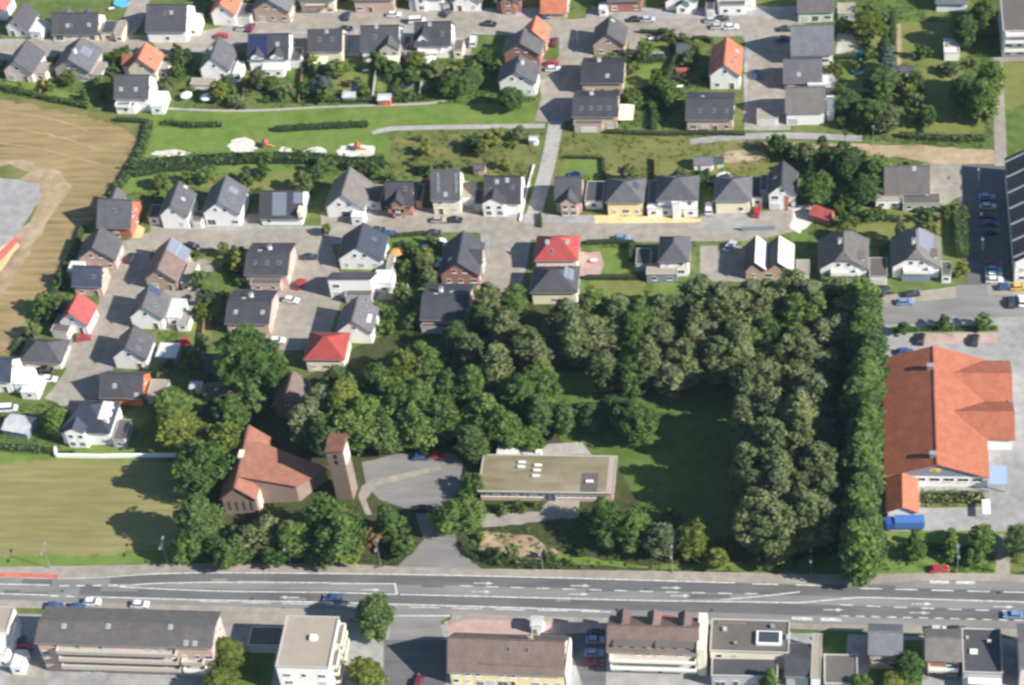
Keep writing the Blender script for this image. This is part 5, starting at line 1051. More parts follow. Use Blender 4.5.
 ('driveway','G_pave',5,[(-120.1,1.39),(-113.32,2.85),(-109.28,-0.49),(-112.79,-8.87),(-117.65,-8.86)],0.2,2.5),
 ('driveway','G_pave',5,[(-89.27,21.6),(-83.81,27.75),(-84.96,30.89),(-88.62,32.51),(-91.05,27.82)],0.3,2.5),
 ('driveway','G_pave',5,[(46.88,35.59),(58.73,35.44),(59.81,21.77),(47.36,21.88)],0,2.5),
 ('driveway','G_pave',5,[(-70.32,39.44),(-53.58,39.22),(-46.57,19.7),(-48.59,-2.53),(-60.51,-2.49),(-64.7,16.05)],0.3,2.5),
 ('driveway','G_pave',5,[(-117.27,-14.96),(-104.54,-9.6),(-99.52,-20.26),(-106.52,-24.45),(-114.8,-23.07)],0.3,2.5),
 ('driveway','G_pave',5,[(-2.58,115.52),(10.65,115.11),(9.73,88.11),(-0.19,87.48)],0.3,2.5),
 ('driveway','G_pave',5,[(57.89,113.63),(72.71,117.76),(70.13,83.17),(58.54,82.59)],0.3,2.5),
 ('patio','G_conc',5,[(-105.15,110.22),(-92.45,108.92),(-91.77,105.19),(-104.06,104.61)],0.2,2.5),
 ('patio','G_pave',5,[(-100.1,33.83),(-90.86,32.54),(-85.2,21.94),(-86.36,6.8),(-92.35,6.84)],0.3,2.5),
 ('car_park','G_asph',4,[(114.53,67.11),(128.02,66.84),(125.65,16.05),(115.67,16.13)],0,2),
 ('gravel_patch','G_pave',5,[(105.75,67.29),(116.38,67.08),(115.82,54.17),(109.89,49.52),(107.41,53.52)],0.4,2.5),
 ('side_road','G_asphl',5,[(116.86,20.14),(116.86,14.67),(117.05,8.19)],'s',8),
 ('side_road','G_asphl',6,[(93.43,9.77),(105.95,10.41),(119.72,12.12),(140.81,13.05)],'s',8),
 ('pavement','G_pave',4,[(93.55,16.31),(113.83,19.8),(115.24,17.59),(113.08,13.97),(98.51,12.63),(93.46,11.58)],0,2.5),
 ('pavement','G_pave',4,[(119.35,19.75),(121.93,21.2),(138.87,20.31),(138.4,13.79),(124.76,13.53),(120.6,14.64)],0,2.5),
 ('market_yard','G_paveg',4,[(93.4,8.34),(140.54,9.47),(134.84,-66.27),(91.98,-66.79)],0,2),
 ('parking_bay','G_pavep',6,[(101.73,2.59),(121.96,2.85),(122.26,-0.65),(101.62,-1.27)],0,2.5),
 ('verge','G_lawn',5,[(96.34,5.46),(122.6,5.67),(122.71,3.2),(96.27,2.62)],0.15,2.5),
 ('planting_bed','G_rough',6,[(101.61,-49.39),(116.41,-49.27),(116.62,-54.18),(101.68,-54.62)],0.15,2.5),
 ('verge','G_lawn',5,[(92.07,-61.7),(121.69,-61.38),(121.4,-66.44),(118.72,-74.36),(91.84,-73.86)],0.3,2.5),
 ('garden_path','G_pave',7,[(120.72,-62.59),(119.94,-68.51),(119.12,-75.22)],'s',3.2),
 ('yard','G_paveg',1,[(-128.55,-89.01),(135.03,-92.39),(136.69,-123.8),(-121.64,-130.56)],0,2),
 ('yard_paving','G_pave',3,[(-107.17,-103.2),(-100.61,-102.5),(-96.65,-110.88),(-104.93,-113.84)],0,2.5),
 ('yard_paving','G_asph',4,[(-20.63,-95.27),(-6.29,-95.0),(-4.39,-111.59),(-18.4,-111.9)],0,2.5),
 ('lawn','G_lawn_shade',3,[(-57.23,-99.37),(-45.51,-99.14),(-44.41,-112.49),(-55.92,-112.74)],0.2,2.5),
 ('lawn','G_lawn_shade',3,[(78.68,-91.76),(84.44,-91.66),(83.92,-99.93),(78.66,-100.04)],0.2,2.5),
 ('lawn','G_lawn_shade',3,[(96.75,-93.1),(100.92,-93.02),(100.06,-106.6),(86.9,-106.88),(89.61,-99.82),(96.38,-99.14)],0.2,2.5),
 ('pavement','G_pavep',4,[(-7.34,-89.88),(-1.55,-87.48),(12.42,-88.11),(29.92,-88.67),(30.14,-92.07),(22.9,-92.77),(-6.02,-93.29)],0,2.5),
 ('yard_paving','G_asph',4,[(21.07,-92.8),(30.14,-92.07),(31.18,-108.1),(26.28,-108.2)],0,2.5),
 ('pavement','G_pave',3,[(-61.97,-86.73),(-29.7,-87.37),(-29.29,-90.26),(-43.51,-89.93),(-44.21,-92.83),(-60.99,-91.97)],0,2.5),
 ('main_road','G_asphl',2,[(-136.33,-79.16),(-116.4,-78.73),(-101.54,-78.51),(-89.34,-77.89),(-77.34,-76.5),(-57.92,-75.93),(-33.79,-75.75),(9.02,-76.19),(46.28,-76.99),(73.72,-77.61),(89.53,-77.38),(105.26,-75.99),(118.61,-76.38),(140.56,-77.77),(139.47,-90.66),(117.89,-89.67),(78.24,-88.97),(37.66,-88.25),(14.72,-88.07),(-5.71,-87.84),(-8.27,-89.9),(-6.09,-96.7),(-19.48,-96.95),(-19.53,-89.52),(-24.53,-87.28),(-41.66,-86.69),(-65.68,-86.2),(-90.04,-85.7),(-114.72,-85.2),(-134.69,-84.91)],0,2),
 ('road_lane','G_asph',3,[(-89.04,-79.24),(-67.26,-78.02),(-33.5,-77.69),(9.18,-77.97),(46.36,-78.89),(87.25,-79.72),(135.94,-80.68)],'s',3.0),
 ('road_lane','G_asph',3,[(-95.81,-81.91),(-66.37,-82.65),(-32.73,-82.88),(9.72,-83.82),(46.59,-84.38),(82.71,-85.22),(135.53,-86.02)],'s',3.2),
]
TREES = [
 ('broadleaf_tree','big round green tree in front of the church tower',-35.1,-67.8,'round','green',1.89,1.43,1,None),
 ('tall_tree','yellow-green upright tree between church nave and big round tree',-44.1,-70.4,'tall','green',1.29,0.9,2,None),
 ('broadleaf_tree','grey-green tree below the church nave front wall',-52.3,-70.3,'round','olive',1.22,1.02,0,None),
 ('broadleaf_tree','low dark tree below the church corner nearest the yellow field',-57.6,-71.6,'round','deep',1.1,0.87,1,None),
 ('tall_tree','tall dark green tree where the church grounds meet the yellow field',-66.8,-67.2,'tall','deep',1.65,1.12,2,None),
 ('broadleaf_tree','bushy tree on the road corner of the yellow field',-70.7,-71.4,'round','green',1.1,0.92,0,None),
 ('broadleaf_tree','dense bright green tree beside the church nave',-68.5,-51.8,'round','green',1.59,1.32,1,None),
 ('broadleaf_tree','yellow-green bushy tree above the church nave end',-67.4,-40.8,'round','lime',1.52,1.12,2,None),
 ('broadleaf_tree','olive tree behind the white garden wall above the yellow field',-78.2,-35.8,'round','lime',1.46,1.12,0,None),
 ('broadleaf_tree','dark round tree next to the white garden wall end',-73.2,-45.8,'round','deep',1.52,1.12,1,None),
 ('broadleaf_tree','rounded green tree behind the orange-walled house garden',-82.7,-28.8,'round','green',1.28,0.92,2,None),
 ('broadleaf_tree','green bushy tree behind the sheds near the church',-66.5,-28.8,'round','green',1.22,0.92,0,None),
 ('tall_tree','tall narrow green tree rising among the pink brick double house gardens',-66.1,-15.3,'tall','green',2.01,1.42,1,None),
 ('broadleaf_tree','yellow-green tree beside the tall narrow tree and the parked white car',-60.1,-16.3,'round','green',1.16,1.02,2,None),
 ('conifer_tree','dark fir between the two garden trees and the church',-62.7,-24.6,'cone','deep',1.5,1.23,0,None),
 ('conifer_tree','upright green tree between the church tower and drive mouth',-22.3,-65.0,'cone','green',1.69,1.34,1,None),
 ('small_tree','rusty reddish bush tree by the church path',-26.3,-67.1,'small','rust',1.41,1.12,2,None),
 ('small_tree','low green tree at the corner of church drive and main road',-18.7,-70.1,'small','green',1.67,1.12,0,None),
 ('broadleaf_tree','green round tree between the drive mouth and the flat mossy roof',-7.6,-62.5,'round','green',1.34,0.92,1,None),
 ('small_tree','small round green tree at the end wall of the flat mossy roof',-5.1,-51.0,'small','green',1.8,1.12,2,None),
 ('tall_tree','pale birch behind the church tower',-47.5,-35.0,'tall','grey',1.36,1.12,0,None),
 ('broadleaf_tree','dark tree behind the church roof wing',-42.3,-39.3,'round','deep',1.22,1.32,1,None),
 ('tall_tree','slim birch beside the brown-roofed hidden house',-43.6,-29.3,'tall','grey',1.15,1.12,2,None),
 ('tall_tree','yellow-green tree above the church tower top',-36.2,-31.6,'tall','lime',1.44,1.12,0,None),
 ('broadleaf_tree','tall green maple at the church yard back edge',-31.1,-36.6,'round','green',1.52,1.43,1,None),
 ('broadleaf_tree','dark round tree filling the road bank below the church nave',-38.6,-72.9,'round','deep',1.04,0.81,2,None),
 ('small_tree','green round tree on the road bank between nave and big round tree',-48.9,-73.1,'small','green',1.93,1.34,0,None),
 ('broadleaf_tree','low spreading tree on the road bank nearest the yellow field',-61.7,-73.2,'round','green',0.98,0.81,1,None),
 ('small_tree','low green tree on the road bank below the big round tree',-31.3,-72.6,'small','lime',1.93,1.23,2,None),
 ('broadleaf_tree','first green tree of the clump behind church yard,counted from the top',-20.8,-16.3,'round','green',1.25,1.27,0,'broadleaf trees behind the church yard'),
 ('broadleaf_tree','second yellow-green tree of the clump behind church yard,counted from the top',-26.0,-19.3,'round','lime',1.25,1.36,1,'broadleaf trees behind the church yard'),
 ('broadleaf_tree','third green tree of the clump behind church yard,counted from the top',-32.3,-21.4,'round','green',1.25,1.36,2,'broadleaf trees behind the church yard'),
 ('broadleaf_tree','fourth dark green tree of the clump behind church yard,counted from the top',-42.2,-19.6,'round','deep',1.0,1.09,0,'broadleaf trees behind the church yard'),
 ('broadleaf_tree','fifth dark green tree of the clump behind church yard,counted from the top',-13.3,-23.8,'round','deep',1.25,1.36,1,'broadleaf trees behind the church yard'),
 ('broadleaf_tree','sixth green tree of the clump behind church yard,counted from the top',-37.4,-22.6,'round','green',1.1,1.18,2,'broadleaf trees behind the church yard'),
 ('broadleaf_tree','seventh green tree of the clump behind church yard,counted from the top',-18.3,-28.2,'round','green',1.4,1.36,0,'broadleaf trees behind the church yard'),
 ('broadleaf_tree','eighth green tree of the clump behind church yard,counted from the top',-24.5,-30.5,'round','green',1.35,1.36,1,'broadleaf trees behind the church yard'),
 ('broadleaf_tree','ninth green tree of the clump behind church yard,counted from the top',-13.6,-35.0,'round','green',1.3,1.27,2,'broadleaf trees behind the church yard'),
 ('broadleaf_tree','tenth green tree of the clump behind church yard,counted from the top',-20.3,-37.7,'round','green',1.25,1.18,0,'broadleaf trees behind the church yard'),
 ('broadleaf_tree','eleventh dark green tree of the clump behind church yard,counted from the top',-26.8,-37.8,'round','deep',1.15,1.09,1,'broadleaf trees behind the church yard'),
 ('tall_tree','first tall olive tree of the wood between church yard and clearing',-5.6,7.4,'tall','olive',1.18,0.87,2,'trees between the church yard and the clearing'),
 ('tall_tree','second tall green tree of the wood between church yard and clearing',0.8,7.2,'tall','green',1.18,0.8,0,'trees between the church yard and the clearing'),
 ('tall_tree','third tall dark green tree of the wood between church yard and clearing',-8.2,1.5,'tall','deep',1.06,0.8,1,'trees between the church yard and the clearing'),
 ('tall_tree','fourth tall olive tree of the wood between church yard and clearing',-0.3,-5.3,'tall','olive',1.35,1.07,2,'trees between the church yard and the clearing'),
 ('tall_tree','fifth tall dark green tree of the wood between church yard and clearing',-13.3,-5.2,'tall','deep',1.18,0.87,0,'trees between the church yard and the clearing'),
 ('tall_tree','sixth tall olive tree of the wood between church yard and clearing',7.9,-11.2,'tall','olive',1.35,1.13,1,'trees between the church yard and the clearing'),
 ('tall_tree','seventh tall olive tree of the wood between church yard and clearing',-8.6,-11.7,'tall','olive',1.29,1.0,2,'trees between the church yard and the clearing'),
 ('tall_tree','eighth tall olive tree of the wood between church yard and clearing',-0.3,-18.1,'tall','olive',1.41,1.13,0,'trees between the church yard and the clearing'),
 ('tall_tree','ninth tall green tree of the wood between church yard and clearing',9.9,-21.4,'tall','green',1.29,1.0,1,'trees between the church yard and the clearing'),
 ('tall_tree','tenth tall green tree of the wood between church yard and clearing',-8.2,-24.4,'tall','green',1.35,1.07,2,'trees between the church yard and the clearing'),
 ('tall_tree','eleventh tall green tree of the wood between church yard and clearing',4.3,-27.7,'tall','green',1.41,1.07,0,'trees between the church yard and the clearing'),
 ('tall_tree','twelfth tall dark green tree of the wood between church yard and clearing',10.2,-31.6,'tall','deep',1.18,0.93,1,'trees between the church yard and the clearing'),
 ('tall_tree','thirteenth tall green tree of the wood between church yard and clearing',-3.8,-33.8,'tall','green',1.41,1.0,2,'trees between the church yard and the clearing'),
 ('tall_tree','fourteenth tall green tree of the wood between church yard and clearing',3.3,-36.6,'tall','green',1.35,0.93,0,'trees between the church yard and the clearing'),
 ('tall_tree','fifteenth tall green tree of the wood between church yard and clearing',8.0,-37.3,'tall','green',1.0,0.6,1,'trees between the church yard and the clearing'),
 ('tall_tree','sixteenth tall dark green tree of the wood between church yard and clearing',-4.3,-40.4,'tall','deep',1.18,0.8,2,'trees between the church yard and the clearing'),
 ('tall_tree','tall tree,first from church side in the outermost row of the garden wood belt',47.6,6.8,'tall','olive',1.56,1.09,0,'grey-olive trees of the wood along the gardens'),
 ('tall_tree','tall tree,second from church side in the outermost row of the garden wood belt',54.3,6.0,'tall','grey',1.33,1.01,1,'grey-olive trees of the wood along the gardens'),
 ('tall_tree','tall tree,third from church side in the outermost row of the garden wood belt',60.4,4.2,'tall','grey',1.38,1.22,2,'grey-olive trees of the wood along the gardens'),
 ('tall_tree','tall tree,fourth from church side in the outermost row of the garden wood belt',64.8,4.4,'tall','grey',1.5,1.16,0,'grey-olive trees of the wood along the gardens'),
 ('tall_tree','tall tree,fifth from church side in the outermost row of the garden wood belt',71.4,5.3,'tall','olive',1.51,1.21,1,'grey-olive trees of the wood along the gardens'),
 ('tall_tree','tall tree,sixth from church side in the outermost row of the garden wood belt',76.3,3.6,'tall','grey',1.49,1.24,2,'grey-olive trees of the wood along the gardens'),
 ('tall_tree','tall tree,seventh from church side in the outermost row of the garden wood belt',82.3,8.2,'tall','olive',1.55,0.97,0,'grey-olive trees of the wood along the gardens'),
 ('tall_tree','tall tree,first from church side in the outer row of the garden wood belt',15.1,-2.4,'tall','grey',1.51,1.22,1,'grey-olive trees of the wood along the gardens'),
 ('tall_tree','tall tree,second from church side in the outer row of the garden wood belt',22.0,0.1,'tall','green',1.44,1.13,2,'grey-olive trees of the wood along the gardens'),
 ('tall_tree','tall tree,third from church side in the outer row of the garden wood belt',28.0,-1.7,'tall','olive',1.59,1.16,0,'grey-olive trees of the wood along the gardens'),
 ('tall_tree','tall tree,fourth from church side in the outer row of the garden wood belt',33.7,-2.1,'tall','green',1.44,1.17,1,'grey-olive trees of the wood along the gardens'),
 ('tall_tree','tall tree,fifth from church side in the outer row of the garden wood belt',38.7,0.3,'tall','olive',1.28,1.09,2,'grey-olive trees of the wood along the gardens'),
 ('tall_tree','tall tree,sixth from church side in the outer row of the garden wood belt',43.5,2.3,'tall','olive',1.38,0.98,0,'grey-olive trees of the wood along the gardens'),
 ('tall_tree','tall tree,seventh from church side in the outer row of the garden wood belt',49.9,-1.9,'tall','olive',1.45,1.19,1,'grey-olive trees of the wood along the gardens'),
 ('tall_tree','tall tree,eighth from church side in the outer row of the garden wood belt',54.9,-1.3,'tall','olive',1.41,1.27,2,'grey-olive trees of the wood along the gardens'),
 ('tall_tree','tall tree,ninth from church side in the outer row of the garden wood belt',58.9,-1.5,'tall','olive',1.57,1.26,0,'grey-olive trees of the wood along the gardens'),
 ('tall_tree','tall tree,tenth from church side in the outer row of the garden wood belt',64.7,-1.9,'tall','olive',1.35,1.25,1,'grey-olive trees of the wood along the gardens'),
 ('tall_tree','tall tree,eleventh from church side in the outer row of the garden wood belt',71.0,-0.6,'tall','green',1.37,1.22,2,'grey-olive trees of the wood along the gardens'),
 ('tall_tree','tall tree,twelfth from church side in the outer row of the garden wood belt',76.1,-2.1,'tall','green',1.33,1.14,0,'grey-olive trees of the wood along the gardens'),
 ('tall_tree','tall tree,thirteenth from church side in the outer row of the garden wood belt',84.0,0.4,'tall','olive',1.42,1.12,1,'grey-olive trees of the wood along the gardens'),
 ('tall_tree','tall tree,first from church side in the middle row of the garden wood belt',17.3,-9.1,'tall','olive',1.37,1.13,2,'grey-olive trees of the wood along the gardens'),
 ('tall_tree','tall tree,second from church side in the middle row of the garden wood belt',22.9,-7.4,'tall','olive',1.48,1.05,0,'grey-olive trees of the wood along the gardens'),
 ('tall_tree','tall tree,third from church side in the middle row of the garden wood belt',28.8,-5.1,'tall','olive',1.57,0.94,1,'grey-olive trees of the wood along the gardens'),
 ('tall_tree','tall tree,fourth from church side in the middle row of the garden wood belt',34.2,-7.3,'tall','green',1.35,1.05,2,'grey-olive trees of the wood along the gardens'),
 ('tall_tree','tall tree,fifth from church side in the middle row of the garden wood belt',38.9,-7.8,'tall','olive',1.51,0.97,0,'grey-olive trees of the wood along the gardens'),
 ('tall_tree','tall tree,sixth from church side in the middle row of the garden wood belt',46.4,-8.6,'tall','olive',1.34,1.01,1,'grey-olive trees of the wood along the gardens'),
 ('tall_tree','tall tree,seventh from church side in the middle row of the garden wood belt',50.5,-6.1,'tall','grey',1.46,0.97,2,'grey-olive trees of the wood along the gardens'),
 ('tall_tree','tall tree,eighth from church side in the middle row of the garden wood belt',58.1,-10.5,'tall','olive',1.39,1.22,0,'grey-olive trees of the wood along the gardens'),
 ('tall_tree','tall tree,ninth from church side in the middle row of the garden wood belt',61.6,-8.5,'tall','green',1.39,1.01,1,'grey-olive trees of the wood along the gardens'),
 ('tall_tree','tall tree,tenth from church side in the middle row of the garden wood belt',67.2,-6.8,'tall','green',1.3,1.03,2,'grey-olive trees of the wood along the gardens'),
 ('tall_tree','tall tree,eleventh from church side in the middle row of the garden wood belt',73.4,-9.8,'tall','olive',1.44,1.07,0,'grey-olive trees of the wood along the gardens'),
 ('tall_tree','tall tree,twelfth from church side in the middle row of the garden wood belt',79.4,-8.9,'tall','grey',1.34,1.12,1,'grey-olive trees of the wood along the gardens'),
 ('tall_tree','tall tree,thirteenth from church side in the middle row of the garden wood belt',83.2,-8.7,'tall','grey',1.57,1.23,2,'grey-olive trees of the wood along the gardens'),
 ('tall_tree','tall tree,first from church side in the innermost row of the garden wood belt',25.0,-18.6,'tall','olive',1.25,1.09,0,'grey-olive trees of the wood along the gardens'),
 ('tall_tree','tall tree,second from church side in the innermost row of the garden wood belt',31.5,-18.0,'tall','green',1.36,1.01,1,'grey-olive trees of the wood along the gardens'),
 ('tall_tree','tall tree,third from church side in the innermost row of the garden wood belt',36.2,-17.2,'tall','olive',1.25,1.23,2,'grey-olive trees of the wood along the gardens'),
 ('tall_tree','tall tree,fourth from church side in the innermost row of the garden wood belt',42.7,-17.1,'tall','grey',1.44,0.94,0,'grey-olive trees of the wood along the gardens'),
 ('tall_tree','tall tree,fifth from church side in the innermost row of the garden wood belt',46.7,-15.8,'tall','olive',1.42,1.07,1,'grey-olive trees of the wood along the gardens'),
 ('tall_tree','tall tree,sixth from church side in the innermost row of the garden wood belt',53.8,-16.4,'tall','olive',1.58,1.11,2,'grey-olive trees of the wood along the gardens'),
 ('tall_tree','tall tree,seventh from church side in the innermost row of the garden wood belt',58.4,-16.8,'tall','olive',1.42,1.21,0,'grey-olive trees of the wood along the gardens'),
 ('tall_tree','tall tree,eighth from church side in the innermost row of the garden wood belt',65.2,-17.2,'tall','olive',1.53,0.94,1,'grey-olive trees of the wood along the gardens'),
 ('tall_tree','tall tree,ninth from church side in the innermost row of the garden wood belt',71.0,-15.5,'tall','olive',1.32,1.14,2,'grey-olive trees of the wood along the gardens'),
 ('tall_tree','tall tree,tenth from church side in the innermost row of the garden wood belt',74.5,-17.1,'tall','olive',1.54,1.19,0,'grey-olive trees of the wood along the gardens'),
 ('tall_tree','tall tree,eleventh from church side in the innermost row of the garden wood belt',79.4,-15.7,'tall','olive',1.54,0.96,1,'grey-olive trees of the wood along the gardens'),
 ('tall_tree','tall olive tree,first from the clearing in the sixth row from main road',61.4,-26.4,'tall','olive',1.47,1.25,2,'grey-olive trees in the heart of the wood'),
 ('tall_tree','tall olive tree,second from the clearing in the sixth row from main road',66.4,-25.6,'tall','olive',1.52,1.26,0,'grey-olive trees in the heart of the wood'),
 ('tall_tree','tall olive tree,third from the clearing in the sixth row from main road',71.0,-25.6,'tall','olive',1.49,1.15,1,'grey-olive trees in the heart of the wood'),
 ('tall_tree','tall olive tree,fourth from the clearing in the sixth row from main road',76.6,-28.5,'tall','grey',1.41,1.36,2,'grey-olive trees in the heart of the wood'),
 ('tall_tree','tall olive tree,first from the clearing in the fifth row from main road',61.8,-35.9,'tall','olive',1.55,1.21,0,'grey-olive trees in the heart of the wood'),
 ('tall_tree','tall olive tree,second from the clearing in the fifth row from main road',65.8,-35.8,'tall','grey',1.31,1.36,1,'grey-olive trees in the heart of the wood'),
 ('tall_tree','tall olive tree,third from the clearing in the fifth row from main road',73.0,-38.0,'tall','olive',1.5,1.38,2,'grey-olive trees in the heart of the wood'),
 ('tall_tree','tall olive tree,fourth from the clearing in the fifth row from main road',77.1,-32.0,'tall','olive',1.43,0.8,0,'grey-olive trees in the heart of the wood'),
 ('tall_tree','tall olive tree,first from the clearing in the fourth row from main road',62.2,-43.2,'tall','olive',1.33,1.14,1,'grey-olive trees in the heart of the wood'),
 ('tall_tree','tall olive tree,second from the clearing in the fourth row from main road',67.2,-46.8,'tall','olive',1.56,1.45,2,'grey-olive trees in the heart of the wood'),
 ('tall_tree','tall olive tree,third from the clearing in the fourth row from main road',73.8,-43.2,'tall','olive',1.3,1.38,0,'grey-olive trees in the heart of the wood'),
 ('tall_tree','tall olive tree,fourth from the clearing in the fourth row from main road',78.2,-39.4,'tall','olive',1.56,0.8,1,'grey-olive trees in the heart of the wood'),
 ('tall_tree','tall olive tree,first from the clearing in the third row from main road',61.6,-53.1,'tall','olive',1.35,1.33,2,'grey-olive trees in the heart of the wood'),
 ('tall_tree','tall olive tree,second from the clearing in the third row from main road',67.9,-55.4,'tall','olive',1.44,1.46,0,'grey-olive trees in the heart of the wood'),
 ('tall_tree','tall olive tree,third from the clearing in the third row from main road',73.3,-50.8,'tall','olive',1.32,1.27,1,'grey-olive trees in the heart of the wood'),
 ('tall_tree','tall olive tree,fourth from the clearing in the third row from main road',77.8,-52.4,'tall','olive',1.59,1.31,2,'grey-olive trees in the heart of the wood'),
 ('tall_tree','tall olive tree,first from the clearing in the second row from main road',62.6,-59.6,'tall','olive',1.32,1.31,0,'grey-olive trees in the heart of the wood'),
 ('tall_tree','tall olive tree,second from the clearing in the second row from main road',69.5,-61.5,'tall','grey',1.5,1.42,1,'grey-olive trees in the heart of the wood'),
 ('tall_tree','tall olive tree,third from the clearing in the second row from main road',74.2,-61.5,'tall','olive',1.37,1.22,2,'grey-olive trees in the heart of the wood'),
 ('tall_tree','tall olive tree,fourth from the clearing in the second row from main road',79.0,-61.3,'tall','olive',1.38,1.39,0,'grey-olive trees in the heart of the wood'),
 ('tall_tree','tall olive tree,first from the clearing in the first row from main road',63.8,-69.6,'tall','olive',1.47,1.43,1,'grey-olive trees in the heart of the wood'),
 ('tall_tree','tall olive tree,second from the clearing in the first row from main road',68.2,-69.7,'tall','olive',1.57,1.27,2,'grey-olive trees in the heart of the wood'),
 ('tall_tree','tall olive tree,third from the clearing in the first row from main road',75.3,-68.4,'tall','olive',1.58,1.35,0,'grey-olive trees in the heart of the wood'),
 ('tall_tree','tall olive tree,fourth from the clearing in the first row from main road',79.0,-66.3,'tall','grey',1.35,1.2,1,'grey-olive trees in the heart of the wood'),
 ('columnar_tree','first tree from the main road in the columnar row beside the orange supermarket',87.3,-77.2,'column','green',1.79,1.34,2,'columnar row by the supermarket'),
 ('columnar_tree','second tree from the main road in the columnar row beside the orange supermarket',88.6,-74.0,'column','deep',1.64,1.34,0,'columnar row by the supermarket'),
 ('columnar_tree','third tree from the main road in the columnar row beside the orange supermarket',87.6,-71.4,'column','deep',1.7,1.31,1,'columnar row by the supermarket'),
 ('columnar_tree','fourth tree from the main road in the columnar row beside the orange supermarket',87.2,-67.5,'column','green',1.59,1.33,2,'columnar row by the supermarket'),
 ('columnar_tree','fifth tree from the main road in the columnar row beside the orange supermarket',87.7,-62.8,'column','deep',1.67,1.27,0,'columnar row by the supermarket'),
 ('columnar_tree','sixth tree from the main road in the columnar row beside the orange supermarket',88.4,-58.0,'column','deep',1.56,1.21,1,'columnar row by the supermarket'),
 ('columnar_tree','seventh tree from the main road in the columnar row beside the orange supermarket',88.0,-53.5,'column','green',1.72,1.18,2,'columnar row by the supermarket'),
 ('columnar_tree','eighth tree from the main road in the columnar row beside the orange supermarket',88.4,-49.5,'column','deep',1.87,1.22,0,'columnar row by the supermarket'),
 ('columnar_tree','ninth tree from the main road in the columnar row beside the orange supermarket',88.4,-44.9,'column','deep',1.6,1.19,1,'columnar row by the supermarket'),
 ('columnar_tree','tenth tree from the main road in the columnar row beside the orange supermarket',88.6,-41.9,'column','green',1.6,1.35,2,'columnar row by the supermarket'),
 ('columnar_tree','eleventh tree from the main road in the columnar row beside the orange supermarket',89.1,-37.5,'column','deep',1.59,1.36,0,'columnar row by the supermarket'),
 ('columnar_tree','twelfth tree from the main road in the columnar row beside the orange supermarket',88.2,-32.6,'column','deep',1.81,1.31,1,'columnar row by the supermarket'),
 ('columnar_tree','thirteenth tree from the main road in the columnar row beside the orange supermarket',88.6,-27.8,'column','green',1.78,1.29,2,'columnar row by the supermarket'),
 ('columnar_tree','fourteenth tree from the main road in the columnar row beside the orange supermarket',89.6,-23.4,'column','deep',1.64,1.31,0,'columnar row by the supermarket'),
 ('columnar_tree','fifteenth tree from the main road in the columnar row beside the orange supermarket',90.0,-18.2,'column','deep',1.78,1.26,1,'columnar row by the supermarket'),
 ('columnar_tree','sixteenth tree from the main road in the columnar row beside the orange supermarket',88.5,-13.0,'column','green',1.72,1.21,2,'columnar row by the supermarket'),
 ('columnar_tree','seventeenth tree from the main road in the columnar row beside the orange supermarket',89.7,-8.7,'column','deep',1.78,1.27,0,'columnar row by the supermarket'),
 ('columnar_tree','eighteenth tree from the main road in the columnar row beside the orange supermarket',88.7,-4.0,'column','deep',1.77,1.28,1,'columnar row by the supermarket'),
 ('columnar_tree','nineteenth tree from the main road in the columnar row beside the orange supermarket',88.8,0.8,'column','green',1.84,1.29,2,'columnar row by the supermarket'),
 ('broadleaf_tree','round green tree standing alone at the clearing end of the flat mossy roof',34.4,-32.6,'round','green',1.35,1.18,0,None),
 ('broadleaf_tree','dark small tree behind the terrace of the flat mossy roof',22.6,-29.4,'round','deep',0.9,0.82,1,None),
 ('broadleaf_tree','dark bushy tree at the clearing edge nearest the flat mossy roof',16.1,-31.3,'round','deep',0.9,0.91,2,None),
 ('broadleaf_tree','dark round tree between the lone round tree and the terrace',28.1,-27.0,'round','deep',0.95,0.82,0,None),
 ('broadleaf_tree','green tree at the front corner of the flat mossy roof',28.2,-65.7,'round','green',1.25,0.91,1,None),
 ('broadleaf_tree','grey-leaved tree in the roadside clump before the clearing',40.4,-68.6,'round','grey',1.1,0.91,2,None),
 ('broadleaf_tree','green tree in the middle of the roadside clump before the clearing',34.1,-66.6,'round','green',1.15,0.91,0,None),
 ('broadleaf_tree','yellow-green tree by the main road below the clearing',50.2,-70.0,'round','lime',1.1,0.91,1,None),
 ('small_tree','low yellowish tree by the main road past the roadside clump',55.0,-73.2,'small','lime',1.68,1.2,2,None),
 ('small_tree','dark tree at the road corner of the wood clearing',43.5,-62.0,'small','deep',1.47,1.2,0,None),
 ('small_tree','low green tree on the verge below the wood heart',66.4,-72.9,'small','green',1.37,0.9,1,None),
 ('small_tree','bushy low tree on the verge below the columnar row',75.1,-73.4,'small','deep',1.37,0.9,2,None),
 ('conifer_tree','slender green conifer on the supermarket verge nearest the columnar row',99.7,-69.5,'cone','green',1.15,0.95,0,None),
 ('conifer_tree','slender green conifer on the supermarket verge,second from columnar row',108.0,-68.8,'cone','green',1.15,0.9,1,None),
 ('broadleaf_tree','rounded tree on the supermarket verge beside the footpath',114.3,-68.5,'round','green',0.9,0.73,2,None),
 ('broadleaf_tree','rounded tree on the supermarket verge beyond the footpath',123.2,-68.7,'round','deep',0.9,0.82,0,None),
 ('small_tree','low round shrub tree before the supermarket verge footpath',113.2,-70.9,'small','green',1.47,0.8,1,None),
 ('small_tree','young street tree by the supermarket bay with the dark car',108.9,4.3,'small','green',1.0,0.92,2,None),
 ('small_tree','young street tree at the junction by the car park',118.9,4.0,'small','green',1.26,1.0,0,None),
 ('small_tree','young street tree nearest the columnar row on the side road',99.2,2.5,'small','deep',1.05,0.84,1,None),
 ('small_tree','yellow-leaved bush tree at the corner of the half-hipped house drive',114.1,22.8,'small','lime',1.11,1.0,2,None),
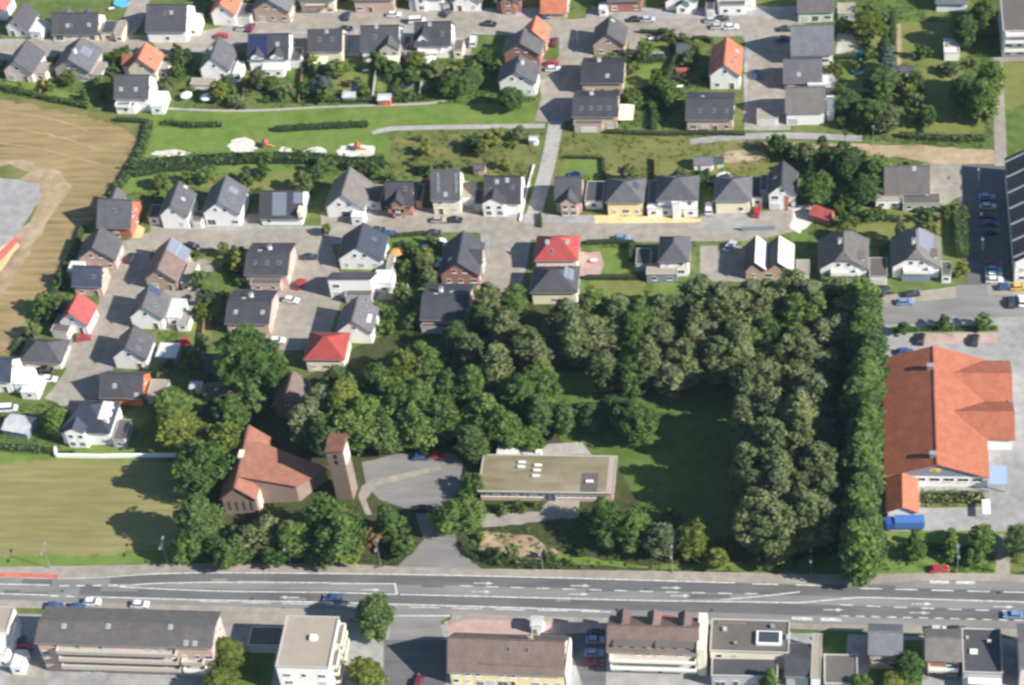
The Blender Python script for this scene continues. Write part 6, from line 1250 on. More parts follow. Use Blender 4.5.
 ('broadleaf_tree','large light green willow-like tree between meadow and glazed porch house',78.9,51.1,'round','green',1.1,0.91,0,None),
 ('broadleaf_tree','tall dark tree on the meadow above the light green tree',85.8,62.2,'round','deep',1.15,0.91,1,None),
 ('broadleaf_tree','broad green tree beside the dirt path above the glazed porch house',92.2,58.7,'round','green',1.15,0.82,2,None),
 ('broadleaf_tree','dark tree crowding the back of the glazed porch house',89.4,50.8,'round','deep',1.1,0.82,0,None),
 ('small_tree','green bush tree on the bare soil strip above the car park',101.0,62.6,'small','green',1.47,0.9,1,None),
 ('broadleaf_tree','big tree beside the footpath to the white apartment house',123.5,94.9,'round','green',1.25,1.18,2,None),
 ('broadleaf_tree','big green tree in the orchard garden below the footpath corner',121.1,84.9,'round','green',1.25,1.09,0,None),
 ('broadleaf_tree','dark tree in the orchard garden by the car park path',117.1,91.0,'round','deep',1.1,1.0,1,None),
 ('broadleaf_tree','bright green tree at the top beside the white apartment house',124.1,124.0,'round','lime',1.2,1.09,2,None),
 ('broadleaf_tree','dark tree left of the sunlit tree at the top by apartment house',118.3,117.6,'round','deep',1.0,1.0,0,None),
 ('conifer_tree','blue-green spruce in the garden beside the mown lawn',97.4,107.3,'cone','blue',1.31,1.0,1,None),
 ('broadleaf_tree','dark garden tree below the blue-green spruce',95.0,97.5,'round','deep',1.1,0.82,2,None),
 ('broadleaf_tree','green garden tree above the gardens lane end path',92.6,84.5,'round','green',1.15,0.82,0,None),
 ('broadleaf_tree','dark tree beside the lowest house of the gardens lane',86.1,88.9,'round','deep',1.05,0.73,1,None),
 ('broadleaf_tree','grey-green tree at the end of gardens lane path',96.8,80.2,'round','olive',1.0,0.82,2,None),
 ('broadleaf_tree','yellow-green tree in the mint house garden',93.2,122.9,'round','lime',1.15,0.82,0,None),
 ('conifer_tree','dark cypress hedge tree by the mint house garden',96.5,116.1,'cone','deep',0.92,0.7,1,None),
 ('broadleaf_tree','round green tree beside the end white terrace house and lawn',-7.4,93.6,'round','green',1.1,0.73,2,None),
 ('broadleaf_tree','dark tree behind the steep dark-roofed white house garden',-21.5,103.3,'round','deep',1.0,0.64,0,None),
 ('broadleaf_tree','green garden tree between steep dark-roofed house and terrace row',-26.3,99.8,'round','green',1.0,0.64,1,None),
 ('broadleaf_tree','dark pine in the garden below the blue solar double house',-66.0,101.7,'round','blue',0.85,0.55,2,None),
 ('broadleaf_tree','round tree by the main road beside the beige apartment house',-22.9,-93.0,'round','deep',1.3,1.09,0,None),
 ('broadleaf_tree','bright green round tree in the courtyard below the beige apartment house',-21.4,-107.3,'round','lime',1.1,0.82,1,None),
 ('broadleaf_tree','yellow-green tree beside the long pink brick apartment block end',-54.5,-104.3,'round','lime',1.1,0.82,2,None),
 ('broadleaf_tree','bright tree at the bottom edge by the pink apartment block',-55.0,-110.3,'round','lime',1.0,0.73,0,None),
 ('conifer_tree','green tree in the yard behind the flat shops',67.0,-107.2,'cone','green',1.0,0.8,1,None),
 ('broadleaf_tree','green tree in the yard beside the narrow slate-roofed house',96.2,-103.6,'round','green',1.0,0.73,2,None),
 ('broadleaf_tree','yellowish tree at the bottom edge below the narrow slate-roofed house',95.4,-107.3,'round','lime',0.85,0.55,0,None),
 ('small_tree','bushy tree at the bottom edge beside the grey outbuilding',87.3,-107.5,'small','green',1.58,1.0,1,None),
 ('broadleaf_tree','small garden tree with white blossom-like gaps beside the villa with curved front',-114.1,-31.8,'round','green',1.0,0.73,2,None),
 ('small_tree','slim bright tree beside the tall white gabled house in the row',-75.8,55.9,'small','lime',1.05,0.8,0,None),
 ('small_tree','young tree beside street at glass-gabled house drive',-54.6,41.3,'small','green',0.89,0.8,1,None),
]
GTREES = [
 ('small leafy tree in the top corner gardens above the stubble field',[(-142.43,107.74,'g',1.24,1.12),(-128.65,114.78,'g',0.95,1.04),(-129.96,112.64,'o',1.62,0.74),(-132.23,106.41,'g',1.33,0.84),(-129.98,117.99,'l',1.01,1.03)]),
 ('small leafy tree in the gardens above the park sand pits',[(-109.42,114.23,'d',0.91,1.43),(-95.06,99.17,'l',1.69,1.27),(-83.85,103.59,'o',1.53,1.47),(-110.25,116.18,'l',1.63,0.71),(-111.51,105.08,'o',1.34,0.72),(-80.49,104.36,'g',1.12,1.01),(-111.0,110.28,'l',1.08,0.82),(-109.26,108.47,'g',0.9,1.28),(-107.95,115.61,'d',0.83,1.34)]),
 ('small leafy tree in the long gardens above the park lawn',[(-38.49,106.13,'g',1.53,1.0),(-48.71,111.67,'g',1.39,1.14),(-32.96,108.14,'o',1.68,1.24),(-38.46,113.33,'l',1.56,1.08),(-45.88,111.53,'d',1.46,0.77),(-25.07,100.95,'d',1.49,1.37),(-38.95,111.52,'g',0.92,0.9),(-27.8,100.35,'g',1.24,1.19),(-18.7,113.94,'g',1.5,0.91),(-61.83,108.69,'g',1.64,1.24),(-63.75,98.06,'g',1.39,1.08),(-50.92,113.37,'d',0.94,1.2)]),
 ('small leafy tree along the back gardens of the lane of three stacked houses',[(32.21,102.92,'l',1.23,1.17),(29.3,116.22,'g',1.01,0.97),(36.07,96.56,'g',1.69,1.29),(27.6,113.54,'l',0.95,1.48),(35.74,93.21,'g',0.96,1.45),(35.68,95.89,'g',1.67,1.2),(26.8,92.98,'g',1.39,0.72),(41.72,112.96,'d',1.28,0.72)]),
 ('small leafy tree in the gardens beside the gardens lane',[(83.38,102.71,'l',0.85,1.33),(95.65,92.8,'g',1.69,1.4),(94.74,95.81,'g',0.97,1.01),(92.41,131.41,'g',1.08,1.31),(90.19,85.0,'d',1.34,1.12),(94.91,103.55,'g',1.12,0.87),(88.55,123.31,'g',0.8,0.94),(97.11,82.05,'d',1.13,0.85),(84.38,97.51,'g',1.05,0.79)]),
 ('small leafy tree in the orchard garden near the lawn pavilion',[(118.72,89.4,'g',1.44,1.3),(105.04,98.72,'d',1.42,1.26),(124.4,122.73,'l',1.68,1.09),(107.96,82.65,'g',1.31,1.39),(101.08,99.73,'d',1.59,0.9),(114.75,104.76,'o',1.42,0.75)]),
 ('small leafy tree on the meadow below the gardens lane path',[(79.79,66.95,'g',1.05,1.2),(79.15,71.06,'o',0.83,1.45),(66.73,72.5,'g',1.56,1.25),(87.7,66.98,'d',1.68,1.03),(74.02,68.09,'o',1.62,1.37),(84.4,72.04,'d',1.16,0.88),(83.57,66.97,'g',1.24,0.91)]),
 ('small leafy tree on the rough meadow above the street row',[(-14.4,72.73,'l',1.05,1.25),(-5.06,80.07,'o',1.11,0.87),(-12.04,77.02,'l',1.62,1.27)]),
 ('small leafy tree in the garden between car park and half-hipped houses',[(85.49,50.51,'d',1.14,1.1),(85.06,37.33,'l',1.6,1.04),(84.99,42.47,'g',0.91,1.07),(111.2,44.51,'l',0.81,1.02),(98.87,36.53,'o',0.83,1.43)]),
 ('small leafy tree in the middle gardens around the paved court',[(-24.15,20.87,'g',1.55,1.21),(-25.88,26.01,'o',1.49,1.18),(-23.43,33.98,'o',0.95,0.8),(-25.64,28.16,'l',1.59,1.28),(-30.72,15.5,'g',1.09,1.32),(-23.06,20.72,'o',1.03,1.49)]),
 ('small leafy tree in the garden between the lane and pink double houses',[(-79.98,-3.95,'d',0.95,1.45),(-81.74,32.95,'g',0.95,0.94),(-76.57,27.31,'l',1.39,1.15),(-85.31,20.16,'d',1.54,1.2),(-83.14,8.6,'l',1.1,1.17)]),
 ('small leafy tree by the stubble field edge of the paved lane',[(-126.44,11.85,'g',1.44,1.44),(-128.24,9.95,'g',1.03,0.8),(-122.43,11.82,'o',1.44,1.07)]),
 ('small leafy tree in the gardens behind the rust-red and white gabled houses',[(-92.65,63.48,'g',1.46,0.96),(-105.79,60.68,'l',0.91,0.94)]),
 ('small leafy tree behind the solar and glass-gabled houses',[(-58.41,67.81,'g',1.55,0.74),(-60.04,65.99,'d',1.0,1.1),(-63.5,58.46,'d',1.58,1.37),(-61.01,64.35,'d',1.24,0.88)]),
 ('small leafy tree behind the hipped houses of the street row',[(26.75,60.11,'o',1.6,1.3),(41.26,58.79,'o',1.66,1.2)]),
 ('small leafy tree in the garden beside the orange-walled house',[(-84.16,-21.67,'g',1.14,1.21),(-81.67,-7.13,'o',0.98,1.1),(-84.63,-21.78,'g',1.23,0.72)]),
 ('small leafy tree at the top edge gardens along the street',[(-125.43,150.57,'g',1.53,1.41),(-107.29,147.3,'l',1.28,1.08)]),
]
SHRUBS = [
 ('low shrub in the top corner gardens above the stubble field',[(-155.7,120.85,'g',1.13,1.0),(-128.84,108.52,'g',1.46,1.52),(-148.72,105.6,'l',2.07,1.85),(-140.09,100.9,'l',0.81,0.72),(-130.75,102.1,'g',1.07,1.44),(-164.12,114.22,'o',2.35,2.23),(-129.07,121.88,'d',2.24,1.99),(-137.44,100.81,'o',0.88,1.17),(-129.16,113.31,'o',1.15,1.16),(-148.97,118.42,'o',1.56,1.36),(-136.58,100.28,'g',1.89,2.21),(-160.83,104.77,'g',0.95,0.88),(-149.21,118.61,'o',1.64,1.88),(-127.12,115.58,'l',2.37,3.1),(-131.2,100.0,'g',1.16,1.2),(-157.45,105.46,'g',1.29,1.8)]),
 ('low shrub in the gardens above the park sand pits',[(-92.05,100.95,'d',2.34,2.53),(-87.91,101.51,'d',1.15,1.26),(-81.89,104.72,'d',1.5,1.37),(-104.89,113.36,'g',1.45,1.21),(-97.76,101.43,'o',1.84,2.23),(-87.63,95.67,'o',1.54,1.32),(-81.26,105.89,'d',1.38,1.57),(-84.65,105.66,'l',1.84,1.66),(-77.6,100.57,'g',1.65,2.26),(-74.77,101.12,'o',2.29,2.45),(-76.53,99.4,'d',2.33,2.34),(-86.61,105.31,'d',0.89,1.08),(-104.81,103.34,'l',1.05,0.97),(-75.95,104.44,'g',0.95,0.77),(-80.82,102.18,'g',1.24,1.4),(-94.36,104.87,'d',2.3,2.32),(-95.31,101.55,'g',1.86,1.87),(-86.71,105.71,'o',1.86,1.72),(-106.19,103.93,'l',1.21,1.11),(-108.91,111.7,'l',1.35,1.43),(-120.63,121.5,'o',1.87,2.56),(-89.3,96.49,'o',2.19,2.59),(-81.13,104.99,'g',1.97,2.13),(-72.22,98.54,'d',0.81,0.75),(-81.22,98.18,'g',1.17,1.4),(-112.64,121.18,'g',2.05,2.19)]),
 ('low shrub in the long gardens above the park lawn',[(-64.62,108.75,'o',1.07,0.97),(-55.3,105.28,'o',1.73,1.95),(-26.06,113.75,'l',1.1,1.17),(-41.29,98.89,'g',0.88,1.03),(-45.7,106.62,'o',1.16,1.29),(-42.53,104.97,'g',1.57,1.48),(-68.24,103.5,'o',1.9,2.01),(-35.31,112.92,'g',1.01,1.03),(-69.54,101.72,'g',1.27,1.44),(-45.77,109.73,'d',2.22,2.63),(-45.35,108.94,'g',2.19,2.26),(-26.28,108.46,'o',2.26,2.03),(-20.21,104.18,'g',0.88,1.2),(-69.5,113.25,'l',2.21,2.73),(-47.39,113.8,'d',1.08,1.15),(-31.45,101.41,'g',1.46,1.7),(-39.89,97.5,'d',1.19,1.06),(-66.51,100.11,'d',1.47,1.41),(-45.47,111.11,'d',1.49,1.93),(-62.08,111.84,'o',2.07,2.7),(-32.76,101.52,'g',0.95,1.27),(-28.1,109.75,'l',2.02,1.79),(-57.75,104.86,'l',1.1,1.34),(-14.76,110.41,'g',2.34,2.53),(-20.23,102.4,'g',2.05,2.7),(-70.28,100.81,'g',2.32,2.04),(-28.41,104.8,'g',1.99,2.73),(-52.17,99.81,'l',2.26,2.74),(-23.03,110.59,'d',1.22,1.63),(-68.38,107.68,'l',1.12,0.92),(-41.51,107.65,'l',1.76,1.67),(-67.77,110.2,'g',2.0,2.75),(-38.49,98.79,'g',1.91,1.67),(-21.68,109.53,'g',2.27,2.77)]),
 ('low shrub along the back gardens of the lane of three stacked houses',[(45.25,105.43,'g',1.95,2.37),(43.37,117.67,'l',1.85,2.46),(24.01,90.31,'o',1.0,0.98),(38.68,122.95,'l',1.73,1.62),(36.18,119.07,'g',1.79,1.83),(35.09,106.22,'d',1.2,1.61),(40.3,105.57,'o',1.11,1.08),(31.24,91.97,'d',1.47,1.99),(31.23,100.74,'g',2.14,2.11),(36.48,91.05,'g',2.26,2.77),(25.89,109.48,'l',1.76,1.81),(38.21,97.01,'g',2.22,2.37),(18.92,113.68,'o',2.2,2.07),(24.37,95.15,'g',2.29,2.63),(35.88,102.13,'d',1.56,1.33),(25.41,113.74,'g',1.17,1.63),(34.98,123.4,'l',2.31,2.33),(27.03,113.0,'g',0.91,1.06),(28.49,117.45,'d',1.46,1.84),(40.54,111.53,'o',2.27,2.25),(24.77,108.23,'o',1.44,1.54),(40.17,120.11,'l',1.03,1.3),(42.88,115.16,'o',1.67,1.35),(27.07,96.14,'l',1.54,2.03)]),
 ('low shrub in the gardens beside the gardens lane',[(95.9,91.87,'g',1.33,1.71),(99.32,85.92,'d',1.85,1.89),(100.41,88.82,'g',1.28,1.38),(91.81,93.54,'o',1.09,0.9),(83.17,88.37,'d',1.7,2.3),(84.77,125.23,'l',0.87,1.11),(92.04,113.91,'g',2.26,2.05),(91.52,81.66,'g',1.41,1.51),(85.02,103.55,'g',0.9,0.72),(97.61,92.75,'o',0.92,1.04),(89.33,124.65,'g',1.57,1.93),(87.07,125.33,'l',1.91,2.12),(91.51,119.4,'g',1.73,1.64),(99.01,86.28,'g',1.11,1.28),(97.6,112.79,'o',1.29,1.65),(84.08,83.5,'l',1.85,2.24),(85.0,88.35,'g',1.33,1.25),(84.47,126.0,'o',2.17,2.78),(81.72,107.03,'o',1.17,1.57),(90.62,118.07,'d',0.81,0.92),(88.85,109.4,'l',2.32,1.93),(96.91,129.9,'o',1.78,1.9),(82.09,107.39,'g',1.61,2.03),(89.52,81.09,'l',1.36,1.12),(84.31,88.58,'d',2.08,2.57),(81.85,96.29,'d',0.9,0.79)]),
 ('low shrub in the orchard garden near the lawn pavilion',[(109.3,113.57,'g',1.34,1.75),(103.02,95.02,'l',2.29,2.68),(124.6,100.04,'g',2.2,2.69),(105.48,90.78,'o',2.26,3.06),(101.88,91.6,'g',2.12,2.15),(121.51,108.8,'l',1.1,1.51),(118.7,99.72,'l',1.79,2.07),(103.74,96.16,'d',1.27,1.44),(125.26,94.76,'o',1.37,1.73),(116.26,85.43,'g',1.78,1.76),(121.45,97.77,'g',1.73,2.07),(107.98,87.34,'l',2.28,2.23),(112.97,106.32,'g',0.94,0.91),(106.53,112.7,'g',2.18,2.66),(118.32,88.74,'l',2.18,2.83),(104.3,85.76,'l',1.91,2.5),(119.66,92.7,'g',1.38,1.37),(111.53,107.46,'g',0.97,0.93)]),
 ('low shrub on the meadow below the gardens lane path',[(65.33,73.11,'g',2.11,2.9),(93.1,66.5,'d',1.5,1.82),(90.88,63.31,'g',1.57,1.43),(77.51,64.39,'d',1.26,1.63),(71.0,65.6,'d',0.86,0.74),(71.11,70.21,'o',1.51,1.49),(73.55,65.8,'g',1.18,1.3),(84.53,67.38,'d',2.37,2.28),(69.36,71.45,'d',2.33,2.63),(80.6,64.88,'g',1.84,2.17),(77.62,70.31,'g',1.42,1.27),(83.19,69.7,'l',2.03,2.23),(90.26,67.32,'g',2.12,2.82),(68.05,65.38,'d',1.4,1.29),(82.79,62.18,'g',1.28,1.25),(76.15,67.02,'o',1.85,1.86),(68.88,71.27,'d',2.29,2.68),(75.95,62.15,'g',1.87,2.16),(75.8,64.48,'g',2.23,2.98),(94.87,63.48,'l',2.23,3.02)]),
 ('low shrub on the rough meadow above the street row',[(-31.56,73.89,'l',2.36,2.57),(-29.15,65.45,'g',2.4,2.28),(-18.17,76.32,'d',2.25,2.94),(-33.72,80.1,'g',1.11,1.38),(-35.67,69.91,'g',0.92,0.77),(-33.82,71.55,'d',0.94,0.99),(-8.11,67.31,'l',1.78,2.41),(-10.03,80.39,'l',0.87,1.08),(-6.84,76.7,'g',1.28,1.19),(-24.18,66.81,'g',1.8,2.18)]),
 ('low shrub in the garden between car park and half-hipped houses',[(83.32,47.51,'l',2.21,2.73),(89.76,34.9,'d',1.94,1.77),(85.59,49.74,'g',2.27,2.54),(86.47,48.78,'g',1.78,2.22),(90.99,44.22,'o',1.18,1.48),(112.71,48.88,'l',0.98,0.89),(91.27,45.07,'g',1.97,2.0),(108.26,34.94,'o',1.76,1.59),(87.12,42.93,'l',1.57,1.44),(106.3,43.52,'g',2.23,2.24),(107.78,37.66,'g',1.43,1.53),(93.66,46.85,'l',1.97,1.66),(96.21,34.97,'o',1.11,0.99),(87.4,47.4,'g',2.06,2.01),(86.58,51.06,'g',1.62,1.84),(107.31,40.5,'l',1.49,1.77)]),
 ('low shrub in the middle gardens around the paved court',[(-28.27,5.1,'d',1.6,1.82),(-28.8,32.61,'d',1.52,1.61),(-26.03,37.51,'o',1.29,1.72),(-32.24,9.15,'g',1.76,2.45),(-22.11,27.65,'l',1.51,1.54),(-26.58,5.89,'d',2.15,2.61),(-23.78,22.07,'g',1.84,2.2),(-27.53,27.9,'g',2.29,2.41),(-29.56,32.24,'d',2.01,2.59),(-28.9,13.47,'o',2.27,2.93),(-25.4,25.23,'g',1.34,1.54),(-32.09,6.78,'g',1.37,1.32),(-30.54,34.29,'g',1.51,1.98),(-30.41,28.14,'g',0.89,0.82),(-31.11,31.6,'g',1.04,0.91),(-31.24,25.95,'g',2.1,2.53),(-32.62,3.34,'g',2.14,2.59),(-23.91,22.56,'g',1.91,1.84)]),
 ('low shrub in the garden between the lane and pink double houses',[(-74.06,-1.08,'d',1.57,1.86),(-76.96,13.43,'g',1.6,1.39),(-80.78,-9.24,'g',1.51,1.68),(-82.74,15.67,'d',1.86,1.81),(-83.13,14.11,'d',2.2,2.96),(-82.17,17.69,'o',1.62,1.66),(-82.69,-9.19,'o',0.94,0.85),(-89.63,33.31,'g',1.01,1.24),(-80.74,28.26,'g',1.61,1.3),(-76.08,22.06,'d',1.87,1.65),(-84.68,9.28,'o',1.53,2.01),(-78.32,16.61,'o',1.58,1.96),(-83.49,-3.99,'g',1.09,0.9),(-80.08,7.83,'d',1.27,1.55),(-78.86,32.87,'g',1.78,2.4),(-83.01,-8.84,'d',0.97,1.3)]),
 ('low shrub by the stubble field edge of the paved lane',[(-128.67,3.82,'l',1.87,2.42),(-123.66,7.75,'d',2.09,2.3),(-124.23,21.3,'g',1.52,2.01),(-125.16,22.83,'d',2.22,2.76),(-127.62,10.71,'g',2.17,2.65),(-122.73,14.12,'g',2.35,2.12),(-128.08,13.2,'d',2.36,2.87),(-128.3,1.64,'o',2.31,2.91),(-125.86,20.86,'g',1.38,1.6)]),
 ('low shrub in the gardens behind the rust-red and white gabled houses',[(-97.96,63.62,'l',1.79,2.4),(-106.13,60.66,'g',1.42,1.76),(-98.36,59.21,'o',1.16,1.4),(-91.48,64.74,'l',1.63,1.9),(-105.08,55.2,'d',1.88,1.96),(-105.05,62.16,'d',2.32,2.76),(-99.42,61.59,'o',1.07,1.14),(-96.57,63.03,'o',0.96,0.92)]),
 ('low shrub behind the solar and glass-gabled houses',[(-32.56,67.56,'o',1.28,1.26),(-63.41,58.53,'d',1.41,1.75),(-80.48,60.7,'g',2.35,2.73),(-45.92,65.24,'l',1.06,1.28),(-80.72,63.68,'o',2.0,2.62),(-77.26,64.96,'g',2.14,1.99),(-51.82,67.81,'g',1.29,1.57),(-44.77,64.95,'g',2.28,2.47),(-76.6,66.98,'g',2.0,2.55),(-48.45,60.8,'g',2.06,2.73),(-39.73,62.59,'g',1.84,1.81),(-61.91,59.3,'l',0.82,0.76)]),
 ('low shrub behind the hipped houses of the street row',[(53.46,60.76,'g',1.34,1.74),(12.77,59.94,'o',1.43,1.79),(27.88,60.53,'l',2.0,2.35),(51.97,60.5,'d',1.34,1.82),(45.13,60.76,'g',2.35,2.7),(49.18,59.88,'d',1.11,0.94),(49.05,56.33,'l',0.97,1.11),(15.31,60.28,'l',1.61,1.72)]),
 ('low shrub in the garden beside the orange-walled house',[(-78.11,-13.52,'o',1.57,1.78),(-82.15,-6.68,'g',1.19,1.57),(-81.03,-8.14,'l',2.05,1.66),(-89.63,-24.18,'d',1.2,1.39),(-88.82,-8.98,'d',1.46,1.65),(-89.9,-13.95,'o',1.35,1.85),(-79.88,-12.56,'d',1.51,1.38),(-81.16,-29.95,'o',1.78,1.7),(-85.06,-9.89,'l',1.27,1.15),(-81.01,-26.05,'o',1.66,1.87)]),
 ('low shrub at the top edge gardens along the street',[(-107.61,140.92,'o',1.73,1.46),(-122.39,150.69,'l',1.63,1.36),(-124.5,138.85,'d',1.06,0.87),(-106.61,141.67,'g',1.79,1.94),(-93.64,143.65,'l',2.21,2.45),(-65.53,146.78,'d',1.14,1.15),(-91.77,149.89,'g',1.74,1.57),(-120.79,150.77,'g',1.72,1.52)]),
 ('low shrub along the front of the flat mossy roof',[(6.34,-54.91,'g',1.36,1.19),(4.44,-56.3,'d',1.17,1.02),(2.01,-56.15,'d',1.22,1.25),(-2.11,-56.46,'o',1.23,1.64),(7.76,-56.78,'g',1.21,1.7),(5.82,-56.29,'d',0.98,0.91),(6.09,-56.2,'l',0.86,1.01),(10.67,-54.9,'l',0.98,1.12),(3.2,-57.18,'d',1.39,1.49)]),
 ('low shrub in the undergrowth at the wood edge by main road',[(60.9,-71.83,'d',0.96,0.94),(-2.58,-70.11,'l',0.84,0.93),(64.93,-73.18,'g',2.16,2.45),(70.49,-69.79,'o',1.33,1.43),(3.66,-71.74,'g',2.17,3.01),(39.15,-68.62,'g',0.91,1.22),(15.77,-71.86,'d',2.05,1.81),(83.58,-71.05,'g',1.09,1.29),(6.9,-71.88,'o',2.18,2.93),(20.81,-72.4,'l',1.3,1.14),(65.16,-69.17,'g',1.99,2.54),(73.91,-72.34,'g',1.04,1.29),(-0.98,-65.44,'l',1.12,1.32),(23.12,-69.88,'g',1.33,1.66)]),
 ('low shrub in the yards south of the main road',[]),
]
HEDGES = [
 ([(-110.04,89.28),(-102.27,87.75),(-92.79,87.97)],2.2,1.6,'deep','clipped hedge row across the park lawn,nearest the top gardens'),
 ([(-76.68,85.36),(-66.51,86.0),(-56.38,86.64),(-49.71,86.93)],2.2,1.8,'deep','clipped hedge row across the park lawn,below the blue shed'),
 ([(-115.6,69.2),(-99.06,71.45),(-81.74,72.39),(-64.31,72.03),(-52.46,69.65),(-42.49,69.88)],4.5,2.8,'deep','long dense hedge along the bottom of the park below the sand pits'),
 ([(-114.17,66.6),(-104.42,68.98),(-91.25,68.72)],2.4,1.8,'green','second dense hedge behind the rust-red house along the park'),
 ([(-114.36,88.49),(-114.21,77.85),(-116.23,66.64),(-118.86,57.36)],3.0,1.8,'deep','hedge along the stubble field beside the park corner'),
 ([(-124.16,45.02),(-124.77,32.92),(-126.3,20.37),(-127.8,8.16),(-132.17,-2.99)],2.2,1.6,'deep','hedge along the stubble field beside the paved lane houses'),
 ([(-164.56,107.23),(-150.9,102.19),(-134.99,97.16)],2.4,1.6,'green','bushy hedge between the top houses and stubble field'),
 ([(-125.12,91.0),(-117.76,90.37),(-113.95,89.37)],1.8,1.4,'deep','hedge under the white balcony house beside the park corner'),
 ([(40.3,122.54),(37.19,113.36),(34.76,103.42),(33.28,98.54)],2.2,2.2,'lime','tall clipped hedge beside the sunny garden of the tan gabled house'),
 ([(18.64,113.47),(33.7,113.93)],2.0,1.8,'green','clipped hedge between lawns of the three stacked houses,upper'),
 ([(23.51,99.7),(33.19,100.32)],2.0,1.8,'green','clipped hedge between lawns of the three stacked houses,lower'),
 ([(26.03,127.26),(32.52,126.56),(36.71,124.53)],1.4,1.5,'deep','hedge along the street above the tan gabled house garden'),
 ([(41.43,123.44),(45.5,123.3),(47.29,121.84)],1.6,1.6,'green','hedge around the corner garden by the orange-roofed white gable'),
 ([(32.14,98.57),(32.33,83.22)],2.4,2.2,'green','rough hedge growing below the tan double house towards the meadow'),
 ([(18.9,82.24),(34.12,81.02),(45.26,81.19),(57.75,80.47)],1.6,1.3,'deep','hedge strip along the meadow under the tan black-roofed houses'),
 ([(99.51,133.68),(99.18,119.2)],1.8,2.2,'deep','hedge between the mown lawn and the mint house gardens'),
 ([(80.12,113.4),(93.13,113.44)],1.8,1.6,'green','hedge above the low red-based house of the gardens lane'),
 ([(84.76,128.06),(94.23,127.73)],1.8,1.8,'deep','hedge below the mint house of the gardens lane'),
 ([(100.15,78.64),(110.91,77.14),(122.97,76.86)],2.4,1.8,'deep','hedge between orchard garden and bare soil strip'),
 ([(107.15,103.13),(106.41,79.76)],0.9,1.4,'deep','hedge dividing the orchard garden lawns'),
 ([(114.02,48.67),(114.05,37.04),(114.27,30.21)],2.8,2.8,'deep','tall hedge beside the shaded car park'),
 ([(115.88,49.42),(115.93,38.93),(115.8,30.19)],2.0,1.6,'lime','sunlit hedge strip along the car park kerb'),
 ([(86.23,44.39),(94.1,45.44),(99.31,44.58)],2.4,1.6,'deep','hedge in the garden below the glazed porch house'),
 ([(103.31,48.05),(108.56,48.75),(113.73,47.89)],2.2,1.6,'green','hedge under the grey lower roof of the glazed porch house'),
 ([(16.48,36.75),(23.42,37.05),(29.32,36.58)],1.5,1.4,'deep','clipped hedge along the street side of red-roofed house lawn'),
 ([(17.43,23.29),(25.08,23.22),(32.96,23.15)],1.5,1.5,'deep','clipped hedge between the two lawns by the hipped houses'),
 ([(29.12,35.42),(29.18,29.64)],2.4,2.6,'deep','dark hedge between red-roofed house lawn and maroon garage'),
 ([(-33.2,37.37),(-33.38,30.33),(-34.28,22.63)],2,2,'green','hedge along the middle garden beside the navy gabled white house'),
 ([(-37.14,40.2),(-27.64,41.26)],1.3,1.2,'green','hedge along the street at the middle garden'),
 ([(3.13,48.41),(3.84,43.21)],1.2,1.4,'lime','hedge between lawn and footpath beside the street row'),
 ([(18.81,70.74),(20.12,59.08)],1.2,1.3,'deep','hedge line between lawns behind the hipped houses'),
 ([(7.86,71.81),(18.51,71.16)],1,1.1,'deep','hedge at the lawn top behind the slim grey-roofed house'),
 ([(47.96,66.8),(48.26,57.76)],1.2,1.3,'deep','dark hedge beside the white shed with blue-grey roof'),
 ([(-43.48,113.05),(-43.6,100.19)],1.6,2,'deep','hedge dividing the long gardens near the orange shed'),
 ([(-65.52,98.51),(-58.02,97.86),(-41.83,97.88),(-33.12,98.55)],1.8,1.5,'green','hedge at the end of the long gardens along the park lawn'),
 ([(-31.62,110.84),(-31.41,98.95)],2.2,2,'green','tall hedge between the steep dark-roofed house and its neighbour garden'),
 ([(-5.41,-67.06),(-3.38,-70.37),(3.95,-72.39),(18.17,-73.39)],2.2,1.4,'green','hedge along the verge of the main road below the mossy roof'),
 ([(97.04,3.68),(108.21,3.98),(122.03,4.26)],1.6,0.9,'green','hedge strip between supermarket bays and side road'),
 ([(102.0,-51.86),(108.46,-51.8),(115.83,-51.74)],4.5,1.0,'olive','planted bed of low hedge before the supermarket gable'),
 ([(97.67,-66.72),(105.6,-66.92),(116.84,-67.67)],2.2,1.5,'deep','hedge between supermarket yard and roadside conifers'),
 ([(-111.03,-38.82),(-107.21,-38.47)],1,1,'green','hedge along the yellow field verge above the main road'),
 ([(33.49,106.17),(38.69,105.11),(41.64,102.78)],1.8,1.4,'lime','hedge around the playhouse garden below the orange roof'),
 ([(-77.45,35.55),(-76.8,25.73)],1.8,1.8,'deep','shady hedge beside the pink double house garden'),
 ([(-132.6,-36.56),(-121.9,-37.19),(-113.28,-38.16)],2.2,1.4,'deep','hedge beside the yellow field below the silver canopy shelter'),
]
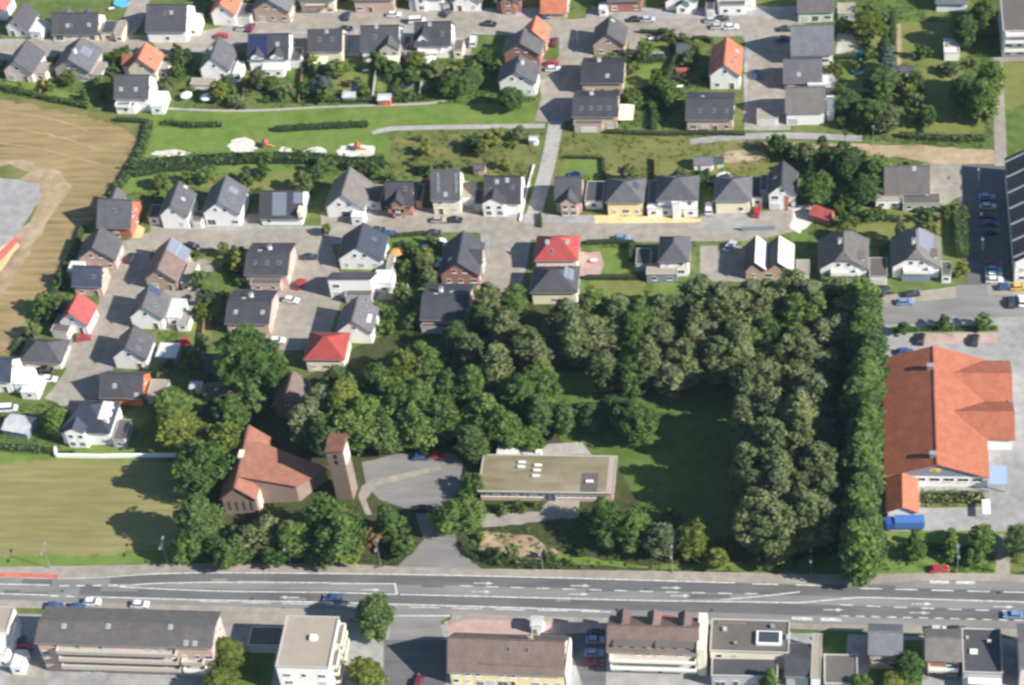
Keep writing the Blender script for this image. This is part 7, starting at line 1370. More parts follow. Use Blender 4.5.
CARS = [
 (-34.16,-83.81,3.142,'blue','blue car driving on the main road by the beige apartment house','car',None),
 (120.89,-86.17,3.142,'sky','pale blue car driving on the main road at the photo edge','car',None),
 (-100.38,129.35,0.087,'red','bright red car parked by the hedge near the top junction','car',None),
 (-94.54,133.05,0.087,'silver','silver car beside the orange-gabled white house','car',None),
 (-92.09,133.21,1.396,'wine','dark red car beside the sandy brick house','car',None),
 (-63.17,137.82,1.571,'dark','dark car before the salmon brick terrace','car',None),
 (-48.76,138.04,0.0,'white','white car before the salmon brick terrace end','car',None),
 (-62.54,131.45,0.175,'black','black car parked in front of awning house with skylights','car',None),
 (-18.96,132.35,-0.14,'black','black car parked alone on the wide top street','car',None),
 (-32.63,138.43,1.222,'dark','dark car beside the small grey-gabled white house','car',None),
 (-3.16,135.41,0.0,'blue','royal blue car under the low orange roof','car',None),
 (1.13,123.07,1.484,'wine','dark red car beside the end orange terrace house','car',None),
 (1.35,113.02,0.0,'red','red car beside the white terrace house','car',None),
 (1.7,110.48,0.0,'white','white car next to the red car by the white terrace house','car',None),
 (24.57,132.97,0.0,'black','black car before the red-brown brick house at the top','car',None),
 (28.13,132.85,0.0,'silver','silver car before the red-brown brick house at the top','car',None),
 (33.13,126.72,-0.262,'dark','dark car at the hedge corner of the wide top street','car',None),
 (48.85,128.78,0.052,'silver','silver car parked on the street before the large white house','car',None),
 (52.65,128.41,0.052,'white','white car parked nose to tail with a silver car on top street','car',None),
 (47.0,131.69,0.0,'silver','silver car in front of the large white house bay','car',None),
 (49.91,132.55,0.175,'dark','dark car beside the grey-roofed bay of large white house','car',None),
 (60.32,106.44,1.571,'blue','blue car in the drive beside the white orange-roofed gable','car',None),
 (68.63,126.91,0.0,'dark','dark car in the shade on the gardens lane','car',None),
 (68.1,122.25,0.0,'blue','blue car parked by the bluish grey roof on gardens lane','car',None),
 (-91.27,36.67,-0.349,'dark','dark car by the pink double house drive at the street','car',None),
 (-40.66,42.39,0.0,'dark','dark car at the bend beside navy gabled house','car',None),
 (-37.4,40.75,0.262,'blue','blue car at the street bend behind navy gabled house','car',None),
 (-25.06,40.98,0.087,'dark','dark car at the hedge of the middle garden on the street','car',None),
 (-24.3,46.16,0.0,'tan','tan car in front of the tall pale seamed-roof house','car',None),
 (-19.89,46.09,0.0,'black','black car in front of the tall pale seamed-roof house','car',None),
 (26.06,38.32,0.035,'sky','silver blue car parked on the street above the red-roofed house lawn','car',None),
 (54.83,34.85,1.047,'silver','silver car parked in the drive by the small corner lawn','car',None),
 (61.67,48.04,1.396,'red','red car beside the cream pyramid-roofed house','car',None),
 (122.27,53.0,0.0,'sky','white car in the shaded car park,topmost of its row','car',None),
 (122.33,49.25,0.0,'silver','silver car in the shaded car park,second of its row','car',None),
 (121.89,45.54,0.0,'black','black car in the shaded car park,third of its row','car',None),
 (122.51,42.62,0.0,'blue','blue car in the shaded car park,fourth of its row','car',None),
 (122.61,39.54,0.0,'dark','dark car in the shaded car park,lowest of the upper row','car',None),
 (122.35,27.24,0.0,'wine','dark red car at the car park end nearest the junction','car',None),
 (122.49,25.19,0.0,'sky','light blue car between red and white cars near the junction','car',None),
 (122.51,23.15,0.0,'white','white car,upper of two at the car park end','car',None),
 (122.54,21.31,0.0,'white','white car,lowest at the car park end','car',None),
 (125.27,18.72,0.087,'blue','blue car by the hedge strip near the yellow car','car',None),
 (128.51,18.69,0.087,'yellow','bright yellow car by the apartment block end wall','car',None),
 (126.21,13.27,1.571,'dark','black car parked at the road edge below the yellow car','car',None),
 (128.95,13.61,1.571,'white','white car next to the black car at the road edge','car',None),
 (99.77,13.46,0.07,'sky','pale blue car parked on the side road by the wood corner','car',None),
 (94.58,17.52,1.047,'dark','dark car before the farther half-hipped house garage','car',None),
 (101.61,16.36,0.175,'dark','dark car before the arched recess nearest the car park','car',None),
 (116.63,-0.17,1.396,'dark','dark car in the pink supermarket bay','car',None),
 (103.37,0.23,1.396,'black','black car in the pink bay near the columnar row','car',None),
 (99.3,-4.29,0.0,'blue','blue car behind the supermarket roof corner','car',None),
 (-58.96,21.47,1.222,'red','red car on the paved court by the pink double house','car',None),
 (-60.42,15.4,-0.175,'white','white car on the paved court below the red car','car',None),
 (-57.89,31.92,0.0,'dark','dark car parked beside the upper pink double house','car',None),
 (-61.69,0.38,0.0,'white','white car beside the tall narrow garden tree','car',None),
 (-113.96,1.52,0.175,'red','red car in front of the white rose-red roofed house','car',None),
 (-121.52,-10.15,0.0,'black','black car in front of the bungalow gable','car',None),
 (-119.92,-13.38,-0.087,'white','white car beside the stepped white terraces','car',None),
 (-107.76,32.09,1.396,'dark','dark car in the shade at the head of the paved lane','car',None),
 (-18.74,-39.87,0.0,'blue','dark blue car at the back of the church yard','car',None),
 (-14.8,-39.52,0.0,'red','red car at the back of the church yard','car',None),
 (-15.97,-56.53,0.0,'black','dark car in the shade on the church drive','car',None),
 (27.87,-94.82,0.0,'sky','pale blue car in the yard beside the white inn gable,upper','car',None),
 (27.89,-98.46,0.0,'sky','pale blue car in the yard beside the white inn gable,middle','car',None),
 (27.85,-101.23,0.0,'wine','red car in the yard beside the white inn gable','car',None),
 (28.19,-92.85,0.0,'black','black car at the yard mouth beside the inn gable','car',None),
 (-10.95,-107.26,1.396,'wine','red car in the shaded yard by the inn','car',None),
 (-91.8,-85.9,0.0,'white','white car parked at the kerb above the pink apartment block','car',None),
 (-100.53,-87.23,0.0,'blue','blue car parked at the kerb above the pink apartment block','car',None),
 (-94.86,-87.44,0.0,'blue','dark blue car second at the kerb above pink apartment block','car',None),
 (-80.01,-86.46,0.0,'white','white car farther along the kerb above pink apartment block','car',None),
 (46.83,-89.41,0.0,'blue','blue car between the brown dormers at the kerb','car',None),
 (44.09,-88.89,0.0,'red','red car between the brown dormers at the kerb','car',None),
 (104.27,-90.64,0.0,'silver','silver car at the kerb above the grey-brown brick house','car',None),
 (108.43,-90.57,0.0,'dark','dark green-grey car at the kerb above the grey-brown brick house','car',None),
 (105.12,-73.29,0.087,'red','red car pulled onto the pavement by the supermarket verge','car',None),
 (-107.06,-97.32,0.175,'dark','dark car in the shaded gap beside the pink apartment block','car',None),
 (-105.1,-99.31,0.175,'red','red car in the shaded gap beside the pink apartment block','car',None),
 (48.82,49.44,1.571,'white','white camper van beside the cream pyramid-roofed house','van',None),
 (-23.03,123.87,1.571,'white','white caravan in the garden beside the steep dark-roofed house','van',None),
 (-41.3,134.59,0.052,'white','white van parked before the two small trees at the top','van',None),
 (-128.27,-24.0,0.087,'white','white van at the photo edge above the silver canopy shelter','van',None),
]
CLIMB = [
 (-51.14,76.48,'red-roofed climbing frame with orange slide on the largest park sand pit'),
 (-78.13,78.37,'small climbing frame on the park lawn beside the round sand pit'),
]
LAMPS = [
 (-104.46,-75.66,0,'twin-armed street lamp at the yellow field end of the main road',7.5,2),
 (-75.98,-73.59,0,'twin-armed street lamp where the yellow field meets church trees',7.5,2),
 (-45.94,-73.65,0,'twin-armed street lamp below the church nave',7.5,2),
 (-24.25,-73.66,0,'twin-armed street lamp by the church path and drive mouth',7.5,2),
 (14.26,-74.34,0,'twin-armed street lamp below the flat mossy roof',7.5,2),
 (44.57,-74.81,0,'twin-armed street lamp by the roadside clump of trees',7.5,2),
 (76.2,-75.54,0,'twin-armed street lamp below the heart of the wood',7.5,2),
 (109.15,-73.91,0,'twin-armed street lamp on the supermarket verge',7.5,2),
 (8.12,121.72,0,'single-armed lamp in the lane of three stacked houses',4.5,1),
 (120.15,57.29,0,'single-armed lamp in the car park beside the upper car row',5,1),
 (119.86,30.14,0,'single-armed lamp in the car park above the red car',5,1),
 (92.78,75.45,0,'single-armed lamp on the path at gardens lane end',5,1),
 (111.34,1.85,0,'single-armed lamp on the supermarket bay hedge',5,1),
]
PARASOLS = [
 (-86.13,-1.64,'red_parasol_cloth','red parasol in the garden beside the conservatory house',1.9),
 (-105.45,100.12,'white_parasol_cloth','white parasol in the garden under the slate-gabled white house,upper',1.8),
 (-99.23,99.03,'white_parasol_cloth','white parasol in the garden under the slate-gabled white house,lower',1.8),
 (-95.56,103.52,'orange_parasol_cloth','orange parasol on the patio of the slate-gabled white house',1.8),
 (-22.56,28.28,'white_parasol_cloth','white parasol in the middle garden behind dark brick gable house',2.0),
 (-22.65,36.07,'white_parasol_cloth','white parasol near the street hedge of the middle garden',1.8),
 (-35.07,114.7,'white_parasol_cloth','white parasol on the patio of the steep dark-roofed white house',2),
 (-129.35,3.35,'red_parasol_cloth','red parasol in the small garden of the rose-red roofed house',1.4),
 (-33.88,32.29,'orange_parasol_cloth','orange parasol on the patio of the navy gabled white house',1.8),
 (52.56,60.91,'white_parasol_cloth','white parasol behind the lawn shed of the street row',2.2),
]
POOLS = [
 (-135.85,147.49,'round blue paddling pool at the top edge beside junction branch',2.4),
 (89.75,114.16,'turquoise pool beside the bluish grey roof patio',2.2),
 (-80.94,-6.63,'blue pool in the garden beneath the grey conservatory house',1.5),
]
TRAMPOLINES = [
 (-53.93,103.14,'blue-edged trampoline in the long garden by the blue shed',2),
 (-40.52,104.59,'dark trampoline in the long garden near the orange shed',1.8),
 (31.94,115.28,'trampoline in the dark garden of the tan gabled house',1.9),
 (89.1,107.14,'trampoline on the lawn by the low red-based house',1.8),
 (11.6,63.7,'trampoline behind the slim grey-roofed house',1.8),
 (-18.73,112.69,'trampoline in the garden of the steep dark-roofed house',1.8),
]
TABLES = [
 (-53.73,111.5,0.2,'white garden table on the patio of the dark-roofed double house awning'),
 (-26.97,35.72,0.4,'white garden table in the shaded middle garden'),
 (-115.02,-26.55,0.3,'white garden table behind the villa with curved front'),
 (38.84,101.51,0.1,'white garden table in the mown garden by the playhouse'),
 (19.1,29.75,0,'white garden table on the pink patio of the deep red roof'),
 (-138.16,144.33,0.3,'white garden table beside the round blue pool'),
 (29.73,123.83,0.1,'white garden table on the grass of the tan gabled house'),
 (-82.8,-3.14,0.2,'white garden table by the conservatory house pool'),
]
FENCES = [
 ([(-65.0,114.64),(-63.87,99.38)],1.6,'wooden panel fence between the long gardens beside the awning patio'),
 ([(-50.68,113.27),(-49.92,99.0)],1.6,'grey panel fence between the long gardens below the stone cross-gable'),
 ([(-72.73,112.07),(-71.56,97.31)],1.6,'wooden panel fence at the garden of the blue solar double house'),
 ([(-36.38,110.98),(-36.17,99.53)],1.6,'grey panel fence beside the steep dark-roofed house garden'),
 ([(-89.57,109.76),(-88.25,97.3)],1.6,'wooden panel fence below the slate-gabled white house garden'),
 ([(28.07,116.41),(33.59,116.24)],1.6,'grey panel fence along the tan gabled house patio'),
 ([(33.24,70.44),(33.77,59.66)],1.6,'wooden panel fence between lawns behind the white villa'),
 ([(-30.04,31.85),(-29.57,19.55)],1.6,'grey panel fence at the garden of the dark brick gabled house'),
 ([(-83.27,16.19),(-81.68,-0.6)],1.6,'wooden panel fence between the conservatory garden and pink double house'),
 ([(83.42,98.04),(92.88,97.78)],1.6,'grey panel fence beside the low red-based house lawn'),
 ([(93.95,37.3),(93.28,28.94)],1.6,'wooden panel fence between the half-hipped houses'),
 ([(32.75,47.56),(32.53,57.23)],1.6,'grey panel fence beside the yellow house and villa'),
 ([(-151.57,112.52),(-150.9,102.19)],1.6,'wooden panel fence in the corner garden by the pale plain-gabled house'),
]
TRACKS = [
 [(-171.46,98.11),(-152.04,94.39),(-138.79,89.98),(-128.45,84.35)],
 [(-171.1,96.76),(-151.71,93.06),(-138.48,88.66),(-128.16,83.06)],
 [(-169.48,90.73),(-150.22,87.1),(-137.09,82.77),(-127.04,78.13)],
 [(-169.12,89.4),(-149.9,85.79),(-136.79,81.48),(-126.75,76.85)],
 [(-167.52,83.46),(-148.44,79.92),(-135.42,75.68),(-125.66,71.99)],
 [(-167.17,82.16),(-148.11,78.63),(-135.12,74.4),(-125.37,70.73)],
]
PATCHES = [
 (-1.34,-81.29,2.12,1.19),
 (-108.83,-82.79,5.54,0.56),
 (19.66,-82.88,1.68,0.8),
 (53.19,-81.55,4.76,0.63),
 (-54.04,-79.69,3.78,1.24),
 (27.92,-83.93,3.23,1.1),
 (-86.25,-81.15,4.53,1.08),
 (-11.08,-79.32,2.7,0.67),
 (-43.06,-84.6,2.4,1.21),
 (92.15,-78.6,3.2,0.89),
 (-104.85,-82.2,5.58,0.59),
 (29.07,-79.36,4.1,1.22),
 (-62.46,-78.99,1.88,0.93),
 (-106.91,-79.76,3.74,1.24),
]
MANHOLES = [
 (-11.13,-82.1),
 (38.57,-79.71),
 (25.27,-80.33),
 (32.19,-85.75),
 (-97.09,-83.7),
 (31.28,-80.13),
 (-45.75,-86.51),
 (118.0,-79.51),
 (53.76,-85.56),
 (-53.6,-83.85),
 (-100.09,-82.36),
 (46.68,-83.12),
]
WALLS = [
 ([(-112.48,-37.15),(-111.7,-39.83),(-100.37,-39.94),(-80.35,-39.5)],1.0,0.5,'white','low white garden wall between the villa and the yellow field'),
 ([(-2.1,45.68),(-1.14,59.46),(-0.27,68.6)],0.6,0.25,'white','white retaining wall along the footpath beside navy-roofed house'),
 ([(57.81,41.27),(66.52,41.54)],1.5,0.3,'bluegrey','dark wall-like strip behind the twin gable house lawn'),  # upright strip in plain blue-grey
]
LINES = [
 ([(-131.28,-79.25),(-116.44,-78.57),(-102.04,-78.52),(-91.76,-78.07),(-77.29,-76.75),(-57.87,-76.23),(-19.38,-76.15),(18.43,-76.65),(58.92,-77.54)],0.36,None),
 ([(62.8,-77.77),(82.76,-78.06)],0.36,(6,4)),
 ([(-130.98,-80.31),(-103.51,-80.6)],0.34,None),
 ([(-101.0,-80.78),(-85.1,-80.39)],0.4,(2.2,1.8)),
 ([(-86.29,-80.56),(-76.69,-79.67),(-59.77,-79.12),(-35.71,-78.92)],0.34,None),
 ([(-86.22,-80.86),(-76.35,-81.31),(-59.28,-81.8),(-35.29,-81.73)],0.34,None),
 ([(-130.22,-83.03),(-103.28,-83.61)],0.36,None),
 ([(-102.74,-83.81),(-94.11,-83.92)],0.4,(2.2,1.8)),
 ([(-92.88,-83.96),(-66.03,-84.43),(-32.45,-84.78),(9.87,-85.56),(28.38,-86.12)],0.36,None),
 ([(-35.69,-79.07),(-19.96,-78.99)],0.34,None),
 ([(-35.29,-81.73),(-19.56,-82.08)],0.34,None),
 ([(-20.2,-78.99),(-19.32,-82.08)],0.5,None),
 ([(-4.78,-79.35),(18.69,-79.89),(51.01,-80.56),(64.67,-80.64)],0.3,(3,3)),
 ([(-18.61,-82.07),(9.6,-82.51),(37.37,-82.95),(60.19,-83.02),(73.74,-83.09)],0.36,None),
 ([(73.74,-83.09),(79.59,-82.28),(84.98,-81.62),(91.7,-81.37),(135.81,-82.38)],0.36,None),
 ([(55.63,-82.51),(64.69,-81.36),(71.92,-80.24),(73.73,-79.93)],0.34,None),
 ([(82.72,-83.51),(104.96,-84.29),(135.61,-84.9)],0.3,(3,3)),
 ([(82.7,-86.64),(96.03,-86.83),(135.42,-87.42)],0.3,(2,1.5)),
 ([(71.98,-87.52),(78.24,-87.67),(88.92,-87.94)],0.9,(4.6,1.8)),
 ([(103.01,-76.6),(115.26,-76.71)],0.9,(4.2,1.6)),
 ([(87.26,-78.71),(136.03,-79.55)],0.34,(5,3)),
 ([(-19.68,-88.36),(-6.14,-88.13)],0.34,None),
 ([(-65.94,-84.87),(-4.05,-85.93),(32.99,-86.47)],0.25,(7,3)),
 ([(-83.87,-86.05),(-62.03,-86.44)],0.5,(4,3)),
]
ARROWS = [
 (0.79,-78.53,1),
 (0.57,-81.04,1),
 (23.5,-78.93,1),
 (23.21,-81.42,1),
 (44.54,-79.21,1),
 (46.7,-81.5,1),
 (81.37,-84.96,1),
 (101.02,-82.93,1),
 (100.5,-85.49,1),
 (119.1,-83.49,1),
 (-44.83,-83.36,-1),
 (-25.65,-80.85,1),
]
COVER = [
 ('green',[(-175.12,135.62),(-125.46,126.58),(-117.4,95.79),(-166.83,104.02)],1500,0.5),
 ('green',[(-124.41,128.97),(-74.55,117.76),(-70.97,95.49),(-117.21,94.87)],1500,0.5),
 ('green',[(-74.55,117.76),(-1.1,115.47),(0.57,95.41),(-71.12,96.4)],2200,0.5),
 ('deep',[(-74.1,114.92),(-1.03,114.54),(0.57,95.41),(-71.12,96.4)],700,0.5),
 ('olive',[(-42.95,84.13),(1.53,83.95),(-0.51,58.63),(-40.78,67.72)],700,0.5),
 ('lime',[(2.95,83.91),(61.92,79.1),(99.97,71.12),(89.04,59.06),(46.03,59.43),(5.09,57.71)],1300,0.5),
 ('green',[(13.95,131.49),(49.41,128.82),(45.2,82.91),(17.13,83.58)],1500,0.5),
 ('green',[(80.79,143.51),(130.52,141.59),(126.75,72.62),(80.57,77.83)],2600,0.5),
 ('deep',[(84.25,136.14),(129.87,129.76),(126.75,72.62),(83.84,77.75)],800,0.5),
 ('green',[(53.66,78.44),(99.97,71.12),(116.54,52.57),(115.48,28.69),(73.14,33.73),(81.02,53.17)],2000,0.5),
 ('green',[(-122.59,71.5),(1.2,71.1),(2.61,54.48),(-117.86,50.27)],1500,0.5),
 ('green',[(-40.17,42.23),(-20.87,41.96),(-16.02,-0.84),(-36.98,-0.76)],1300,0.5),
 ('green',[(-93.85,37.74),(-75.57,37.51),(-65.35,-20.23),(-88.0,-37.37),(-96.1,1.3)],1400,0.5),
 ('green',[(-138.85,24.38),(-120.38,36.06),(-115.17,1.37),(-133.38,-13.16)],700,0.5),
 ('deep',[(-86.31,-20.24),(-53.48,-13.22),(-19.55,-74.8),(-68.05,-73.95)],1500,0.5),
 ('green',[(-12.73,-51.57),(30.96,-52.78),(89.64,-70.37),(89.57,-74.48),(-10.11,-74.07)],1800,0.5),
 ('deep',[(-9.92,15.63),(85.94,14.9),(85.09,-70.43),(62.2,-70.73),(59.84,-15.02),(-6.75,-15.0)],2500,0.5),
 ('green',[(-96.45,137.83),(-41.83,145.74),(13.14,143.65),(13.79,133.9),(-95.55,132.88)],500,0.5),
 ('green',[(89.76,-62.93),(130.64,-62.48),(129.82,-74.2),(89.58,-73.89)],500,0.5),
 ('green',[(14.76,38.33),(75.74,37.54),(75.79,14.98),(16.42,15.43)],700,0.5),
 ('green',[(-133.3,-23.8),(-115.47,-20.27),(-110.95,-39.16),(-129.25,-39.25)],400,0.5),
]
PAVE = [(-137.29, -75.8), (-117.31, -75.22), (-92.55, -74.58), (-68.14, -73.49), (-34.17, -73.19), (-19.67, -73.9), (-2.96, -74.28), (36.91, -74.32), (87.31, -74.8), (103.1, -74.0), (118.74, -74.07), (140.77, -75.2), (140.56, -77.77), (118.61, -76.38), (105.26, -75.99), (89.53, -77.38), (73.72, -77.61), (46.28, -76.99), (9.02, -76.19), (-33.79, -75.75), (-57.92, -75.93), (-77.34, -76.5), (-89.34, -77.89), (-101.54, -78.51), (-116.4, -78.73), (-136.33, -79.16)]
SPAVE = [[(-5.71, -87.84), (14.72, -88.07), (37.66, -88.25), (78.24, -88.97), (117.89, -89.67), (139.47, -90.66), (139.31, -92.58), (117.78, -91.61), (78.23, -90.65), (37.74, -89.67), (19.44, -89.42), (-1.4, -88.92), (-6.31, -90.73)], [(-134.69, -84.91), (-114.72, -85.2), (-90.04, -85.7), (-65.68, -86.2), (-41.66, -86.69), (-24.53, -87.28), (-20.54, -88.96), (-20.78, -90.69), (-41.38, -88.44), (-65.34, -87.96), (-89.6, -87.62), (-114.11, -87.58), (-133.92, -87.6)]]
REDS = [(-131.71, -77.07), (-128.62, -77.05), (-125.45, -77.04), (-122.33, -77.02), (-119.36, -77.01), (-116.67, -77.01), (-114.26, -77.03), (-112.04, -77.06), (-110.03, -77.09), (-108.22, -77.13), (-106.65, -77.18), (-105.38, -77.23), (-104.41, -77.29), (-103.63, -77.35), (-102.9, -77.42), (-102.08, -77.48), (-102.18, -78.78), (-103.0, -78.71), (-103.74, -78.65), (-104.51, -78.59), (-105.44, -78.53), (-106.69, -78.48), (-108.26, -78.43), (-110.05, -78.39), (-112.06, -78.36), (-114.27, -78.33), (-116.68, -78.31), (-119.36, -78.31), (-122.32, -78.32), (-125.45, -78.34), (-128.61, -78.35), (-131.7, -78.37)]

# ------------------------------------------------------------------ setting
def smooth(l, n=5):
    l = [np.array(p, float) for p in l]; l = [2 * l[0] - l[1]] + l + [2 * l[-1] - l[-2]]; out = []
    for i in range(1, len(l) - 2):
        for k in range(n):
            t = k / n; p0, p1, p2, p3 = l[i - 1:i + 3]
            out.append(.5 * ((2 * p1) + (-p0 + p2) * t + (2 * p0 - 5 * p1 + 4 * p2 - p3) * t * t + (-p0 + 3 * p1 - 3 * p2 + p3) * t ** 3))
    return out + [l[-2]]
def ribbon(c, wd):
    A, B = [], []
    for i, p in enumerate(c):
        d = c[min(i + 1, len(c) - 1)] - c[max(i - 1, 0)]; d = d / np.linalg.norm(d); n = np.array([-d[1], d[0]])
        A.append(tuple(p + n * wd / 2)); B.append(tuple(p - n * wd / 2))
    return A + B[::-1]
def rough(P, amp, step, seed):
    rg = random.Random(seed); P = [np.array(p) for p in P]; out = []
    for a, b in zip(P, P[1:] + P[:1]):
        n = max(1, int(np.linalg.norm(b - a) / step))
        for k in range(n):
            q = a + (b - a) * k / n
            if k: q = q + np.array([rg.uniform(-amp, amp), rg.uniform(-amp, amp)])
            out.append((float(q[0]), float(q[1])))
    return out
def ribbon_sheet(name, c, wd, m, z, parent=None):
    P = ribbon(c, wd); n = len(c); b = MB()
    for i in range(n - 1):
        b.face([(*P[i], z), (*P[2 * n - 1 - i], z), (*P[2 * n - 2 - i], z), (*P[i + 1], z)])
    o = b.build(name, m, parent)
    if not parent: o['kind'] = 'structure'
    return o
sheet('ground', [(-2600, -2600), (2600, -2600), (2600, 2600), (-2600, 2600)], G_garden, 0)
road = None
for i, (nm, mt, lev, P, amp, step) in enumerate(SHEETS):
    m = globals()[mt]; z = .014 * lev + .0001 * i
    if amp == 's':
        o = ribbon_sheet(nm, smooth(P), step, m, z, road if nm == 'road_lane' else None)
    else:
        o = sheet(nm, rough(P, amp, step, i) if amp else P, m, z)
    if nm == 'main_road': road = o
zr = .075
sheet('pavement', PAVE, G_pave, .15, thick=.15)
for p in SPAVE: sheet('pavement', p, G_pave, .15, thick=.15)
sheet('cycle_lane', REDS, G_red, .155)
for i, (P, wd, dash) in enumerate(LINES):
    c = smooth(P, 4); z = zr + .004 + .0004 * (i % 9)
    if not dash: ribbon_sheet('lane_marking', c, wd, M_paint, z, road); continue
    on, off = dash; L = [0]
    for a, b in zip(c, c[1:]): L.append(L[-1] + float(np.linalg.norm(b - a)))
    def at(t):
        for k in range(len(c) - 1):
            if L[k + 1] >= t: return c[k] + (c[k + 1] - c[k]) * ((t - L[k]) / (L[k + 1] - L[k] + 1e-9))
        return c[-1]
    s = 0
    while s + on < L[-1]:
        ribbon_sheet('lane_marking', [at(s), at(s + on)], wd, M_paint, z, road); s += on + off
for i, (x, y, w_, d_) in enumerate(PATCHES): sheet('asphalt_patch', [(x - w_, y - d_), (x + w_, y - d_ * .9), (x + w_ * .97, y + d_), (x - w_, y + d_)], G_asph if i % 2 else G_asphl, .066 + .0002 * i, parent=road)
for x, y in MANHOLES:
    b = MB(); b.tube((x, y, .06), (x, y, .071), .35, .35, 10); b.build('manhole_cover', M_black, road)
arrow = MB(); arrow.face([(-2.4, -.12, 0), (.6, -.12, 0), (.6, .12, 0), (-2.4, .12, 0)]); arrow.face([(.6, -.5, 0), (2.2, 0, 0), (.6, .5, 0)])
am = arrow.mesh('arrow_marking', M_paint)
for x, y, d in ARROWS: place('arrow_marking', am, road, (x, y, zr + .012), (0, 0, 0 if d > 0 else PI))

# ------------------------------------------------------------------ houses and sheds
built = {}
for h in HOUSES:
    built[h['l']] = make_house(h)
for x, y, rz, w, d, ht, ri, wa, ro, l in SHEDS:
    make_shed(x, y, rz, w, d, ht, ri, wallm(wa), roofm(ro), l)

# ------------------------------------------------------------------ church
ch = empty('church', (-60.4, -48.5, 0)); tag(ch, 'brick church with red-brown tiled nave and wide sloping wing beside its tower', 'church')
nv = dict(w=8.2, d=19.4, e=6.2, r=4.0, t='gy')
place('nave_wall', wall_mesh(nv, wallm('umber')), ch)
rf = place('nave_roof', slab(roof_polys(nv, .5, .25), .25).mesh('nave_roof', roofm('brick')), ch)
b = MB(); b.box(-.25, .25, -10.2, 10.2, 10.3, 10.56); b.build('ridge_cap', roofm('brick'), rf)
b = MB(); b.box(-.9, .3, -.6, 1.8, 9.9, 10.75); b.build('ridge_vent', wallm('cream'), rf)
pl = lambda x: 10.6 - .315 * x
poly = [(-.1, -6.6), (13.8, -6.0), (20.2, 1.8), (11.0, 3.6), (4.6, 5.2), (-.1, 5.2)]
wp = [(.4, -6.1), (13.4, -5.5), (19.4, 1.7), (10.8, 3.1), (4.4, 4.7), (.4, 4.7)]
b = MB(); b.prism([(x, y, pl(x) - .35) for x, y in wp], [(x, y, 0) for x, y in wp]); b.build('wing_wall', wallm('umber'), ch)
place('wing_roof', slab([[(x, y, pl(x)) for x, y in poly]], .3).mesh('wing_roof', roofm('brick')), ch)
for yy in (-7.2, 6.0):
    b = MB(); b.box(4.1, 4.5, yy - 1.4, yy + 1.6, 0, 6.0); b.build('sunlit_side_wall', wallm('cream'), ch)  # cream slab paints the sunlit nave side beyond the wing
for k in range(4): place('window', boxmesh('slit_window', M_glass, (-.3, .3, -.03, .05, 0, 3.2)), ch, (-2.7 + 1.8 * k, -9.71, 1.6))
for k in range(4): place('window', window_mesh(1.1, 2.4, 0), ch, (-4.15, -7 + 4.2 * k, 2.2), (0, 0, -PI / 2))
tw = empty('church_tower', (-35.6, -51.2, 0), -.1); tag(tw, 'tall slender brick church tower with slanted tiled top above the round tree', 'church tower')
b = MB(); a, c = 2.1, 2.1
b.prism([(-a, -c, 0), (a, -c, 0), (a, -c, 18.0), (-a, -c, 17.2)], [(-a, c, 0), (a, c, 0), (a, c, 19.2), (-a, c, 18.4)]); b.build('shaft', wallm('taupe'), tw)
place('roof', slab([[(-a - .25, -c - .25, 17.3), (a + .25, -c - .25, 18.2), (a + .25, c + .25, 19.5), (-a - .25, c + .25, 18.6)]], .3).mesh('roof', roofm('brick')), tw)
b = MB(); b.box(a + .003, a + .12, -c + .4, c - .4, 12.5, 17.0)  # cream panel paints the sunlit side of the shaft brighter
b.build('sunlit_side_panel', wallm('cream'), tw)
for z in (13.0, 15.0): place('louvre', boxmesh('louvre', M_black, (-.35, .35, -.06, 0, 0, 1.4)), tw, (0, -c - .01, z))

# ------------------------------------------------------------------ school with mossy flat roof
fb = empty('flat_roofed_school', (13.5, -47.7, 0), -.012); tag(fb, 'long single-storey building with mossy brown flat roof and white window band', 'school building')
w, d, e = 15.9, 5.5, 3.3
b = MB(); b.box(-w, w, -d, d, 0, e); b.build('wall', wallm('pink'), fb)
b = MB(); b.box(-w - .5, w + .5, -d - .5, d + .5, e, e + .22, 0)
for q in ((-w - .5, w + .5, -d - .5, -d - .2), (-w - .5, w + .5, d + .2, d + .5), (-w - .5, -w - .2, -d - .2, d + .2), (w + .2, w + .5, -d - .2, d + .2)): b.box(*q, e + .222, e + .38, 1)
frf = b.build('roof', [G_moss, M_conc], fb)
b = MB(); b.box(w - 1.5, w + .15, -d - .15, d + .15, e + .224, e + .26); b.build('sunlit_roof_edge', plain('pale_lit_edge', (.42, .34, .29), .9, .15, .8), frf)  # pale strip paints the sunlit end wall and parapet
b = MB(); b.box(8.3, 12.3, -d, .4, e + .224, e + .27); b.build('grey_roof_patch', M_flat, frf)
for x, y in ((-6.6, 3.4), (-6.6, 1.9), (-2.6, 2.5), (-2.7, .9), (-2.8, -.9), (10.3, -2.4)):
    place('dome_skylight', boxmesh('dome', [M_frame, M_alu], (-.95, .95, -.38, .38, 0, .28, 1), (-.85, .85, -.3, .3, .28, .5, 0)), frf, (x, y, e + .22))
for i in range(20):
    if 10 <= i <= 11: continue
    place('window', window_mesh(1.36, 1.3, i % 3 if i < 10 else 2), fb, (-15.1 + 1.52 * i, -d - .04, 1.4))
place('door', boxmesh('glass_door', [M_frame, M_glass], (-1.5, 1.5, -.06, 0, 0, 2.6, 0), (-1.35, -.05, -.08, -.061, .1, 2.4, 1), (.05, 1.35, -.08, -.061, .1, 2.4, 1)), fb, (.9, -d, .02))
b = MB(); b.box(-13, -4.0, d, d + 4.2, 0, 3.1, 0); b.box(-13.2, -3.8, d + .55, d + 4.4, 3.1, 3.3, 1); b.build('rear_annex', [wallm('white'), M_flatw], fb)
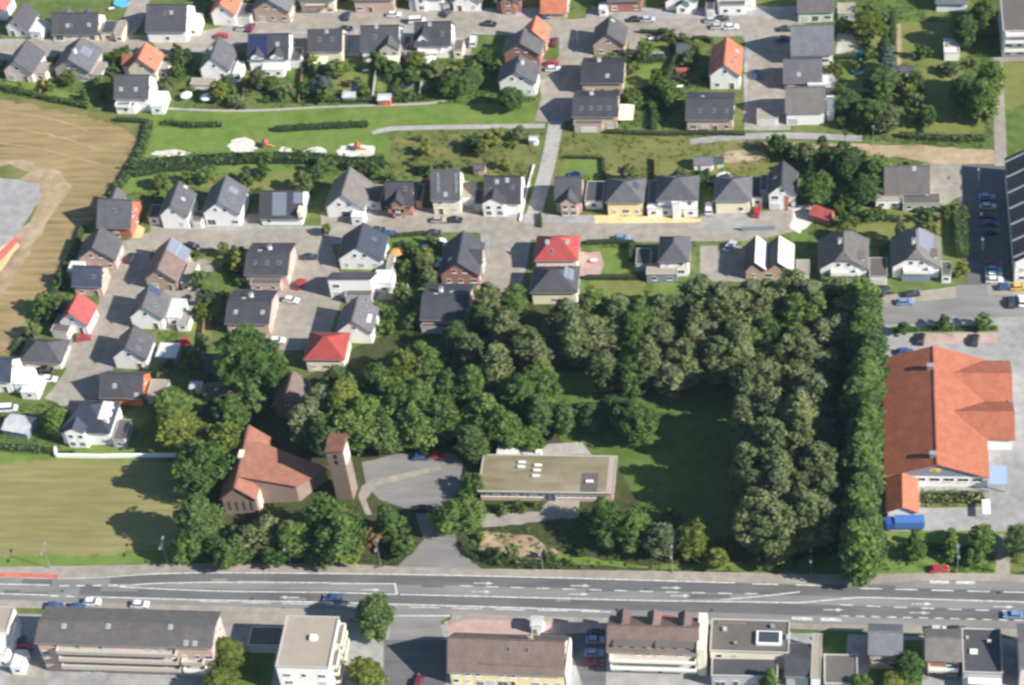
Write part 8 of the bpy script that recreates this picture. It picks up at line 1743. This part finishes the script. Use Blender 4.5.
b = MB(); b.box(-3.6, -2.2, d + 1, d + 2, 0, 3.9); b.build('flue', wallm('white'), fb)

# ------------------------------------------------------------------ supermarket
mk = empty('supermarket', (105.6, -29.2, 0), -.012); tag(mk, 'supermarket hall with broad bright orange roof, cross gables and blue-grey front gable', 'supermarket')
mh = dict(w=23.2, d=37.5, e=3.9, r=4.3, t='gy')
place('wall', wall_mesh(mh, wallm('white')), mk)
mo = roofm('orange')
mrf = place('roof', slab(roof_polys(mh, .6, .3), .3).mesh('roof', mo), mk)
b = MB(); b.box(-.2, .2, -19.3, 19.3, 8.35, 8.62); b.build('ridge_cap', mo, mrf)
b = MB(); p = [(-11.7, 3.95), (11.7, 3.95), (0, 8.15)]; b.prism([(x, -18.9, z) for x, z in p], [(x, -18.755, z) for x, z in p]); b.build('gable_cladding', wallm('bluegrey'), mk)
# yellow emblem on the gable: a bold looped letter shape on a blue disc
b = MB(); n = 20
b.prism([(1.35 * math.cos(2 * PI * k / n), -.06, .62 * math.sin(2 * PI * k / n)) for k in range(n)], [(1.35 * math.cos(2 * PI * k / n), 0, .62 * math.sin(2 * PI * k / n)) for k in range(n)])
em = b.build('emblem', plain('yellow_sign', (.80, .55, .03), .5, .03), mk, (-.4, -18.92, 6.0))
b = MB(); b.box(-.55, -.38, -.09, -.062, -.4, .4); b.box(-.378, .35, -.09, -.062, .27, .4); b.box(-.378, .2, -.09, -.062, -.06, .07); b.box(-.378, .35, -.09, -.062, -.4, -.27)
b.build('emblem_mark', plain('blue_sign', (.02, .06, .3), .5, .03), em)
for k in range(6): place('window', window_mesh(2.4, 1.2, 0), mk, (-7 + 3.3 * k, -18.80, 1.9))
for y in (-16.5, 12.0):
    b = MB(); b.box(-1.6, -.4, y - .5, y + .5, 7.6, 9.3, 0); b.box(-1.75, -.25, y - .65, y + .65, 9.3, 9.45, 1); b.build('roof_vent', [M_steel, M_alu], mrf)
for yc, hw in ((11.7, 6.6), (-.9, 6.0)):
    b = MB(); pr = [(yc - hw, 0), (yc + hw, 0), (yc + hw, 3.9), (yc, 6.6), (yc - hw, 3.9)]
    b.prism([(18.0, y, z) for y, z in pr], [(9.0, y, z) for y, z in pr]); cg = b.build('cross_gable', wallm('white'), mk)
    xr = 11.6 - (6.6 - 3.9) / (4.3 / 11.6)
    P = [[(18.6, yc - hw - (.5 if yc < 0 else 0), 4.0), (18.6, yc, 6.95), (xr - .3, yc, 6.95), (11.3, yc - hw - (.5 if yc < 0 else 0), 4.0)][::-1], [(18.6, yc, 6.95), (18.6, yc + hw + (.5 if yc > 0 else 0), 4.0), (11.3, yc + hw + (.5 if yc > 0 else 0), 4.0), (xr - .3, yc, 6.95)][::-1]]
    place('roof', slab(P, .25).mesh('cross_gable_roof', mo), cg)
    for q in (-2.5, 0, 2.5): place('window', window_mesh(2.2, 2.2, 0), cg, (18.05, yc + q, .4), (0, 0, PI / 2))
b = MB(); b.box(17.6, 18.4, 4.9, 5.25, 3.8, 4.35); b.build('valley_gutter', M_alu, mk)
wh = dict(w=6.6, d=9.6, e=3.0, r=1.7, t='gy')
place('side_wing', wall_mesh(wh, wallm('white')), mk, (-8.0, -24.2, 0))
place('side_wing_roof', slab(roof_polys(wh, .5, .25), .25).mesh('side_wing_roof', mo), mk, (-8.0, -24.2, 0))
b = MB(); b.box(12.0, 16.2, -20.5, -14.8, 3.0, 3.2, 0)
for X in (12.2, 16.0):
    for Y in (-20.3, -15): b.box(X - .1, X + .1, Y - .1, Y + .1, 0, 3.0, 1)
b.build('entrance_canopy', [plain('blue_canopy_glass', (.32, .42, .58), .2, .05), M_alu], mk)
b = MB(); b.box(11.6, 12.0, -16, -11, .1, 2.6); b.build('entrance_door', M_glass, mk)
# blue lorry trailer at the wing
tk = empty('delivery_trailer', (98.0, -60.6, 0), .02); tag(tk, 'blue delivery trailer parked behind the supermarket side wing', 'trailer')
mb_ = plain('blue_trailer_paint', (.07, .17, .46), .45, .08)
b = MB(); b.box(-2.6, 4.2, -1.2, 1.2, 1.0, 3.2); b.build('cargo_box', mb_, tk)
b = MB(); b.box(-4.6, -2.75, -1.15, 1.15, .6, 2.7, 0); b.box(-4.62, -4.5, -1.0, 1.0, 1.7, 2.5, 1); b.build('cab', [plain('deep_blue_cab', (.03, .09, .35), .4, .05), M_glass], tk)
b = MB(); b.box(-4.4, 4.0, -.5, .5, .6, .98); b.build('chassis', M_black, tk)
for X in (-3.8, 2.2, 3.3):
    for Y in (-1.05, 1.05): place('wheel', car_meshes('van')[3], tk, (X, Y, .45), (0, 0, 0), 1.35)
# trolley shelter
tsx = empty('trolley_shelter', (116.5, -56.0, 0)); tag(tsx, 'small white trolley shelter at the end of the planted supermarket bed', 'shelter')
b = MB(); b.box(-.9, .9, -2.2, 2.2, 2.2, 2.3); b.build('roof', M_frame, tsx)
for X in (-.8, .8):
    for Y in (-2.1, 2.1): place('post', boxmesh('shelter_post', M_alu, (-.05, .05, -.05, .05, 0, 2.2)), tsx, (X, Y, 0))

# ------------------------------------------------------------------ plants
for nm, lb, x, y, shp, lf, sr, sh, var, grp in TREES:
    make_tree(nm, lb, x, y, shp, lf, sr, sh, var, grp)
LK = dict(g='green', d='deep', l='lime', o='olive')
for lb, L in GTREES:
    for i, (x, y, lf, r, ht) in enumerate(L):
        make_tree('garden_tree', lb, x, y, 'small', LK[lf], r, ht, i % 3, lb.replace('small leafy tree', 'small trees'))
for lb, L in SHRUBS:
    for i, (x, y, lf, r, ht) in enumerate(L):
        make_tree('garden_shrub', lb, x, y, 'bush', LK[lf], r, ht, i % 3, lb.replace('low shrub', 'shrubs'), 'shrub')
for i, (P, wd, ht, lf, lb) in enumerate(HEDGES): make_hedge(P, wd, ht, lf, lb, i)

# ------------------------------------------------------------------ low ground cover nobody could count
def inside(X, Y, poly):
    c = np.zeros(len(X), bool); n = len(poly)
    for i in range(n):
        x1, y1 = poly[i]; x2, y2 = poly[i - 1]
        if y1 == y2: continue
        k = ((y1 > Y) != (y2 > Y)) & (X < (x2 - x1) * (Y - y1) / (y2 - y1) + x1); c ^= k
    return c
def free_mask(X, Y):
    bad = np.zeros(len(X), bool)
    for h in HOUSES:
        c, s = math.cos(h['rot']), math.sin(h['rot']); dx, dy = X - h['x'], Y - h['y']
        u, v = dx * c + dy * s, -dx * s + dy * c
        bad |= (abs(u) < h['w'] / 2 + .8) & (abs(v) < h['d'] / 2 + .8)
        for q in h['ex']:
            if q[0] == 'ann': bad |= (u > q[1] - .4) & (u < q[2] + .4) & (v > q[3] - .4) & (v < q[4] + .4)
    for cx, cy, hw, hd in ((13.5, -47.7, 16.8, 6.4), (5, -40, 9, 3.4), (-60.4, -48.5, 5, 10.6), (-50, -49, 11, 7.8), (-35.6, -51.2, 2.7, 2.7), (105.6, -29.2, 19, 20), (97.6, -53, 4, 6)):
        bad |= (abs(X - cx) < hw) & (abs(Y - cy) < hd)
    for nm, mt, lev, P, amp, step in SHEETS:
        if amp == 's': bad |= inside(X, Y, ribbon(smooth(P), step + .5))
        elif nm in ('driveway', 'patio', 'car_park', 'church_yard', 'church_path', 'forecourt', 'drive_mouth', 'sandy_plot', 'rubble_yard', 'pavement', 'market_yard', 'main_road', 'stubble_field', 'yellow_field', 'park_lawn', 'lawn', 'gravel_patch', 'back_terrace', 'wood_clearing', 'sand_pit', 'yard'):
            bad |= inside(X, Y, P)
    return ~bad
def cover(name, lf, poly, n, size, ht, seed, label, nl=9, clump=5.0):
    rg = np.random.default_rng(seed); xs = [p[0] for p in poly]; ys = [p[1] for p in poly]
    X = rg.uniform(min(xs), max(xs), n); Y = rg.uniform(min(ys), max(ys), n)
    dens = np.sin(X * .31 + seed) * np.sin(Y * .27 - seed) + .8 * np.sin(X * .83 + Y * .61)
    k = inside(X, Y, poly) & free_mask(X, Y) & (dens > rg.uniform(-1.6, .9, n))
    X, Y = X[k], Y[k]
    if not len(X): return
    cs = np.stack([X, Y, rg.uniform(.1, ht, len(X))], 1); rs = size * rg.uniform(.6, 1.5, len(X))
    o = place(name, leaf_cloud(name, LEAF[lf], cs, rs, nl, .2, rg))
    tag(o, label, 'ground cover', None, 'stuff')
for i, (lf, poly, n, ht) in enumerate(COVER):
    cover('garden_plants', lf, poly, n, .55, .5, i + 5, 'low garden plants and weeds growing between the houses', 12)

# ------------------------------------------------------------------ vehicles and small things
for x, y, rz, c, lb, kd, grp in CARS:
    make_car(x, y, rz, c, lb, kd, 'parked_van' if kd == 'van' else 'parked_car', None, 'van' if kd == 'van' else 'car')
def make_climber(x, y, label):
    root = empty('climbing_frame', (x, y, 0)); root.scale = (.7, .7, .7); tag(root, label, 'playground')
    for X in (-1, 1):
        for Y in (-1, 1): place('post', boxmesh('climb_post', M_wood, (-.08, .08, -.08, .08, 0, 2.6)), root, (X, Y, 0))
    b = MB(); b.box(-1.1, 1.1, -1.1, 1.1, 1.3, 1.4); b.build('platform', M_wood, root)
    b = MB(); b.prism([(-1.3, -1.3, 2.5), (1.3, -1.3, 2.5), (0, -1.3, 3.5)], [(-1.3, 1.3, 2.5), (1.3, 1.3, 2.5), (0, 1.3, 3.5)]); b.build('roof', plain('red_play_roof', (.38, .10, .07), .6, .05), root)
    b = MB(); b.prism([(1.1, -.35, 1.4), (1.1, .35, 1.4), (3.6, .35, .25), (3.6, -.35, .25)], [(1.1, -.35, 1.32), (1.1, .35, 1.32), (3.6, .35, .17), (3.6, -.35, .17)]); b.build('slide', plain('orange_slide', (.5, .25, .08), .4, .05), root)
for x, y, lb in CLIMB: make_climber(x, y, lb)
for x, y, rz, lb, ht, ar in LAMPS: make_lamp(x, y, rz, lb, ht, ar)
PC = dict(red_parasol_cloth=(.55, .03, .04), white_parasol_cloth=(.75, .75, .73), orange_parasol_cloth=(.75, .33, .10))
for x, y, c, lb, r in PARASOLS: make_parasol(x, y, (c, PC[c]), lb, r)
for x, y, lb, r in POOLS: make_pool(x, y, r, lb)
for x, y, lb, r in TRAMPOLINES: make_trampoline(x, y, r, lb)
for x, y, rz, lb in TABLES: make_table(x, y, rz, lb)
for i, (P, ht, lb) in enumerate(FENCES): make_fence(P, ht, (M_wood, M_shut)[i % 2], lb)
for i, P in enumerate(TRACKS): ribbon_sheet('tractor_track', smooth(P), .5, G_stub if i % 2 else G_dirt, .05 + .0003 * i)
for P, ht, th, wa, lb in WALLS: make_wall(P, ht, th, wallm(wa), lb)

# ------------------------------------------------------------------ thin blue summer haze
hb = MB(); hb.box(-420, 420, -560, 420, -1.0, 440)
hz = bpy.data.materials.new('thin_haze'); hz.use_nodes = True; ht_ = hz.node_tree; ht_.nodes.clear()
pv = ht_.nodes.new('ShaderNodeVolumePrincipled'); ho = ht_.nodes.new('ShaderNodeOutputMaterial')
pv.inputs['Color'].default_value = (.55, .74, 1.0, 1); pv.inputs['Density'].default_value = .00003
ht_.links.new(pv.outputs[0], ho.inputs['Volume'])
hz_o = hb.build('haze', hz); hz_o['kind'] = 'stuff'
